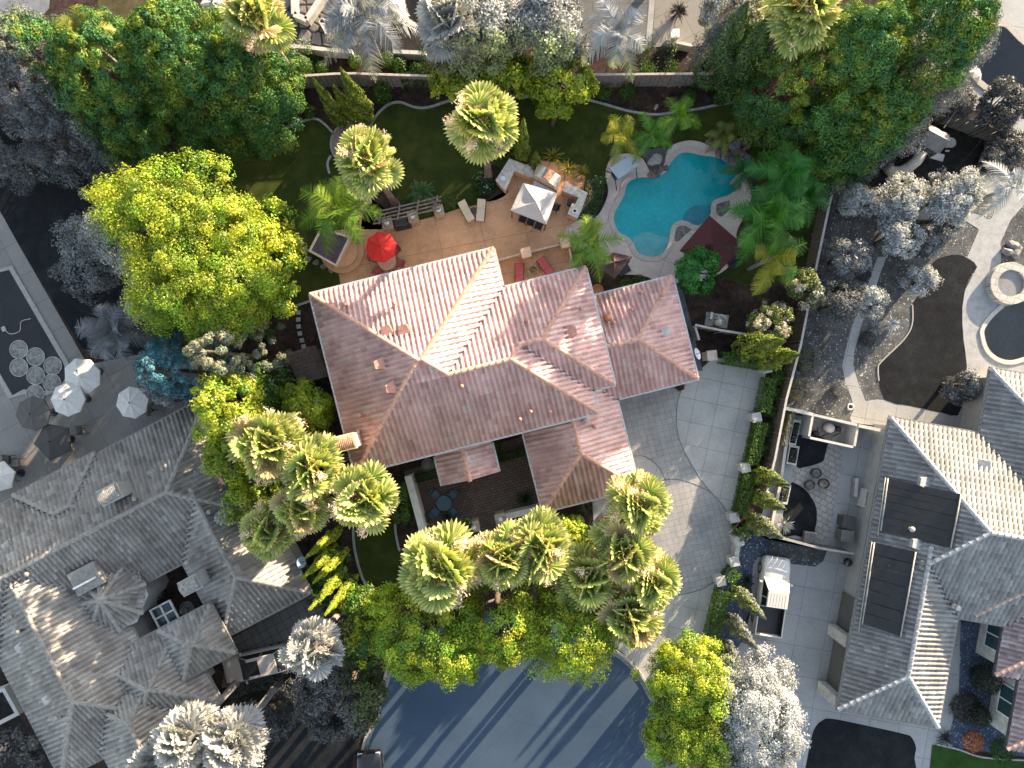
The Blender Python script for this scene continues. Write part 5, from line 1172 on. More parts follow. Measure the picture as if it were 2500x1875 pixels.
ball('block_shrub', 'clipped block behind the fence right of the silver palm', 1608, 143, 1.25, 1.8, [(.05, .095, .02)], 2800, seed=73, sq=1.6, grp=GK)
ball('block_shrub', 'clipped grey olive block shrub on the gravel, upper', 1977, 878, .78, 1.3, [(.11, .12, .06)], 1900, seed=74, sq=.8, grp=GK)
ball('block_shrub', 'clipped grey olive block shrub on the gravel, lower', 1958, 950, .82, 1.3, [(.15, .15, .08)], 2000, seed=75, sq=.8, grp=GK)
ball('tall_hedge', 'tall dark hedge left of the courtyard wall', 978, 1228, .6, 2.4, DEEP, 3000, ry=1.35, rz=.1, seed=76, sq=.8)
ball('dark_shrub', 'round dark evergreen shrub beside the right house window wall', 2412, 1662, 1.0, 2.2, [(.02, .028, .012)], 2400, seed=77, grey=False, grp='evergreens by the right house')
ball('dark_shrub', 'dark evergreen shrub below the big round one', 2395, 1750, .75, 1.3, [(.02, .03, .012)], 1500, seed=78, grey=False, grp='evergreens by the right house')
ball('grey_shrub', 'brown grey low shrub in the front bed', 2360, 1730, 1.15, .8, [(.05, .045, .03)], 1800, seed=79, grey=False)
ball('orange_shrub', 'orange rust coloured low shrub on the blue gravel', 2378, 1812, .75, .6, [(.5, .2, .1), (.42, .16, .07)], 900, seed=80, grey=False)
ball('green_shrub', 'green leafy shrub at the corner of the mauve roof', 2450, 1835, .9, .9, [(.03, .08, .01)], 1200, seed=81, grey=False)
ball('flower_bush', 'bush with pale blue flowers beside the kitchen counter', 1185, 446, .95, .8, [(.03, .07, .02)], 1800, seed=82, flowers=((.5, .5, .75), .035))
ball('dark_plant', 'dark plant on the kerb corner of the grey terrace', 2258, 560, .6, .6, [(.04, .04, .04)], 500, seed=83)
ball('gravel_shrub', 'spiky grey shrub beside the narrow path on the gravel', 2052, 948, .55, .6, [(.16, .16, .15)], 700, seed=84, L=.22, W=.04)
ball('gravel_shrub', 'dark shrub beside the pale striped gravel', 2120, 828, .6, .7, [(.05, .05, .05)], 700, seed=85)
ball('gravel_shrub', 'dark low shrub at the foot of the round silver tree', 2110, 670, .5, .5, [(.05, .05, .05)], 500, seed=86)
HD = 'clipped drive hedges'
HW = [(1868, 925), (1851, 1005)], [(1846, 1030), (1823, 1130)], [(1818, 1152), (1797, 1252)], [(1797, 1278), (1806, 1308)], [(1788, 1384), (1766, 1408)], [(1757, 1432), (1742, 1490), (1727, 1556)], [(1752, 874), (1862, 892)]
for i, (p, lb) in enumerate(zip(HW, ('top hedge length beside the concrete drive', 'second hedge length beside the concrete drive', 'third hedge length beside the concrete drive', 'short hedge between two pillars above the white wall', 'short slanting hedge below the white wall', 'lowest hedge length beside the drive mouth', 'hedge across the end of the drive'))):
    hedge_run(lb, p, .74, 1.3, [(.06, .13, .014), (.085, .155, .02)], seed=i, dens=300, L=.09, group=HD)
hedge_run('dense hedge between outdoor kitchen and pool', [(1453, 440), (1446, 480), (1424, 535)], 1.35, .9, [(.02, .07, .012), (.03, .085, .015)], seed=20, dens=240)
hedge_run('ivy strip on the top fence above the cypresses', [(700, 203), (760, 203)], .5, 1.3, DEEP, seed=21)
hedge_run('ivy strip on the top fence left of the yellow trees', [(985, 206), (1080, 208)], .6, 1.3, [(.04, .08, .012)], seed=22)
hedge_run('low hedge inside the courtyard beside the porch', [(1008, 1170), (1062, 1155)], .5, .5, [(.03, .09, .008)], seed=23)
hedge_run('low hedge in the courtyard corner by the garage wing', [(1210, 1075), (1216, 1120), (1280, 1100)], .5, .5, [(.03, .09, .008)], seed=24)
hedge_run('climbing plant on the right fence', [(1915, 1000), (1893, 1085)], .3, 1.5, [(.12, .12, .03)], seed=25, dens=120)
for i, (x, y, R, n, c, lb) in enumerate(((1095, 1258, .9, 70, (.05, .07, .03), 'spiky agave beside the blue courtyard table'), (1040, 1270, .9, 26, (.1, .13, .05), 'thin frond plant on the courtyard wall'), (1282, 1215, .75, 70, (.03, .05, .02), 'spiky dark plant beside the garage wing wall'), (1430, 1235, .8, 40, (.08, .09, .05), 'grey spiky plant on the front mulch'), (1655, 33, .85, 110, (.03, .03, .03), 'round black sago plant on the top grey terrace'), (1385, 415, .9, 60, (.16, .16, .03), 'golden grass clump behind the outdoor oven'), (1350, 385, .9, 60, (.18, .18, .03), 'tall golden grass behind the kitchen counter'), (1245, 370, .9, 60, (.1, .11, .03), 'grass clump beside the tall palm trunk'), (1420, 425, .8, 50, (.12, .13, .03), 'grass clump near the swing'),
        (2175, 790, .7, 50, (.4, .4, .37), 'white grass clump beside the dark lawn'), (2135, 800, .6, 50, (.2, .2, .19), 'grey grass clump beside the narrow path'), (2305, 1800, .75, 50, (.04, .06, .03), 'spiky plant at the front lawn corner'), (1820, 1415, .7, 60, (.03, .045, .035), 'dark spiky plant left of the pickup hood'), (1910, 1280, .9, 60, (.3, .3, .26), 'pale grass clump by the third cypress'), (895, 1458, .3, 30, (.05, .1, .02), 'small green tuft on the mulch below the bushes'), (765, 150, .6, 40, (.08, .1, .03), 'grass tuft beside the clipped block'))):
    spiky(lb, x, y, R, n, i, c, 'spiky_plant', 'plant', grp='spiky plants')
feather_palm('sago palm behind the pergola beams', 1027, 470, 1.0, 1.35, 26, 33, cols=[(.05, .11, .03), (.07, .12, .03)], name='sago_palm', up=60, wid=.32)
for i, (x, y) in enumerate(((935, 225), )): pass

# ------------------------------------------------------------------ fences and garden walls
WOOD = mat('fence_wood', (.23, .20, .185), .85, .25, 5); RAIL = mat('fence_rail', (.42, .38, .34), .8, .15, 4)
WOODG = mat('grey_fence_wood', (.12, .113, .10), .85, .25, 5); RAILG = mat('grey_fence_rail', (.30, .28, .255), .8, .15, 4)
def fence(label, pts, h, m, rail, bw=.16, group=None, name='fence'):
    q = [at(x, y, h) for x, y in pts]; q = [Vector((v.x, v.y, 0)) for v in q]
    c = sum(q, Vector())/len(q); t = thing(name, label, 'fence', c, 0, group)
    mb = MB(); mr = MB(); rnd = random.Random(len(label))
    for a, b in zip(q, q[1:]):
        d = b-a; ln = d.length; d /= ln; rz = math.atan2(d.y, d.x); n = max(1, int(ln/bw))
        for i in range(n):
            p = a+d*((i+.5)*ln/n); hh = h+rnd.uniform(-.02, .0)-.05; o = Vector((-d.y, d.x, 0))*(.03*(i % 2)-.015)
            mb.box((p.x+o.x, p.y+o.y, hh/2), (ln/n-.012, .02, hh), rz)
        mid = (a+b)/2; mr.box((mid.x, mid.y, h), (ln, .15, .05), rz)
        for i in range(int(ln/2.4)+1):
            p = a+d*min(ln, i*2.4)-Vector((-d.y, d.x, 0))*.09; MB().box((p.x, p.y, h/2), (.1, .1, h-.05), rz).build('post', m, t, world=True)
    mb.build('boards', m, t, world=True); mr.build('top_rail', rail, t, world=True); return t
FG = 'wooden garden fences'
fence('long wooden plank fence across the top behind the lawn', [(690, 188), (818, 180), (863, 179), (973, 183), (1100, 187), (1250, 186), (1400, 183), (1453, 182), (1560, 181), (1675, 180), (1880, 177)], 1.9, WOOD, RAIL, group=FG)
fence('wooden fence along the right side of the coloured garden', [(2040, 430), (2012, 560), (1990, 665), (1955, 842), (1920, 975), (1892, 1121), (1872, 1200)], 1.8, mat('brown_fence', (.17, .13, .10), .85, .25, 5), RAIL, group=FG)
fence('dark grey board fence behind the play yard', [(2262, 256), (2330, 275), (2420, 308), (2520, 345)], 1.8, WOODG, RAILG, bw=.3, group=FG)
fence('low board fence beside the pool pump', [(1697, 793), (1760, 806), (1832, 818)], 1.5, mat('slate_fence', (.19, .19, .19), .8), RAIL, bw=.3, group=FG)
fence('short gate fence at the pump corner', [(1697, 797), (1707, 830)], 1.5, mat('slate_fence', (0, 0, 0)), RAIL, bw=.3, group=FG)
def wall(label, pts, h, w, m, z=None, cap=None, name='garden_wall', cat='wall', group=None):
    q = [at(x, y, h) for x, y in pts]; q = [Vector((v.x, v.y, 0)) for v in q]; c = sum(q, Vector())/len(q)
    mb = MB(); mc = MB()
    for a, b in zip(q, q[1:]):
        d = b-a; ln = d.length; rz = math.atan2(d.y, d.x); mid = (a+b)/2
        mb.box((mid.x, mid.y, h/2), (ln, w, h), rz); mc.box((mid.x, mid.y, h+.03), (ln+.02, w+.06, .06), rz)
    t = thing(name, label, cat, c, 0, group); mb.build('masonry', m, t, world=True); mc.build('coping', cap or m, t, world=True); return t
PILW = mat('pale_pillar', (.40, .385, .36), .85, .12, 4); WHITE = mat('white_wall', (.62, .59, .54), .85, .1, 3); PALE = mat('pale_grey_wall', (.48, .455, .415), .85, .1, 3); STONE = mat('tan_stone', (.42, .31, .23), .9, .25, 6)
wall('white courtyard wall on the left side', [(996, 1162), (1032, 1296)], 1.5, .42, WHITE, group='courtyard walls')
wall('white courtyard wall left of the gate', [(1106, 1296), (1145, 1286)], 1.3, .35, WHITE, group='courtyard walls')
wall('white courtyard wall right of the gate', [(1234, 1262), (1325, 1240)], 1.3, .35, WHITE, group='courtyard walls')
wall('short white wall between two drive pillars', [(1803, 1330), (1796, 1366)], .95, .24, PILW)
def pillar(label, px, py, h, w, m, rz=0.0, globe=False, group=None, capm=None):
    p = at(px, py, h); t = thing('pillar', label, 'pillar', (p.x, p.y, 0), rz, group)
    MB().box((0, 0, h/2), (w, w, h)).build('shaft', m, t, bevel=.02); MB().box((0, 0, h+.05), (w+.12, w+.12, .1), top=(.94, .94)).build('cap_stone', capm or m, t)
    if globe:
        MB().lathe([(.07, h+.1), (.09, h+.16), (.16, h+.2), (.19, h+.3), (.16, h+.4), (.08, h+.45), (.03, h+.5), (.001, h+.52)], (0, 0, 0), 14).build('globe_lantern', mat('globe_glass', (.6, .66, .68), .2, .05, 3, bmp=0), t, smooth=True)
    return t
for i, ((x, y), lb) in enumerate(zip(((1872, 899), (1847, 1019), (1820, 1142), (1793, 1264), (1804, 1321), (1793, 1371), (1760, 1419)), ('white pillar at the top corner of the drive hedge', 'white pillar below the first hedge length', 'white pillar below the second hedge length', 'white pillar below the third hedge length', 'white pillar at the upper end of the short white wall', 'white pillar at the lower end of the short white wall', 'white pillar above the lowest hedge length'))):
    pillar(lb, x, y, 1.05, .56, PILW, .2, group='drive hedge pillars')
pillar('tan pillar at the left end of the drive end hedge', 1738, 868, 1.4, .6, mat('tan_block', (.52, .44, .36), .85), .1)
pillar('gate pillar with globe lantern left of the courtyard opening', 1157, 1286, 1.5, .65, mat('sand_pillar', (.42, .34, .26), .85), ROT, True, 'courtyard gate pillars')
pillar('gate pillar with globe lantern right of the courtyard opening', 1222, 1267, 1.5, .65, mat('sand_pillar', (0, 0, 0)), ROT, True, 'courtyard gate pillars')
# balustrade wall of the lower patio
BAL = mat('balustrade_stone', (.5, .36, .27), .85, .12, 4)
def balustrade(label, a, b, h=.85):
    A_, B_ = at(*a, h), at(*b, h); A_.z = B_.z = 0; d = B_-A_; ln = d.length; d /= ln; rz = math.atan2(d.y, d.x)
    t = thing('balustrade', label, 'railing', (A_+B_)/2, 0, 'lower patio balustrades'); m = (A_+B_)/2
    MB().box((m.x, m.y, h), (ln, .14, .07), rz).build('hand_rail', BAL, t, world=True)
    MB().box((m.x, m.y, .06), (ln, .2, .12), rz).build('plinth', BAL, t, world=True)
    mb = MB()
    for i in range(int(ln/.2)):
        p = A_+d*(.1+i*.2); mb.lathe([(.06, .12), (.075, .3), (.045, .5), (.06, .7), (.06, h-.03)], (p.x, p.y, 0), 8)
    o = mb.build('balusters', BAL, t, world=True, smooth=True)
balustrade('balustrade left of the tan pillar on the lower patio', (1211, 636), (1272, 620)); balustrade('balustrade right of the tan pillar on the lower patio', (1296, 614), (1366, 597)); balustrade('short balustrade turning down beside the feather palm', (1390, 606), (1395, 632))
PP = mat('peach_pillar', (.62, .43, .32), .85, .1, 3)
pillar('square peach pillar in the middle of the balustrade', 1284, 617, 1.15, .6, PP, ROT); pillar('peach corner pillar at the end of the balustrade', 1381, 592, 1.2, .62, PP, ROT)
# pergola trellis with stone posts
tp = thing('trellis', 'weathered timber beam trellis between stone posts on the patio edge', 'trellis', (at(1002, 507).x, at(1002, 507).y, 0))
BEAM = mat('grey_timber', (.20, .155, .13), .85, .3, 5); mb = MB()
for k in range(4):
    a, b = at(920-3*k, 518+9.5*k, 2.2), at(1078-1*k, 480+9.5*k, 2.2); d = b-a; MB().box(((a.x+b.x)/2, (a.y+b.y)/2, 2.2), (d.length, .09, .14), math.atan2(d.y, d.x)).build('beam', BEAM, tp, world=True)
for k in range(4):
    a, b = at(930+46*k, 510-11*k, 2.3), at(930+46*k-5, 548-11*k, 2.3); d = b-a; MB().box(((a.x+b.x)/2, (a.y+b.y)/2, 2.32), (d.length, .09, .1), math.atan2(d.y, d.x)).build('cross_beam', BEAM, tp, world=True)
for x, y in ((930, 545), (1065, 510)):
    p = at(x, y, 0); MB().box((p.x, p.y, 1.1), (.16, .16, 2.2)).build('post', BEAM, tp, world=True)
for i, (x, y, lb) in enumerate(((946, 546, 'left stone post with globe lamp under the trellis'), (1008, 530, 'middle stone post with globe lamp under the trellis'), (1071, 514, 'right stone post with globe lamp under the trellis'))):
    pillar(lb, x, y, 1.3, .6, STONE, ROT, True, 'trellis stone posts')

# ------------------------------------------------------------------ patio things
def fabric_mat(n, c): return mat(n, c, .85, .06, 1.2, bmp=.1)
STEEL = mat('dark_metal', (.04, .04, .042), .4, .1, 4, metal=.6, bmp=0); BLK = mat('black_plastic', (.02, .02, .022), .5, .1, 4)
def umbrella(label, px, py, h, R, n, m, ratio=.28, rz=0.0, group=None, mast=True, drop=.0, tilt=0.0, name='parasol'):
    """px,py = apparent centre of the canopy"""
    p = at(px, py, h-.2); t = thing(name, label, 'umbrella', (p.x, p.y, 0), rz, group)
    vs = [(0, 0, h)]; fs = []; k = 4
    for j in range(1, k+1):
        f = j/k
        for i in range(n*2):
            a = math.pi*i/n; rr = R*f*(1 if i % 2 == 0 else math.cos(math.pi/n)*.985)
            sag = .05*R*f*(1-f)*4*(0 if i % 2 == 0 else 1)
            vs.append((rr*math.cos(a), rr*math.sin(a), h-R*ratio*f-sag*.5))
    N = n*2
    for i in range(N): fs.append((0, 1+i, 1+(i+1) % N))
    for j in range(k-1):
        for i in range(N): fs.append((1+j*N+i, 1+(j+1)*N+i, 1+(j+1)*N+(i+1) % N, 1+j*N+(i+1) % N))
    b = len(vs)
    for i in range(N):
        x, y, z = vs[1+(k-1)*N+i]; vs.append((x*1.005, y*1.005, z-.13))
    for i in range(N): fs.append((1+(k-1)*N+i, b+i, b+(i+1) % N, 1+(k-1)*N+(i+1) % N))
    o = MB().add(vs, fs).build('canopy', m, t); o.rotation_euler = (tilt, 0, 0)
    mb = MB()
    for i in range(n):
        a = 2*math.pi*i/n; mb.tube([(0, 0, h-.06), (R*.97*math.cos(a), R*.97*math.sin(a), h-R*ratio-.05)], .012, 5)
    o = mb.build('rib', STEEL, t); o.rotation_euler = (tilt, 0, 0)
    MB().lathe([(.035, .05), (.03, h+.02), (.06, h+.04), (.001, h+.14)], (0, 0, 0), 8).build('pole', STEEL, t, smooth=True)
    MB().lathe([(.28, 0), (.28, .05), (.06, .09)], (0, 0, 0), 16).build('base', STEEL, t)
    return t
def dining_table(label, px, py, r, m, h=.73, cat='table', name='round_table', legm=None):
    p = at(px, py, h); t = thing(name, label, cat, (p.x, p.y, 0))
    MB().lathe([(.001, h-.03), (r, h-.03), (r+.02, h-.01), (r, h), (.001, h)], (0, 0, 0), 28).build('table_top', m, t)
    for k in range(4):
        a = math.pi/4+k*math.pi/2; MB().tube([(r*.3*math.cos(a), r*.3*math.sin(a), h-.03), (r*.7*math.cos(a), r*.7*math.sin(a), 0)], .025, 6).build('leg', legm or STEEL, t)
    return t
def chair(label, px, py, rz, m, s=1.0, group=None, lm=None, back=.42, seat=.44, name='chair', recl=.12):
    p = at(px, py, .45); t = thing(name, label, 'chair', (p.x, p.y, 0), rz, group)
    MB().box((0, 0, seat), (.48*s, .5*s, .07)).build('seat', m, t, bevel=.02)
    MB().add([(-.23*s, -.25*s, seat), (.23*s, -.25*s, seat), (.23*s, -.31*s, seat), (-.23*s, -.31*s, seat), (-.22*s, -.25*s-recl, seat+back), (.22*s, -.25*s-recl, seat+back), (.22*s, -.31*s-recl, seat+back), (-.22*s, -.31*s-recl, seat+back)], [(0, 1, 2, 3), (4, 7, 6, 5), (0, 4, 5, 1), (1, 5, 6, 2), (2, 6, 7, 3), (3, 7, 4, 0)]).build('backrest', m, t, bevel=.01)
    for sx in (-1, 1):
        MB().tube([(sx*.25*s, -.25*s, seat+.2), (sx*.27*s, .22*s, seat+.2), (sx*.27*s, .24*s, 0)], .02, 6).build('armrest', lm or STEEL, t)
        MB().tube([(sx*.24*s, -.25*s, seat+.2), (sx*.24*s, -.3*s, 0)], .02, 6).build('leg', lm or STEEL, t)
    return t
def ring_chairs(cx, cy, r, n, a0, m, labels, group, lm=None):
    for i in range(n):
        a = a0+i*2*math.pi/n; x = cx+r*math.cos(a); y = cy+r*math.sin(a)
        chair(labels[i], x, y, math.atan2(-(y-cy), x-cx)+math.pi/2, m, 1, group, lm)
RED = fabric_mat('red_canvas', (.62, .025, .02)); RCUSH = fabric_mat('red_cushion', (.42, .085, .095)); CREAM = fabric_mat('cream_canvas', (.50, .465, .45)); MAROON = fabric_mat('maroon_canvas', (.075, .016, .017)); BROWN = fabric_mat('brown_canvas', (.09, .05, .04))
umbrella('bright red patio parasol beside the covered spa', 929, 602, 2.5, 1.08, 8, RED, .3, .2)
dining_table('round pale mosaic table under the red parasol', 944, 637, .62, mat('mosaic', (.55, .34, .25), .5, .3, 14), name='mosaic_table')
ring_chairs(944, 637, 33, 6, .2, RCUSH, ['red patio chair right of the mosaic table', 'red patio chair lower right of the mosaic table', 'red patio chair lower left of the mosaic table', 'red patio chair left of the mosaic table', 'red patio chair upper left of the mosaic table', 'red patio chair upper right of the mosaic table'], 'red patio chairs')
def canopy_tent(label, cor, apex, h0, h1, m, name='canopy_tent', posts=True, val=.22):
    q = [at(x, y, h0) for x, y in cor]; ap = at(*apex, h1); c = sum(q, Vector())/4
    t = thing(name, label, 'canopy', (c.x, c.y, 0)); mb = MB(); n = 6; vs = []; fs = []
    for s in range(4):
        a, b = q[s], q[(s+1) % 4]
        for j in range(n+1):
            f = j/n
            for i in range(n+1):
                p = a.lerp(b, i/n).lerp(ap, f); p.z -= .16*math.sin(math.pi*f)*(.4+.6*math.sin(math.pi*i/n)); vs.append(p)
        o = s*(n+1)*(n+1)
        for j in range(n):
            for i in range(n): fs.append((o+j*(n+1)+i, o+j*(n+1)+i+1, o+(j+1)*(n+1)+i+1, o+(j+1)*(n+1)+i))
    mb.add(vs, fs)
    for s in range(4):
        a, b = q[s], q[(s+1) % 4]; dn = Vector((0, 0, -val)); mb.add([a, b, b+dn, a+dn], [(3, 2, 1, 0)])
    mb.build('canopy', m, t, world=True)
    if posts:
        for v in q:
            w = v.lerp(Vector((c.x, c.y, v.z)), .05); MB().box((w.x, w.y, (h0-.05)/2), (.07, .07, h0-.05)).build('post', STEEL, t, world=True)
    return t
canopy_tent('beige square canopy over the dining table in front of the kitchen', [(1247, 513), (1334, 547), (1361, 472), (1277, 446)], (1309, 492), 2.15, 2.85, CREAM)
tb = thing('dining_table', 'dark dining table under the beige canopy', 'table', (at(1304, 505).x, at(1304, 505).y, 0), -.37)
MB().box((0, 0, .72), (1.7, 1.0, .05)).build('table_top', STEEL, tb)
for sx in (-1, 1):
    for sy in (-1, 1): MB().box((sx*.75, sy*.4, .35), (.07, .07, .7)).build('leg', STEEL, tb)
for i, (x, y, rz, lb) in enumerate(((1277, 532, -.37, 'dark chair showing under the canopy edge, left'), (1297, 540, -.37, 'dark chair showing under the canopy edge, middle'), (1316, 549, -.37, 'dark chair showing under the canopy edge, right'), (1353, 505, 1.2, 'dark chair at the right end of the canopied table'))): chair(lb, x, y, rz, BLK, 1, 'dark dining chairs')
# outdoor kitchen
CT = mat('counter_stone', (.56, .51, .45), .6, .2, 4); KB = mat('kitchen_stucco', (.60, .40, .27), .85, .12, 3)
kt = thing('outdoor_kitchen', 'L shaped outdoor kitchen of peach stucco with pale stone counters and an oven', 'outdoor kitchen', (at(1310, 430).x, at(1310, 430).y, 0))
for i, pl in enumerate(([(1211, 440), (1244, 388), (1304, 411), (1299, 433), (1256, 417), (1235, 465)], [(1372, 466), (1384, 447), (1434, 471), (1421, 507), (1403, 500), (1413, 482)], [(1386, 522), (1397, 497), (1421, 508), (1410, 533)])):
    w = pxl(pl, .95); MB().prism(w, 0, .9+.02*i).build('counter', KB, kt, world=True)
    c = Vector((*np.mean(w, 0), 0)); w2 = [tuple((Vector((*p, 0))-c).xy*1.03+c.xy) for p in w]
    MB().prism(w2, .9+.02*i, .97+.02*i).build('counter_top', CT, kt, world=True)
w = pxl([(1300, 432), (1314, 399), (1371, 430), (1361, 465)], 1.3)
MB().prism(w, 0, 1.3).build('oven', KB, kt, world=True); 
a, b = Vector((*w[0], 1.3)), Vector((*w[3], 1.3)); d = (b-a); c = sum([Vector((*p, 1.3)) for p in w], Vector())/4; rz = math.atan2(d.y, d.x); n = 12; vs = []; ca, sa = math.cos(rz), math.sin(rz)
for i in range(n+1):
    tt = math.pi*i/n
    for yy in (-.42, .42): x = -.85*math.cos(tt); vs.append((c.x+x*ca-yy*sa, c.y+x*sa+yy*ca, 1.3+.42*math.sin(tt)))
MB().add(vs, [(2*i, 2*i+1, 2*i+3, 2*i+2) for i in range(n)]+[tuple(range(0, 2*n+2, 2))[::-1], tuple(range(1, 2*n+2, 2))]).build('oven_vault', CT, kt, world=True)
n = 10; vs = []
for i in range(n+1):
    tt = math.pi*i/n
    for yy in (-.36, .36): x = -.3*math.cos(tt); vs.append((c.x+x*ca-yy*sa, c.y+x*sa+yy*ca, 1.66+.26*math.sin(tt)))
MB().add(vs, [(2*i, 2*i+1, 2*i+3, 2*i+2) for i in range(n)]+[tuple(range(0, 2*n+2, 2))[::-1], tuple(range(1, 2*n+2, 2))]).build('oven_cap', mat('brick_cap', (0, 0, 0)), kt, world=True)
e = Vector((-sa, ca, 0)); f = (a+b)/2-e*.02
MB().box((f.x-e.x*.25, f.y-e.y*.25, .98), (1.5, .45, .12), rz).build('grill_shelf', mat('steel', (.4, .4, .42), .3, .1, 5, metal=.8), kt, world=True)
MB().box((f.x-e.x*.03, f.y-e.y*.03, .8), (1.1, .04, .35), rz).build('oven_door', BLK, kt, world=True)
for x, y, lb in ((1228, 437, 'round white dish on the left counter end'), (1403, 515, 'round white dish on the right counter end')):
    p = at(x, y, .99); tag(MB().lathe([(.001, 0), (.12, 0), (.19, .07), (.17, .07), (.1, .02), (.001, .02)], p, 16).build('dish', mat('white_glaze', (.75, .76, .78), .2, .05, 3), None), lb, 'dish', 'dishes on the kitchen counters')
p = at(1393, 492, .7); st = thing('bar_stool', 'black round bar stool inside the right counter', 'stool', (p.x, p.y, 0)); MB().lathe([(.001, .64), (.22, .64), (.23, .7), (.001, .72)], (0, 0, 0), 16).build('seat', BLK, st); MB().lathe([(.22, 0), (.2, .03), (.03, .06), (.03, .64)], (0, 0, 0), 12).build('stem', STEEL, st)
# covered spa with curved steps
sp = thing('spa', 'square raised spa with a dark purple cover and pale rim', 'spa', (at(805, 610).x, at(805, 610).y, 0))
W4 = pxl([(753, 613), (783, 556), (858, 577), (822, 652)], .85); cs = Vector((*np.mean(W4, 0), 0))
MB().prism(W4, 0, .78).build('shell', mat('spa_stucco', (.62, .48, .36), .85, .1, 3), sp, world=True)
W5 = [tuple((Vector((*p, 0))-cs).xy*.86+cs.xy) for p in W4]
mb = MB()
for i in range(4):
    a, b, c_, d_ = W4[i], W4[(i+1) % 4], W5[(i+1) % 4], W5[i]; mb.prism([a, b, c_, d_], .78, .9)
mb.build('rim', mat('spa_rim', (.66, .54, .43), .8, .08, 3), sp, world=True)
MB().prism(W5, .781, .84).build('cover', mat('purple_vinyl', (.10, .06, .085), .5, .2, 2), sp, world=True)
for k, (r, h) in enumerate(((1.55, .2), (1.15, .4))):
    p = at(842, 612, 0); tag(MB().lathe([(r, 0), (r, h), (r-.05, h+.01), (.001, h+.01)], (p.x-.15, p.y-.1, .012), 28).build('curved_step', PATIO, sp, world=True))
def pot(label, px, py, r, h, m, plant=True, group=None, col=(.05, .1, .02)):
    p = at(px, py, h); t = thing('plant_pot', label, 'pot', (p.x, p.y, 0), 0, group)
    MB().lathe([(r*.6, 0), (r, h*.8), (r*1.1, h*.85), (r*1.1, h), (r*.92, h), (r*.85, h*.85), (.001, h*.84)], (0, 0, 0), 18).build('pot_body', m, t, smooth=False)
    if plant:
        rs = np.random.default_rng(int(px)); n = 160; P = rs.normal(0, r*.55, (n, 3)); P[:, 2] = h+np.abs(P[:, 2])
        C = np.array(col)*(1+rs.normal(0, .3, (n, 1))); V, F, Cv = leaf_geo(P, rs.normal(size=(n, 3)), .12, .07, C); mesh_np('foliage', V, F, Cv, LEAF, t)
    return t
TC = mat('terracotta_pot', (.45, .2, .11), .75, .15, 4)
pot('terracotta pot between spa and red parasol', 869, 580, .28, .45, TC)
pot('large terracotta urn in the nook between main roof and east wing', 1459, 708, .38, .7, TC, False)
pot('pale terracotta urn lying by the front palms', 1478, 1268, .3, .6, TC, False)
pot('dark pot with plant at the drive wing corner', 1660, 943, .3, .5, mat('dark_pot', (.12, .08, .06), .7), col=(.08, .05, .03))
bb = thing('grill', 'black covered barbecue grill in front of the trellis', 'grill', (at(985, 552).x, at(985, 552).y, 0), ROT)
MB().box((0, 0, .5), (1.15, .6, .95), top=(.98, .9)).build('grill_body', BLK, bb, bevel=.03)
vs = []; n = 10
for i in range(n+1):
    tt = math.pi*i/n
    for x in (-.45, .45): vs.append((x, -.3*math.cos(tt), .97+.22*math.sin(tt)))
MB().add(vs, [(2*i, 2*i+1, 2*i+3, 2*i+2) for i in range(n)]+[tuple(range(0, 2*n+2, 2))[::-1], tuple(range(1, 2*n+2, 2))]).build('lid', mat('black_cover', (.03, .03, .034), .5), bb); MB().tube([(-.35, -.36, 1.02), (.35, -.36, 1.02)], .02, 6).build('handle', STEEL, bb)
def lounger(label, px, py, rz, m, fm_, group, L=1.75, up=.35):
    p = at(px, py, .35); t = thing('lounger', label, 'lounger', (p.x, p.y, 0), rz, group); w = .58
    MB().box((0, -.32, .36), (w, L*.62, .09)).build('seat_pad', m, t, bevel=.03)
    y0 = -.32+L*.31
    MB().add([(-w/2, y0, .33), (w/2, y0, .33), (w/2, y0+L*.36, .33+up), (-w/2, y0+L*.36, .33+up), (-w/2, y0, .42), (w/2, y0, .42), (w/2, y0+L*.36, .42+up), (-w/2, y0+L*.36, .42+up)], [(3, 2, 1, 0), (4, 5, 6, 7), (0, 1, 5, 4), (1, 2, 6, 5), (2, 3, 7, 6), (3, 0, 4, 7)]).build('back_pad', m, t, bevel=.02)
    for sx in (-1, 1):
        MB().tube([(sx*.31, -.32-L*.31, .3), (sx*.31, y0, .3), (sx*.31, y0+L*.34, .3+up)], .02, 6).build('side_rail', fm_, t)
        for y in (-.32-L*.28, y0): MB().tube([(sx*.31, y, .3), (sx*.31, y, 0)], .02, 6).build('leg', fm_, t)
    return t
SAND = fabric_mat('sand_sling', (.62, .53, .40))
lounger('left beige lounger at the lawn edge of the patio', 1138, 515, .5, SAND, STEEL, 'beige loungers', 1.5); lounger('right beige lounger at the lawn edge of the patio', 1174, 513, -.1, SAND, STEEL, 'beige loungers', 1.5)
dining_table('small dark side table between the beige loungers', 1156, 513, .2, mat('dark_table', (.06, .045, .04), .6), .45, name='side_table')
lounger('red lounger on the lower patio beside the house', 1268, 668, math.pi, RCUSH, STEEL, 'red loungers', 1.4); lounger('red lounger on the lower patio pointing right', 1333, 652, math.pi+.6, RCUSH, STEEL, 'red loungers', 1.4)
fp_ = thing('fire_bowl', 'round stone bowl with yellow flowers between the red loungers', 'bowl', (at(1301, 661).x, at(1301, 661).y, 0))
MB().lathe([(.3, 0), (.36, .3), (.36, .36), (.28, .36), (.25, .28), (.001, .27)], (0, 0, .0), 18).build('bowl_body', mat('bowl_stone', (.4, .33, .27), .85), fp_)
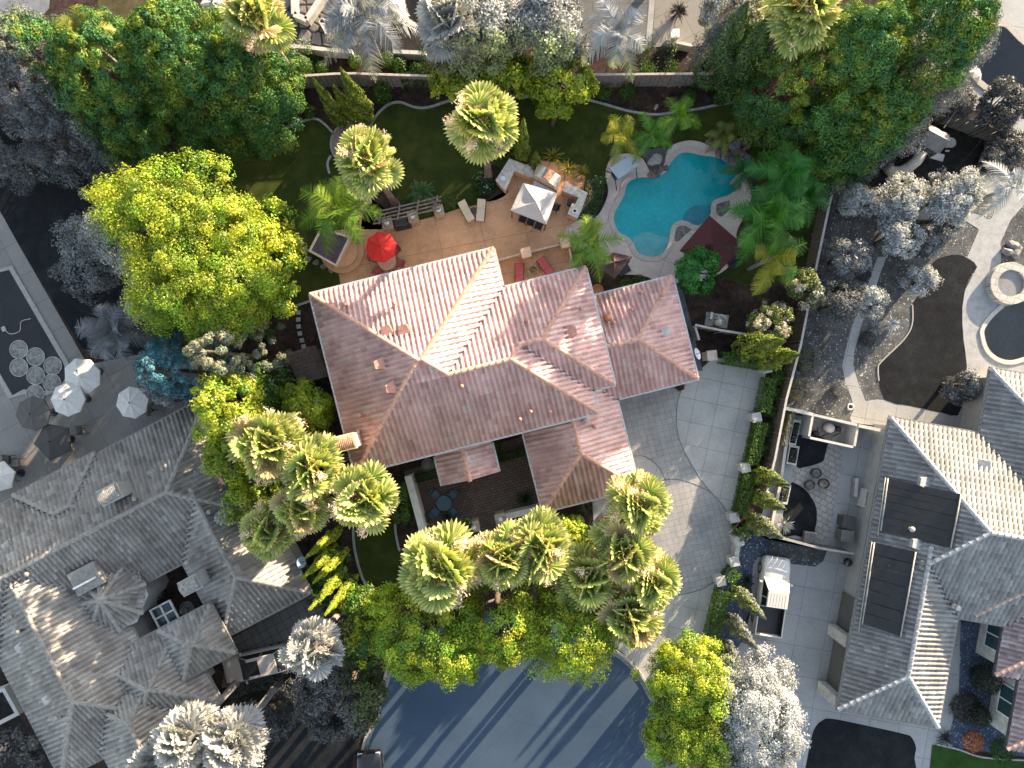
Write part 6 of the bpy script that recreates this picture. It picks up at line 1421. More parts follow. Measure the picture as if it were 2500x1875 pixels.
rs = np.random.default_rng(3); P = rs.normal(0, .13, (160, 3)); P[:, 2] = .3+abs(P[:, 2]); V, F, Cv = leaf_geo(P, rs.normal(size=(160, 3)), .1, .06, palette(160, [(.5, .3, .03), (.2, .15, .03), (.1, .12, .03)])); mesh_np('flowers', V, F, Cv, LEAF, fp_)
# cantilever umbrellas and swing by the pool
def cantilever(label, cor, apex, h0, h1, m, foot):
    t = canopy_tent(label, cor, apex, h0, h1, m, 'cantilever_umbrella', False, .15); t['category'] = 'umbrella'; b = base_of(t)
    f = at(*foot, 0); ap = at(*apex, h1)
    MB().tube([f, (f.x, f.y, h1+.2), (ap.x, ap.y, h1+.12)], .05, 8).build('mast', STEEL, t, world=True); MB().box((f.x, f.y, .05), (.9, .9, .1), .5).build('base_plate', STEEL, t, world=True)
cantilever('large square maroon cantilever umbrella over the pool deck', [(1660, 611), (1754, 665), (1817, 599), (1732, 526)], (1740, 594), 2.3, 2.9, MAROON, (1790, 640))
cantilever('brown folded square umbrella behind the lower patio palm', [(1458, 646), (1500, 681), (1545, 627), (1497, 616)], (1500, 640), 2.2, 2.6, BROWN, (1520, 655))
swg = thing('garden_swing', 'canopy swing seat with grey blue roof on the round pool deck', 'swing', (at(1525, 412).x, at(1525, 412).y, 0))
cw = [at(x, y, 1.7) for x, y in ((1488, 410), (1541, 377), (1561, 403), (1509, 438))]; SW = fabric_mat('grey_blue_canvas', (.36, .42, .47))
MB().prism([(v.x, v.y) for v in cw], 1.68, 1.76).build('canopy', SW, swg, world=True, bevel=.02)
cc = sum(cw, Vector())/4; dx = (cw[1]-cw[0]).normalized(); dy = Vector((-dx.y, dx.x, 0)); srz = math.atan2(dx.y, dx.x)
MB().box((cc.x, cc.y, .45), (1.4, .5, .1), srz).build('seat', mat('navy_cushion', (.05, .07, .1), .8), swg, world=True); bk = cc+dy*.3; MB().box((bk.x, bk.y, .72), (1.4, .08, .5), srz).build('backrest', mat('navy_cushion', (0, 0, 0)), swg, world=True)
for s in (-1, 1):
    o = cc+dx*s*.85
    MB().tube([o-dy*.85+Vector((0, 0, -1.7+.05)), o-dy*.05+Vector((0, 0, -.05)), o+dy*.85+Vector((0, 0, -1.65))], .03, 7).build('side_frame', STEEL, swg, world=True)
    MB().tube([Vector((o.x, o.y, 1.6)), Vector((*(cc+dx*s*.68)[:2], .45))], .012, 5).build('hanger', STEEL, swg, world=True)
# boulders, stepping stones, pebble insets
def boulder(name, label, px, py, r, m, seed, group=None, cat='rock', zz=.0, flat=.7):
    rs = np.random.default_rng(seed); bm = bmesh.new(); bmesh.ops.create_icosphere(bm, subdivisions=2, radius=r); ph = rs.uniform(0, 6, 6)
    for v in bm.verts:
        d = v.co.normalized(); k = 1+.2*math.sin(d.x*3+ph[0])+.16*math.sin(d.y*4+ph[1])+.12*math.sin(d.z*5+ph[2]+d.x*3); v.co = Vector((d.x*k*r*(1+.25*math.sin(ph[3])), d.y*k*r, d.z*k*r*flat))
    me = bpy.data.meshes.new(name); bm.to_mesh(me); bm.free(); me.materials.append(m); o = bpy.data.objects.new(name, me); COL.objects.link(o); p = at(px, py, 0); o.location = (p.x, p.y, zz+r*flat*.35); o.rotation_euler = (0, 0, ph[4]); return tag(o, label, cat, group)
R1 = mat('brown_rock', (.17, .12, .10), .8, .3, 5, bmp=.6); R2 = mat('slate_rock', (.12, .13, .15), .75, .3, 5, bmp=.6); R3 = mat('pale_rock', (.36, .33, .3), .85, .2, 5, bmp=.5)
WFALL = ((1753, 378, .3), (1765, 368, .22), (1775, 380, .28), (1783, 392, .3), (1770, 392, .22), (1795, 372, .3), (1808, 350, .3), (1822, 345, .28), (1822, 362, .3), (1812, 378, .35), (1805, 395, .28), (1797, 408, .3), (1803, 418, .25), (1790, 360, .3), (1778, 358, .26), (1728, 348, .2), (1818, 392, .25))
for i, (x, y, r) in enumerate(WFALL): boulder('boulder', 'rugged boulder in the heap forming the pool waterfall', x, y, r, (R1, R2, R1)[i % 3], i, 'waterfall boulders', zz=.06+.25*(i % 3 == 1))
for i, (x, y, r) in enumerate(((1590, 426, .26), (1602, 428, .24), (1608, 420, .22), (1614, 414, .25), (1624, 412, .24), (1598, 418, .2))): boulder('boulder', 'reddish boulder at the pool edge below the paved stone', x, y, r, (R1, R2)[i % 4 == 2], 40+i, 'pool edge boulders', zz=.03)
boulder('stepping_stone', 'large pale flat stone on the dark gravel above the pool', 1600, 391, .5, R3, 60, flat=.12, zz=.02)
boulder('rock', 'single pale rock on the mulch below the top fence', 1601, 262, .18, R3, 61); boulder('rock', 'pale oval rock on the mulch near the road trees', 898, 1487, .14, R3, 62); boulder('rock', 'grey boulder near the road trees', 914, 1484, .3, R2, 63); boulder('rock', 'grey boulder touching the left road tree', 928, 1475, .28, R2, 64)
boulder('rock', 'angular pale boulder on the upper right pool rim', 2368, 183, .6, R3, 65, flat=.5, group='upper right pool boulders'); boulder('rock', 'darker slab boulder on the upper right pool rim', 2345, 190, .6, mat('grey_rock', (.2, .19, .175), .85, .2, 4), 66, flat=.4, group='upper right pool boulders'); boulder('rock', 'small boulder under the angular pale one', 2355, 205, .35, mat('grey_rock', (0, 0, 0)), 67, group='upper right pool boulders')
for i, (x, y, lb) in enumerate(((2470, 600, 'round grey boulder in the right edge bed, upper'), (2455, 615, 'round grey boulder in the right edge bed, left'), (2478, 615, 'round grey boulder in the right edge bed, lower'))): boulder('rock', lb, x, y, .38, mat('grey_rock', (0, 0, 0)), 70+i, 'right edge boulders')
PEB = ground_mat('pebbles', (.08, .08, .08), (.17, .165, .155), (.3, .28, .26), 2, 22, ((.45, .43, .4), 17, .8), bs=1)
for i, (pl, lb) in enumerate(([(1646, 585), (1646, 560), (1660, 550), (1685, 553), (1687, 562), (1672, 574), (1656, 589)], [(1747, 515), (1750, 495), (1765, 488), (1780, 490), (1781, 503), (1770, 523), (1757, 529)])) if False else enumerate((([(1646, 585), (1646, 560), (1660, 550), (1685, 553), (1687, 562), (1672, 574), (1656, 589)], 'l'), ([(1747, 515), (1750, 495), (1765, 488), (1780, 490), (1781, 503), (1770, 523), (1757, 529)], 'r'))): sheet('pebble_bed', spline(pl, 3), .042, PEB)
sheet('gravel_bed', spline([(1570, 372), (1600, 362), (1632, 366), (1622, 400), (1594, 424), (1580, 400)], 3), .022, mat('slate_gravel', (.1, .1, .105), .9, .4, 20, bmp=1))
for i, (x, y) in enumerate(((728, 763), (728, 780), (729, 797), (732, 814), (737, 831), (741, 846))):
    p = at(x, y, .04); o = MB().box((0, 0, 0), (.3, .3, .06)).build('stepping_stone', mat('paver_stone', (.34, .35, .35), .85, .1, 6), None, bevel=.01); o.location = (p.x, p.y, .03); o.rotation_euler = (0, 0, .05*i); tag(o, 'small square grey stepping stone in the row leading to the shed', 'stepping stone', 'stepping stones to the shed')
for i, (x, y) in enumerate(((735, 594), (746, 612), (754, 632), (772, 640), (790, 650), (808, 658))):
    boulder('stepping_stone', 'round dim stepping stone in the grass around the spa', x, y, .2, mat('grey_rock', (0, 0, 0)), 90+i, 'stepping stones round the spa', flat=.25)
# shed
sh = thing('shed', 'small brown wooden shed beside the west wall of the pink roofed house', 'shed', (at(748, 895).x, at(748, 895).y, 0))
SR = mat('shed_roof', (.13, .09, .075), .85, .2, 5); sc4 = [at(x, y, 2.1) for x, y in ((698, 865), (770, 843), (803, 918), (730, 940))]; ra = sc4[0].lerp(sc4[1], .84); rb = sc4[3].lerp(sc4[2], .80); ra.z = rb.z = 2.5
MB().add([sc4[0], ra, rb, sc4[3]], [(3, 2, 1, 0)]).add([ra, sc4[1], sc4[2], rb], [(3, 2, 1, 0)]).build('roof', SR, sh, world=True); cq = sum(sc4, Vector())/4
MB().prism([tuple((v-cq).xy*.86+cq.xy) for v in sc4], 0, 2.1).build('wall', mat('shed_boards', (.16, .12, .1), .85, .3, 5), sh, world=True)
for k in range(7):
    f = (k+.5)/7; a, b = sc4[0].lerp(ra, f), sc4[3].lerp(rb, f); 
mb = MB()
for k in range(1, 9):
    f = k/9; a, b = sc4[0].lerp(sc4[3], f), ra.lerp(rb, f); u = Vector((0, 0, .02)); mb.tube([a+u, b+u], .018, 4)
mb.build('batten', SR, sh, world=True)
# pool equipment
pe = thing('pool_pump', 'white pool pump and filter on a small pad beside the slate fence', 'pool pump', (at(1749, 782).x, at(1749, 782).y, 0), -.15)
MB().box((0, 0, .05), (1.6, .95, .1)).build('pad', DRIVE, pe); MB().lathe([(.25, .1), (.27, .7), (.2, .85), (.001, .9)], (.0, -.25, 0), 16).build('filter_tank', mat('beige_plastic', (.6, .55, .45), .4), pe, smooth=True); MB().box((-.55, .2, .35), (.16, .5, .5)).build('control_box', WHITE, pe)
for k, pts in enumerate(([(-.3, .35, .3), (.2, .35, .5), (.5, .2, .5), (.55, -.2, .3)], [(-.3, .1, .3), (.0, .1, .6), (.35, -.05, .5), (.4, -.3, .2)], [(-.1, .4, .2), (.1, .0, .75), (.2, -.2, .7)])): MB().tube([Vector(p) for p in pts], .04, 8).build('pipe', mat('white_pipe', (.7, .7, .68), .4), pe, smooth=True)
ds = thing('satellite_dish', 'pale satellite dish at the east wing eave above the drive', 'satellite dish', (at(1700, 865, 3).x, at(1700, 865, 3).y, 3.0))
def dish(t, m, r=.4, face=(.75, .3, .6)):
    f = Vector(face).normalized(); q = f.to_track_quat('Z', 'Y'); vs = []; fs = []; n = 20
    for j in range(5):
        rr = r*j/4
        for i in range(n): vs.append(q @ Vector((rr*math.cos(2*math.pi*i/n), rr*1.1*math.sin(2*math.pi*i/n), .25*rr*rr/r)))
    for j in range(4):
        for i in range(n): fs.append((j*n+i, j*n+(i+1) % n, (j+1)*n+(i+1) % n, (j+1)*n+i))
    MB().add(vs, fs).build('reflector', m, t, smooth=True); MB().tube([(0, 0, 0), q @ Vector((0, -.2, .4))], .02, 6).build('feed_arm', STEEL, t); MB().tube([(-.35, 0, -.1), (0, 0, 0)], .025, 6).build('bracket', STEEL, t)
dish(ds, mat('dish_paint', (.62, .62, .68), .4, .05, 2, bmp=0))
ds2 = thing('satellite_dish', 'blue grey satellite dish on the corner of the left grey roof', 'satellite dish', (at(733, 1373, 3.2).x, at(733, 1373, 3.2).y, 3.2)); dish(ds2, mat('blue_dish', (.2, .3, .45), .4, .05, 2, bmp=0), .38, (.8, .2, .4))
# courtyard furniture
BT = mat('blue_metal', (.035, .085, .12), .5, .15, 4)
dining_table('round blue metal table in the brick courtyard', 1084, 1229, .52, BT, name='garden_table', legm=BT)
ring_chairs(1084, 1229, 30, 4, math.pi/4, BT, ['blue metal chair lower right of the courtyard table', 'blue metal chair lower left of the courtyard table', 'blue metal chair upper left of the courtyard table', 'blue metal chair upper right of the courtyard table'], 'blue courtyard chairs', BT)
def fountain(label, px, py, m, s=1.0):
    p = at(px, py, 0); t = thing('fountain', label, 'fountain', (p.x, p.y, 0)); MB().lathe([(.55*s, 0), (.6*s, .25), (.52*s, .25), (.48*s, .12), (.001, .12)], (0, 0, 0), 22).build('basin', m, t); MB().lathe([(.1*s, .1), (.08*s, .6), (.3*s, .7), (.32*s, .75), (.06*s, .7), (.05*s, 1), (.15*s, 1.08), (.03*s, 1.1), (.001, 1.3)], (0, 0, 0), 18).build('tiers', m, t)
fountain('dark tiered fountain beside the porch roof', 1046, 1134, mat('grey_rock', (0, 0, 0)), .8); fountain('tiered stone fountain in the inner court of the grey house', 460, 1484, mat('court_stone', (.2, .187, .167), .85), .9)

# ------------------------------------------------------------------ grey neighbours: left terrace
GW = fabric_mat('white_canvas', (.50, .475, .435)); GDK = fabric_mat('dark_canvas', (.075, .07, .064)); GDK2 = fabric_mat('charcoal_canvas', (.045, .042, .039))
UG = 'grey terrace umbrellas'
umbrella('white umbrella touching the grey pool with floats', 192, 905, 2.5, 1.25, 8, GW, .3, .3, UG, tilt=.18)
umbrella('white umbrella left of centre on the grey terrace', 162, 975, 2.5, 1.18, 8, GW, .3, .0, UG); umbrella('white umbrella alone nearer the grey roof', 320, 983, 2.5, 1.12, 8, GW, .3, .2, UG); umbrella('dark grey umbrella beside the white ones', 78, 1010, 2.4, 1.2, 8, GDK, .25, .1, UG); umbrella('charcoal star shaped umbrella below the dark grey one', 125, 1078, 2.3, 1.35, 5, GDK2, .3, .75, UG); umbrella('white umbrella cut by the left edge', -5, 1165, 2.4, 1.1, 6, GW, .28, .3, UG)
GCH = mat('grey_sling', (.22, .205, .185), .8); 
for i, (x, y, rz, lb) in enumerate(((196, 1050, .5, 'grey terrace chair right of the star umbrella'), (168, 1092, .5, 'grey terrace chair below the star umbrella'), (365, 975, -.3, 'grey chair beside the lone white umbrella'), (362, 1000, -.4, 'dark chair under the lone white umbrella'), (38, 1130, .4, 'grey chair right of the edge table'), (28, 1165, .3, 'grey chair below the edge table'), (15, 1122, .4, 'grey chair above the edge table'))): chair(lb, x, y, rz+1.2, GCH if i % 3 else mat('dark_sling', (.06, .056, .05), .8), 1.1, 'grey terrace chairs')
tb = thing('slatted_table', 'grey slatted table at the left edge', 'table', (at(16, 1146).x, at(16, 1146).y, 0), -.4)
for k in range(8): MB().box((0, -.44+.125*k, .72), (1.2, .11, .04)).build('slat', GCH, tb)
for sx in (-.5, .5): MB().box((sx, 0, .35), (.08, .7, .7)).build('trestle', GCH, tb)
# floating solar rings with printed bar
RNG = mat('ring_film', (.20, .19, .172), .25, .35, 3, bmp=.3); RIM = mat('ring_tube', (.36, .34, .31), .4)
for i, (x, y, lb) in enumerate(((46, 853, 'topmost round float on the grey pool'), (87, 871, 'float right of the topmost one on the grey pool'), (46, 897, 'float at the left side of the grey pool'), (129, 893, 'rightmost float on the grey pool'), (87, 917, 'float in the middle of the grey pool cluster'), (127, 935, 'float under the white umbrella edge'), (86, 962, 'lowest float on the grey pool'))):
    p = at(x, y, .1); t = thing('pool_float', lb, 'pool float', (p.x, p.y, .07), .4*i, 'round floats on the grey pool'); R = .64
    MB().lathe([(.001, .02), (R*.5, .035), (R-.04, .02)], (0, 0, 0), 28).build('film', RNG, t)
    MB().tube([(R*math.cos(a), R*math.sin(a), .02) for a in np.linspace(0, 2*math.pi, 29)], .035, 6, False).build('rim_tube', RIM, t, smooth=True)
    mb = MB(); rs = random.Random(i)
    for k in range(8):
        if k in (3, 4): continue
        mb.box((-.35+.1*k, 0, .05), (.055, .08, .004), rs.uniform(-.3, .3))
    mb.box((0, 0, .05), (.14, .1, .006)); mb.build('printed_band', mat('pale_print', (.4, .375, .335), .5), t)
cl = [at(10, 803, .08), at(25, 815, .08), at(48, 808, .08), at(52, 785, .08), at(75, 778, .08)]; pc = thing('pool_cleaner', 'pool cleaner with a curling hose on the grey pool', 'pool cleaner', cl[0]); MB().tube([Vector((*p, .08)) for p in [v for v in spline([tuple(c.xy) for c in cl], 6, False)]], .03, 6).build('hose', RIM, pc, world=True); MB().box((cl[0].x, cl[0].y, .1), (.3, .35, .12), .4).build('cleaner_head', RIM, pc, world=True, bevel=.04)
pl_ = thing('raised_planter', 'pale rimmed raised planter box at the lower left edge', 'planter', (at(20, 1720).x, at(20, 1720).y, 0)); W6 = pxl([(-60, 1705), (10, 1678), (48, 1745), (-30, 1785)], 1.0); c6 = Vector((*np.mean(W6, 0), 0)); W7 = [tuple((Vector((*p, 0))-c6).xy*.78+c6.xy) for p in W6]; mb = MB()
for i in range(4): mb.prism([W6[i], W6[(i+1) % 4], W7[(i+1) % 4], W7[i]], 0, 1.0)
mb.build('box_wall', PALE, pl_, world=True); MB().prism(W7, 0, .7).build('soil', GDIRT, pl_, world=True)
broadleaf('dark grey tree at the lower left edge', 40, 1850, 2.6, (2.2, 1.8), 1.6, cols=[(.07, .07, .06)], ncl=110, lpc=80, rc=.45, seed=33, grp='grey garden trees')
broadleaf('grey shrub mass around the grey palm trunks', 640, 1760, 1.6, (2.2, 1.2), 1.1, cols=[(.06, .06, .055)], ncl=110, lpc=80, rc=.4, seed=34, grp='grey garden trees')
hedge_run('dark grey curved hedge beside the parked grey car', [(570, 1690), (600, 1668), (650, 1655), (700, 1662), (735, 1690)], .9, .8, [(.06, .06, .055)], seed=30)
ball('court_shrub', 'dark shrub in the inner court of the grey house', 393, 1457, .5, .8, [(.03, .03, .028)], 500, seed=95)
wcr = at(402, 1500, 1.6); sk = thing('skylight_window', 'white framed four pane window lying over the inner court', 'window', (wcr.x, wcr.y, 1.6), math.radians(27.6)); mb = MB()
for x in (-.75, 0, .75): mb.box((x, 0, 0), (.12, 1.5, .12))
for y in (-.7, 0, .7): mb.box((0, y, .003), (1.5, .12, .12))
mb.build('frame', mat('white_paint', (0, 0, 0)), sk); MB().box((0, 0, -.03), (1.5, 1.4, .03)).build('pane', GLS, sk)

# ------------------------------------------------------------------ cars
def loft(secs, m, name, t, smooth=True):
    n = len(secs[0]); mb = MB(); vs = [v for s in secs for v in s]; fs = []
    for i in range(len(secs)-1):
        for k in range(n-1): fs.append((i*n+k, i*n+k+1, (i+1)*n+k+1, (i+1)*n+k))
    fs.append(tuple(range(n))[::-1]); fs.append(tuple((len(secs)-1)*n+k for k in range(n)))
    return mb.add(vs, fs).build(name, m, t, smooth=smooth)
def sec(x, w, z0, z1, sh=.86): return [(x, -w*.93, z0), (x, -w, z0+.18), (x, -w, z0+(z1-z0)*.62), (x, -w*.965, z1-.07), (x, -w*sh, z1), (x, -w*.4, z1+.025), (x, 0, z1+.03), (x, w*.4, z1+.025), (x, w*sh, z1), (x, w*.965, z1-.07), (x, w, z0+(z1-z0)*.62), (x, w, z0+.18), (x, w*.93, z0)]
TYRE = mat('tyre_rubber', (.015, .015, .015), .9); RIMM = mat('wheel_rim', (.4, .4, .4), .3, .1, 5, metal=.7)
def paint(n, c):
    m, nt, b = new_mat(n); b.inputs['Base Color'].default_value = c4(c); b.inputs['Roughness'].default_value = .28; b.inputs['Coat Weight'].default_value = .6; b.inputs['Coat Roughness'].default_value = .06; return m
CGL = paint('car_glass', (.008, .009, .01)); LAMP = paint('lamp_lens', (.45, .45, .45)); RLAMP = paint('tail_lens', (.25, .02, .02)); GRLAMP = paint('grey_tail_lens', (.2, .19, .18))
def wheels(t, xs, w, r=.34):
    for x in xs:
        for s in (-1, 1):
            q = [(x, s*(w-.22), r), (x, s*w, r)]
            o = MB().tube(q, r, 20).build('wheel', TYRE, t); MB().tube([(x, s*(w-.02), r), (x, s*(w+.012), r)], r*.62, 16).build('rim', RIMM, o)
def cabin(t, pm, xs, ws, zs, w_top, sun=None, name='cabin_glass'):
    """xs: base front, roof front, roof rear, base rear"""
    x0, x1, x2, x3 = xs; zb, zt = zs; wb = ws
    v = [(x0, -wb, zb), (x0, wb, zb), (x3, wb*.97, zb), (x3, -wb*.97, zb), (x1, -w_top, zt), (x1, w_top, zt), (x2, w_top*.97, zt), (x2, -w_top*.97, zt)]
    MB().add(v, [(0, 1, 5, 4), (1, 2, 6, 5), (2, 3, 7, 6), (3, 0, 4, 7), (4, 5, 6, 7)]).build(name, CGL, t)
    rt = MB().box(((x1+x2)/2, 0, zt+.015), (abs(x2-x1)+.1, 2*w_top+.06, .05), top=(.95, .93)).build('roof', pm, t, bevel=.02)
    for s in (-1, 1):
        for a, b in (((x0, s*wb, zb), (x1, s*w_top, zt)), ((x3, s*wb*.97, zb), (x2, s*w_top*.97, zt)), (((x1+x2)/2+.05, s*(wb*.995), zb), ((x1+x2)/2, s*w_top, zt))): MB().tube([a, b], .035, 6).build('roof_pillar', pm, t)
    if sun: MB().box((sun[0], 0, zt+.042), (sun[1], 2*w_top*.72, .02)).build('sunroof', CGL, rt)
def car(label, px, py, rz, pm, L=4.7, W=1.86, sun=True, tail=RLAMP, name='parked_car'):
    p = at(px, py, .8); t = thing(name, label, 'car', (p.x, p.y, 0), rz); w = W/2; f = L/2
    prof = [(-f, .8, .42, .66), (-f+.12, .93, .3, .78), (-f+.5, .99, .25, .9), (-f+1.35, 1, .24, .99), (-.3, 1, .24, 1.0), (.9, 1, .24, 1.0), (f-.75, .99, .25, 1.0), (f-.25, .95, .3, .97), (f-.03, .86, .4, .85), (f, .8, .45, .75)]
    loft([sec(x, w*k, a, b) for x, k, a, b in prof], pm, 'body', t)
    cabin(t, pm, (-f+1.3, -f+2.05, f-.75, f-.28), w*.88, (.98, 1.52), w*.72, (-.05, 1.0) if sun else None)
    wheels(t, (-f+.9, f-.95), w)
    for s in (-1, 1):
        MB().box((-f+.16, s*w*.68, .72), (.22, .36, .1)).build('headlight', LAMP, t, bevel=.02); MB().box((f-.06, s*w*.72, .84), (.1, .3, .14)).build('tail_light', tail, t, bevel=.02); MB().box((-f+1.55, s*(w+.08), 1.0), (.12, .2, .13)).build('wing_mirror', pm, t, bevel=.03)
    return t
GP_P = paint('silver_paint', (.36, .335, .30)); 
car('silver grey car parked beside the square tower of the grey house', 626, 1622, math.radians(13.5), GP_P, 4.75, 1.9, True, GRLAMP)
car('black car parked at the kerb on the bottom edge', 905, 1912, math.radians(-86), paint('black_paint', (.012, .012, .014)), 4.3, 1.8, False, RLAMP)
p = at(1885, 1455, .8); pk = thing('pickup_truck', 'pale grey pickup truck with an open dark bed on the grey driveway', 'pickup truck', (p.x, p.y, 0), math.radians(-98)); w = .96; PWP = paint('white_grey_paint', (.50, .475, .44))
loft([sec(x, w*k, a, b) for x, k, a, b in ((-2.75, .82, .45, .8), (-2.6, .95, .35, .98), (-2.1, 1, .3, 1.08), (-1.3, 1, .3, 1.12), (-.2, 1, .3, 1.12), (.62, 1, .3, 1.12))], PWP, 'body', pk)
cabin(pk, PWP, (-1.35, -.65, .5, .68), w*.9, (1.1, 1.78), w*.74)
mb = MB().box((1.65, 0, .62), (2.1, 1.8, .06)); mb.build('bed_floor', BLK, pk)
for s in (-1, 1): MB().box((1.68, s*.92, .82), (2.1, .09, .62)).build('bed_side', PWP, pk, bevel=.02); MB().box((1.68, s*.85, .85), (2.0, .03, .55)).build('bed_liner', BLK, pk)
MB().box((2.72, 0, .82), (.08, 1.84, .6)).build('tailgate', PWP, pk, bevel=.02); MB().box((2.8, 0, .45), (.14, 1.8, .16)).build('bumper', STEEL, pk, bevel=.02); MB().box((-2.74, 0, .5), (.16, 1.75, .2)).build('bumper', STEEL, pk, bevel=.02)
wheels(pk, (-1.75, 1.75), w, .38)
for k in range(6): MB().box((.0, -.5+.2*k, 1.81), (.9, .03, .02)).build('roof_groove', mat('pale_pier', (0, 0, 0)), pk)
for s in (-1, 1): MB().box((-1.0, s*1.07, 1.15), (.14, .2, .18)).build('wing_mirror', PWP, pk, bevel=.03); MB().box((-2.66, s*.68, .82), (.14, .34, .16)).build('headlight', LAMP, pk, bevel=.02)

# ------------------------------------------------------------------ right neighbour things
ps = thing('play_set', 'dark timber play set with a roof and pale tube slide', 'play set', (at(2235, 365).x, at(2235, 365).y, 0), -math.radians(28)); DK = mat('dark_timber', (.07, .065, .06), .8); PAL = mat('slide_plastic', (.50, .46, .38), .4, .05, 2)
for sx in (-.7, .7):
    for sy in (-.6, .6): MB().box((sx, sy, 1.1), (.1, .1, 2.2)).build('post', DK, ps)
MB().box((0, 0, 1.3), (1.5, 1.3, .08)).build('deck', DK, ps); MB().add([(-.8, -.75, 2.1), (.8, -.75, 2.1), (.8, 0, 2.7), (-.8, 0, 2.7), (-.8, .75, 2.1), (.8, .75, 2.1)], [(0, 1, 2, 3), (3, 2, 5, 4)]).build('roof', mat('play_roof', (.18, .17, .155), .7), ps)
MB().tube([(0, -.7, 1.35), (.03, -1.34, 1.15), (-.15, -1.85, .85), (-.45, -2.25, .6), (-.95, -2.42, .42), (-1.3, -2.2, .38)], [.36, .38, .38, .38, .38, .4], 14).build('tube_slide', PAL, ps, smooth=True); MB().box((1.2, -.2, .8), (1.1, .5, .05), .2).build('side_slide', mat('pale_slide', (.4, .38, .35), .4), ps)
for k in range(5): MB().box((-.95-.22*k, .5, 1.25), (.07, 1.3, .05)).build('monkey_bar', DK, ps)
MB().tube([(.2, .9, 2.2), (.5, 3.2, 2.2)], .06, 6).build('swing_beam', DK, ps)
p = at(2322, 348, .5); tr = thing('play_table', 'round white toy table in the dark play yard', 'table', (p.x, p.y, 0)); MB().lathe([(.001, .45), (.34, .45), (.36, .5), (.3, .5), (.27, .46), (.001, .46)], (0, 0, 0), 22).build('table_top', PALE, tr); MB().lathe([(.25, 0), (.08, .06), (.08, .45)], (0, 0, 0), 12).build('stem', PALE, tr); MB().box((-.1, -.5, .25), (.3, .12, .05)).build('step', PALE, tr)
edging('garden_edging', [(2270, 275), (2350, 300), (2425, 322)], PALE, .25, .2, n=2); edging('garden_edging', [(2425, 322), (2405, 370), (2384, 416)], PALE, .3, .2, n=2)
spa2 = thing('round_spa', 'round stone rimmed spa beside the pale right pool', 'spa', (at(2457, 694).x, at(2457, 694).y, 0)); RS = mat('spa_stone', (.33, .31, .28), .8, .25, 5); MB().lathe([(1.52, 0), (1.5, .45), (1.48, .5), (.95, .5), (.93, .3), (.93, .02)], (0, 0, 0), 40).build('stone_rim', slab_mat('rim_stones', (.34, .32, .29), (.42, .4, .36), (.2, .19, .17), .3, .55, .45, .02, .5, .4), spa2); MB().lathe([(.93, .33), (.001, .33)], (0, 0, 0), 30).build('spa_water', mat('spa_water_grey', (.2, .195, .185), .3, .1, 1, bmp=0), spa2); MB().lathe([(.5, .334), (.001, .334)], (-.15, -.1, 0), 24).build('inner_step', mat('spa_step', (.22, .21, .2), .3, .1, 2, bmp=0), spa2)
wl = thing('equipment_yard', 'walled yard with pool machinery beside the grey house', 'enclosure', (at(2035, 1035).x, at(2035, 1035).y, 0))
EQ = [at(x, y, 1.4) for x, y in ((1985, 1012), (2095, 1038), (2086, 1092), (1975, 1068))]; mb = MB()
for a, b in zip(EQ, EQ[1:]+EQ[:1]):
    d = b-a; m_ = (a+b)/2; mb.box((m_.x, m_.y, .7), (d.length-.16, .16, 1.4), math.atan2(d.y, d.x))
mb.build('wall', PALE, wl, world=True); EQC = sum(EQ, Vector())/4
for k, (dx, dy, r, h) in enumerate(((.1, .15, .33, .9), (-.75, -.25, .2, .5), (.8, .1, .2, .6))): MB().lathe([(r, .02), (r, h*.8), (r*.6, h), (.001, h)], (EQC.x+dx, EQC.y+dy, 0), 14).build('tank', (PALE, BLK, BLK)[k], wl, world=True, smooth=True)
for k in range(5): MB().tube([Vector((EQC.x-1.1+.4*k, EQC.y-.45, .3)), Vector((EQC.x-.7+.4*k, EQC.y-.2, .5)), Vector((EQC.x-.6+.4*k, EQC.y+.2, .3))], .04, 6).build('pipe', (STEEL, GCH)[k % 2], wl, world=True)
wall('long pale wall between gravel garden and side yard', [(1915, 996), (1985, 1012)], 1.4, .16, PALE); wall('pale wall stub joining the grey house', [(2096, 1039), (2148, 1050)], 1.4, .16, PALE)
fence('grey board fence between side yard and pickup drive', [(1858, 1303), (1925, 1318), (2000, 1338), (2085, 1352)], 1.7, WOODG, RAILG, group=FG)
def planter(label, cor, h, group):
    q = pxl(cor, h); c = Vector((*np.mean(q, 0), 0)); t = thing('planter_box', label, 'planter', c, 0, group); r = [tuple((Vector((*p, 0))-c).xy*.8+c.xy) for p in q]; mb = MB()
    for i in range(4): mb.prism([q[i], q[(i+1) % 4], r[(i+1) % 4], r[i]], 0, h)
    mb.build('box_wall', PALE, t, world=True); MB().prism(r, 0, h*.7).build('soil', GDIRT, t, world=True)
    rs = np.random.default_rng(int(c.x*10) % 99); n = 260; P = np.array([[*(Vector(r[0]).lerp(Vector(r[1]), u).lerp(Vector(r[3]).lerp(Vector(r[2]), u), v)), h*.75+rs.uniform(0, .35)] for u, v in rs.uniform(.1, .9, (n, 2))]); V, F, Cv = leaf_geo(P-np.array([c.x, c.y, 0]), rs.normal(size=(n, 3)), .16, .08, palette(n, DGREY)*1.3); mesh_np('foliage', V, F, Cv, LEAF, t)
PB = 'side yard planters'
planter('upper planter box in the side yard', [(1938, 1024), (1957, 1026), (1942, 1090), (1925, 1086)], .5, PB); planter('middle planter box in the side yard', [(1928, 1086), (1952, 1090), (1944, 1137), (1920, 1132)], .5, PB); planter('lower planter box in the side yard', [(1906, 1182), (1932, 1186), (1922, 1232), (1898, 1226)], .5, PB)
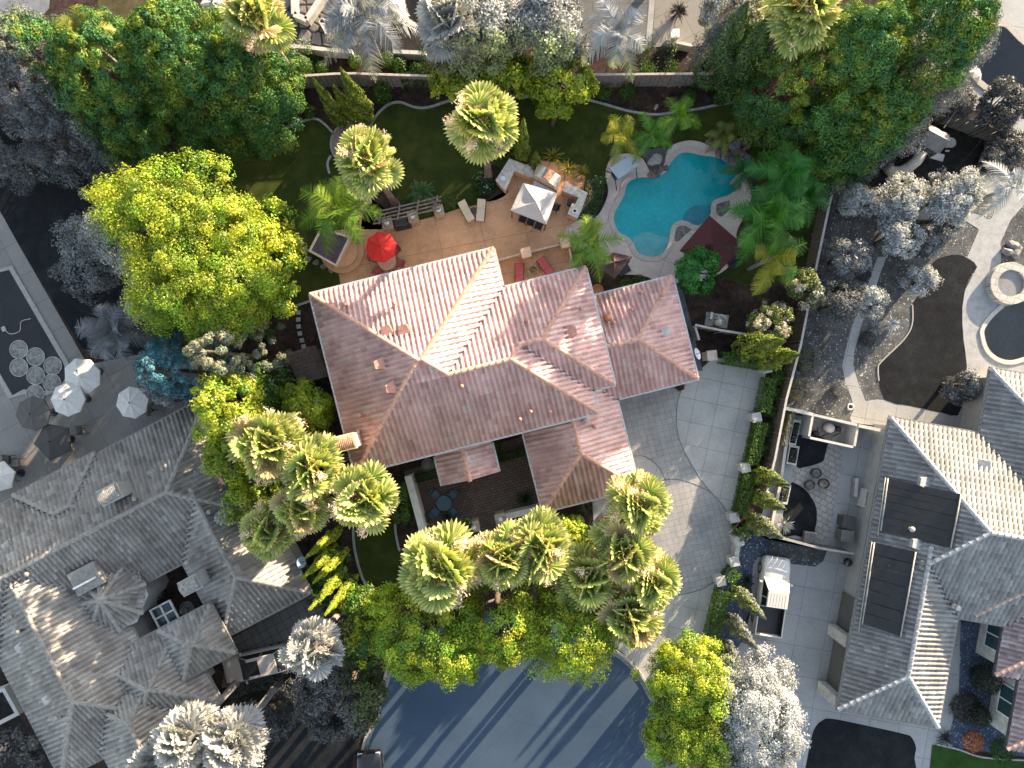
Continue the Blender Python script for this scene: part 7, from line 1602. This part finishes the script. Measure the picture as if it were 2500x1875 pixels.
wall('long low pale kerb wall along the side yard bed', [(1928, 1020), (1905, 1180), (1882, 1290)], .45, .14, PALE)
for i, (x, y, lb) in enumerate(((1994, 1155, 'upper round dark fire side seat'), (1978, 1185, 'left round dark fire side seat'), (2013, 1181, 'right round dark fire side seat'))):
    p = at(x, y, .4); t = thing('wicker_stool', lb, 'stool', (p.x, p.y, 0), .5*i, 'round seats on the flagstones'); MB().lathe([(.3, 0), (.36, .3), (.37, .42), (.33, .42), (.3, .3), (.001, .3)], (0, 0, 0), 20).build('shell', mat('dark_wicker', (.05, .048, .045), .7, .3, 12), t); MB().lathe([(.3, .31), (.28, .36), (.001, .37)], (0, 0, 0), 18).build('cushion', mat('grey_cushion', (.13, .125, .115), .85), t); MB().tube([(-.3, 0, .43), (.3, 0, .43)], .02, 5).build('handle', STEEL, t)
for i, (x, y, m, lb) in enumerate(((2072, 1275, mat('bin_dark', (.07, .066, .06), .5), 'dark wheelie bin, upper of the pair'), (2068, 1309, mat('bin_grey', (.15, .14, .13), .5), 'grey wheelie bin, lower of the pair'), (1986, 1316, mat('bin_pale', (.3, .285, .26), .5), 'pale open tub beside the board fence'))):
    p = at(x, y, 1.0); t = thing('wheelie_bin' if i < 2 else 'garden_cart', lb, 'bin' if i < 2 else 'cart', (p.x, p.y, 0), -.15, None); h = 1.0 if i < 2 else .5
    MB().box((0, 0, h/2+.05), (.75, .7, h), top=(1.12, 1.12)).build('tub', m, t, bevel=.04)
    if i < 2: MB().box((0, 0, h+.09), (.9, .85, .07)).build('lid', m, t, bevel=.03)
    else: MB().box((0, 0, h+.06), (.7, .64, .02)).build('tub_floor', mat('bin_grey', (0, 0, 0)), t)
    MB().tube([(-.3, .42, h+.02), (.3, .42, h+.02)], .02, 6).build('handle', STEEL, t)
p = at(2069, 1372, .6); kg = thing('kettle_grill', 'glossy black kettle grill on the pickup drive', 'grill', (p.x, p.y, 0)); MB().lathe([(.001, .35), (.2, .4), (.3, .6), (.31, .64), (.27, .8), (.12, .92), (.001, .94)], (0, 0, 0), 20).build('bowl', paint('black_enamel', (.01, .01, .01)), kg, smooth=True)
for k in range(3): MB().tube([(.15*math.cos(k*2.1), .15*math.sin(k*2.1), .4), (.3*math.cos(k*2.1), .3*math.sin(k*2.1), 0)], .015, 6).build('leg', STEEL, kg)
ac = thing('air_conditioner', 'boxy air conditioner against the grey house wall', 'air conditioner', (at(2122, 1218, .8).x, at(2122, 1218, .8).y, 0), grz); MB().box((0, 0, .45), (.75, 1.3, .85)).build('casing', PALE, ac, bevel=.03); MB().box((0, 0, .885), (.5, 1.0, .02)).build('fan_grille', GCH, ac)
for i, (x, y, lb) in enumerate(((2090, 1190, 'folded white board leaning in the side yard'),)):
    p = at(x, y, .3); t = thing('leaning_board', lb, 'board', (p.x, p.y, 0), grz+.1); MB().box((0, 0, .35), (.25, 1.3, .05), top=(.8, 1)).build('panel', PALE, t); MB().box((-.2, 0, .2), (.12, 1.3, .3)).build('frame', GCH, t)
rg = thing('hose_reel', 'white ring shaped hose holder on the gravel', 'hose', (at(2075, 993).x, at(2075, 993).y, 0)); MB().tube([(.2*math.cos(a), .2*math.sin(a), .08) for a in np.linspace(0, 6.283, 19)], .06, 6, False).build('coil', PALE, rg, smooth=True)
# top grey gardens
def planter_wall(label, pts, h, w): return wall(label, pts, h, w, PALE, group='flagstone terrace walls')
planter_wall('pale angled planter wall on the flagstones, upper', [(716, -40), (718, 35), (748, 48), (800, -30)], .7, .32); planter_wall('pale square planter wall on the flagstones, lower', [(826, 55), (783, 50), (800, 80), (835, 65)], .6, .28); wall('long pale wall at the lower edge of the flagstones', [(690, 112), (745, 115), (800, 122), (860, 126)], .9, .2, PALE); wall('pale wall right of the flagstones', [(960, 126), (1000, 128), (1040, 130)], .9, .2, PALE)
edging('garden_edging', [(983, -40), (985, 30), (1005, 58), (1045, 68), (1090, 60), (1105, 30)], PALE, .35, .12)
bx = thing('utility_box', 'white square box at the end of the top path', 'box', (at(1638, 103).x, at(1638, 103).y, 0)); MB().box((0, 0, .6), (.55, .55, 1.2)).build('casing', WHITE, bx, bevel=.02); MB().box((0, 0, 1.23), (.62, .62, .06)).build('lid', WHITE, bx)
wall('pale low wall right of the white box', [(1650, 103), (1690, 112)], .8, .14, PALE)
ball('pink_bush', 'small bush with bright pink flowers at the left foot of the blue spruce', 408, 945, .8, .9, [(.04, .09, .02)], 1100, seed=96, flowers=((.7, .02, .22), .3), grey=False)
umbrella('cream and white parasol at the top edge behind the conifers', 520, 8, 2.5, .9, 6, GW, .3)
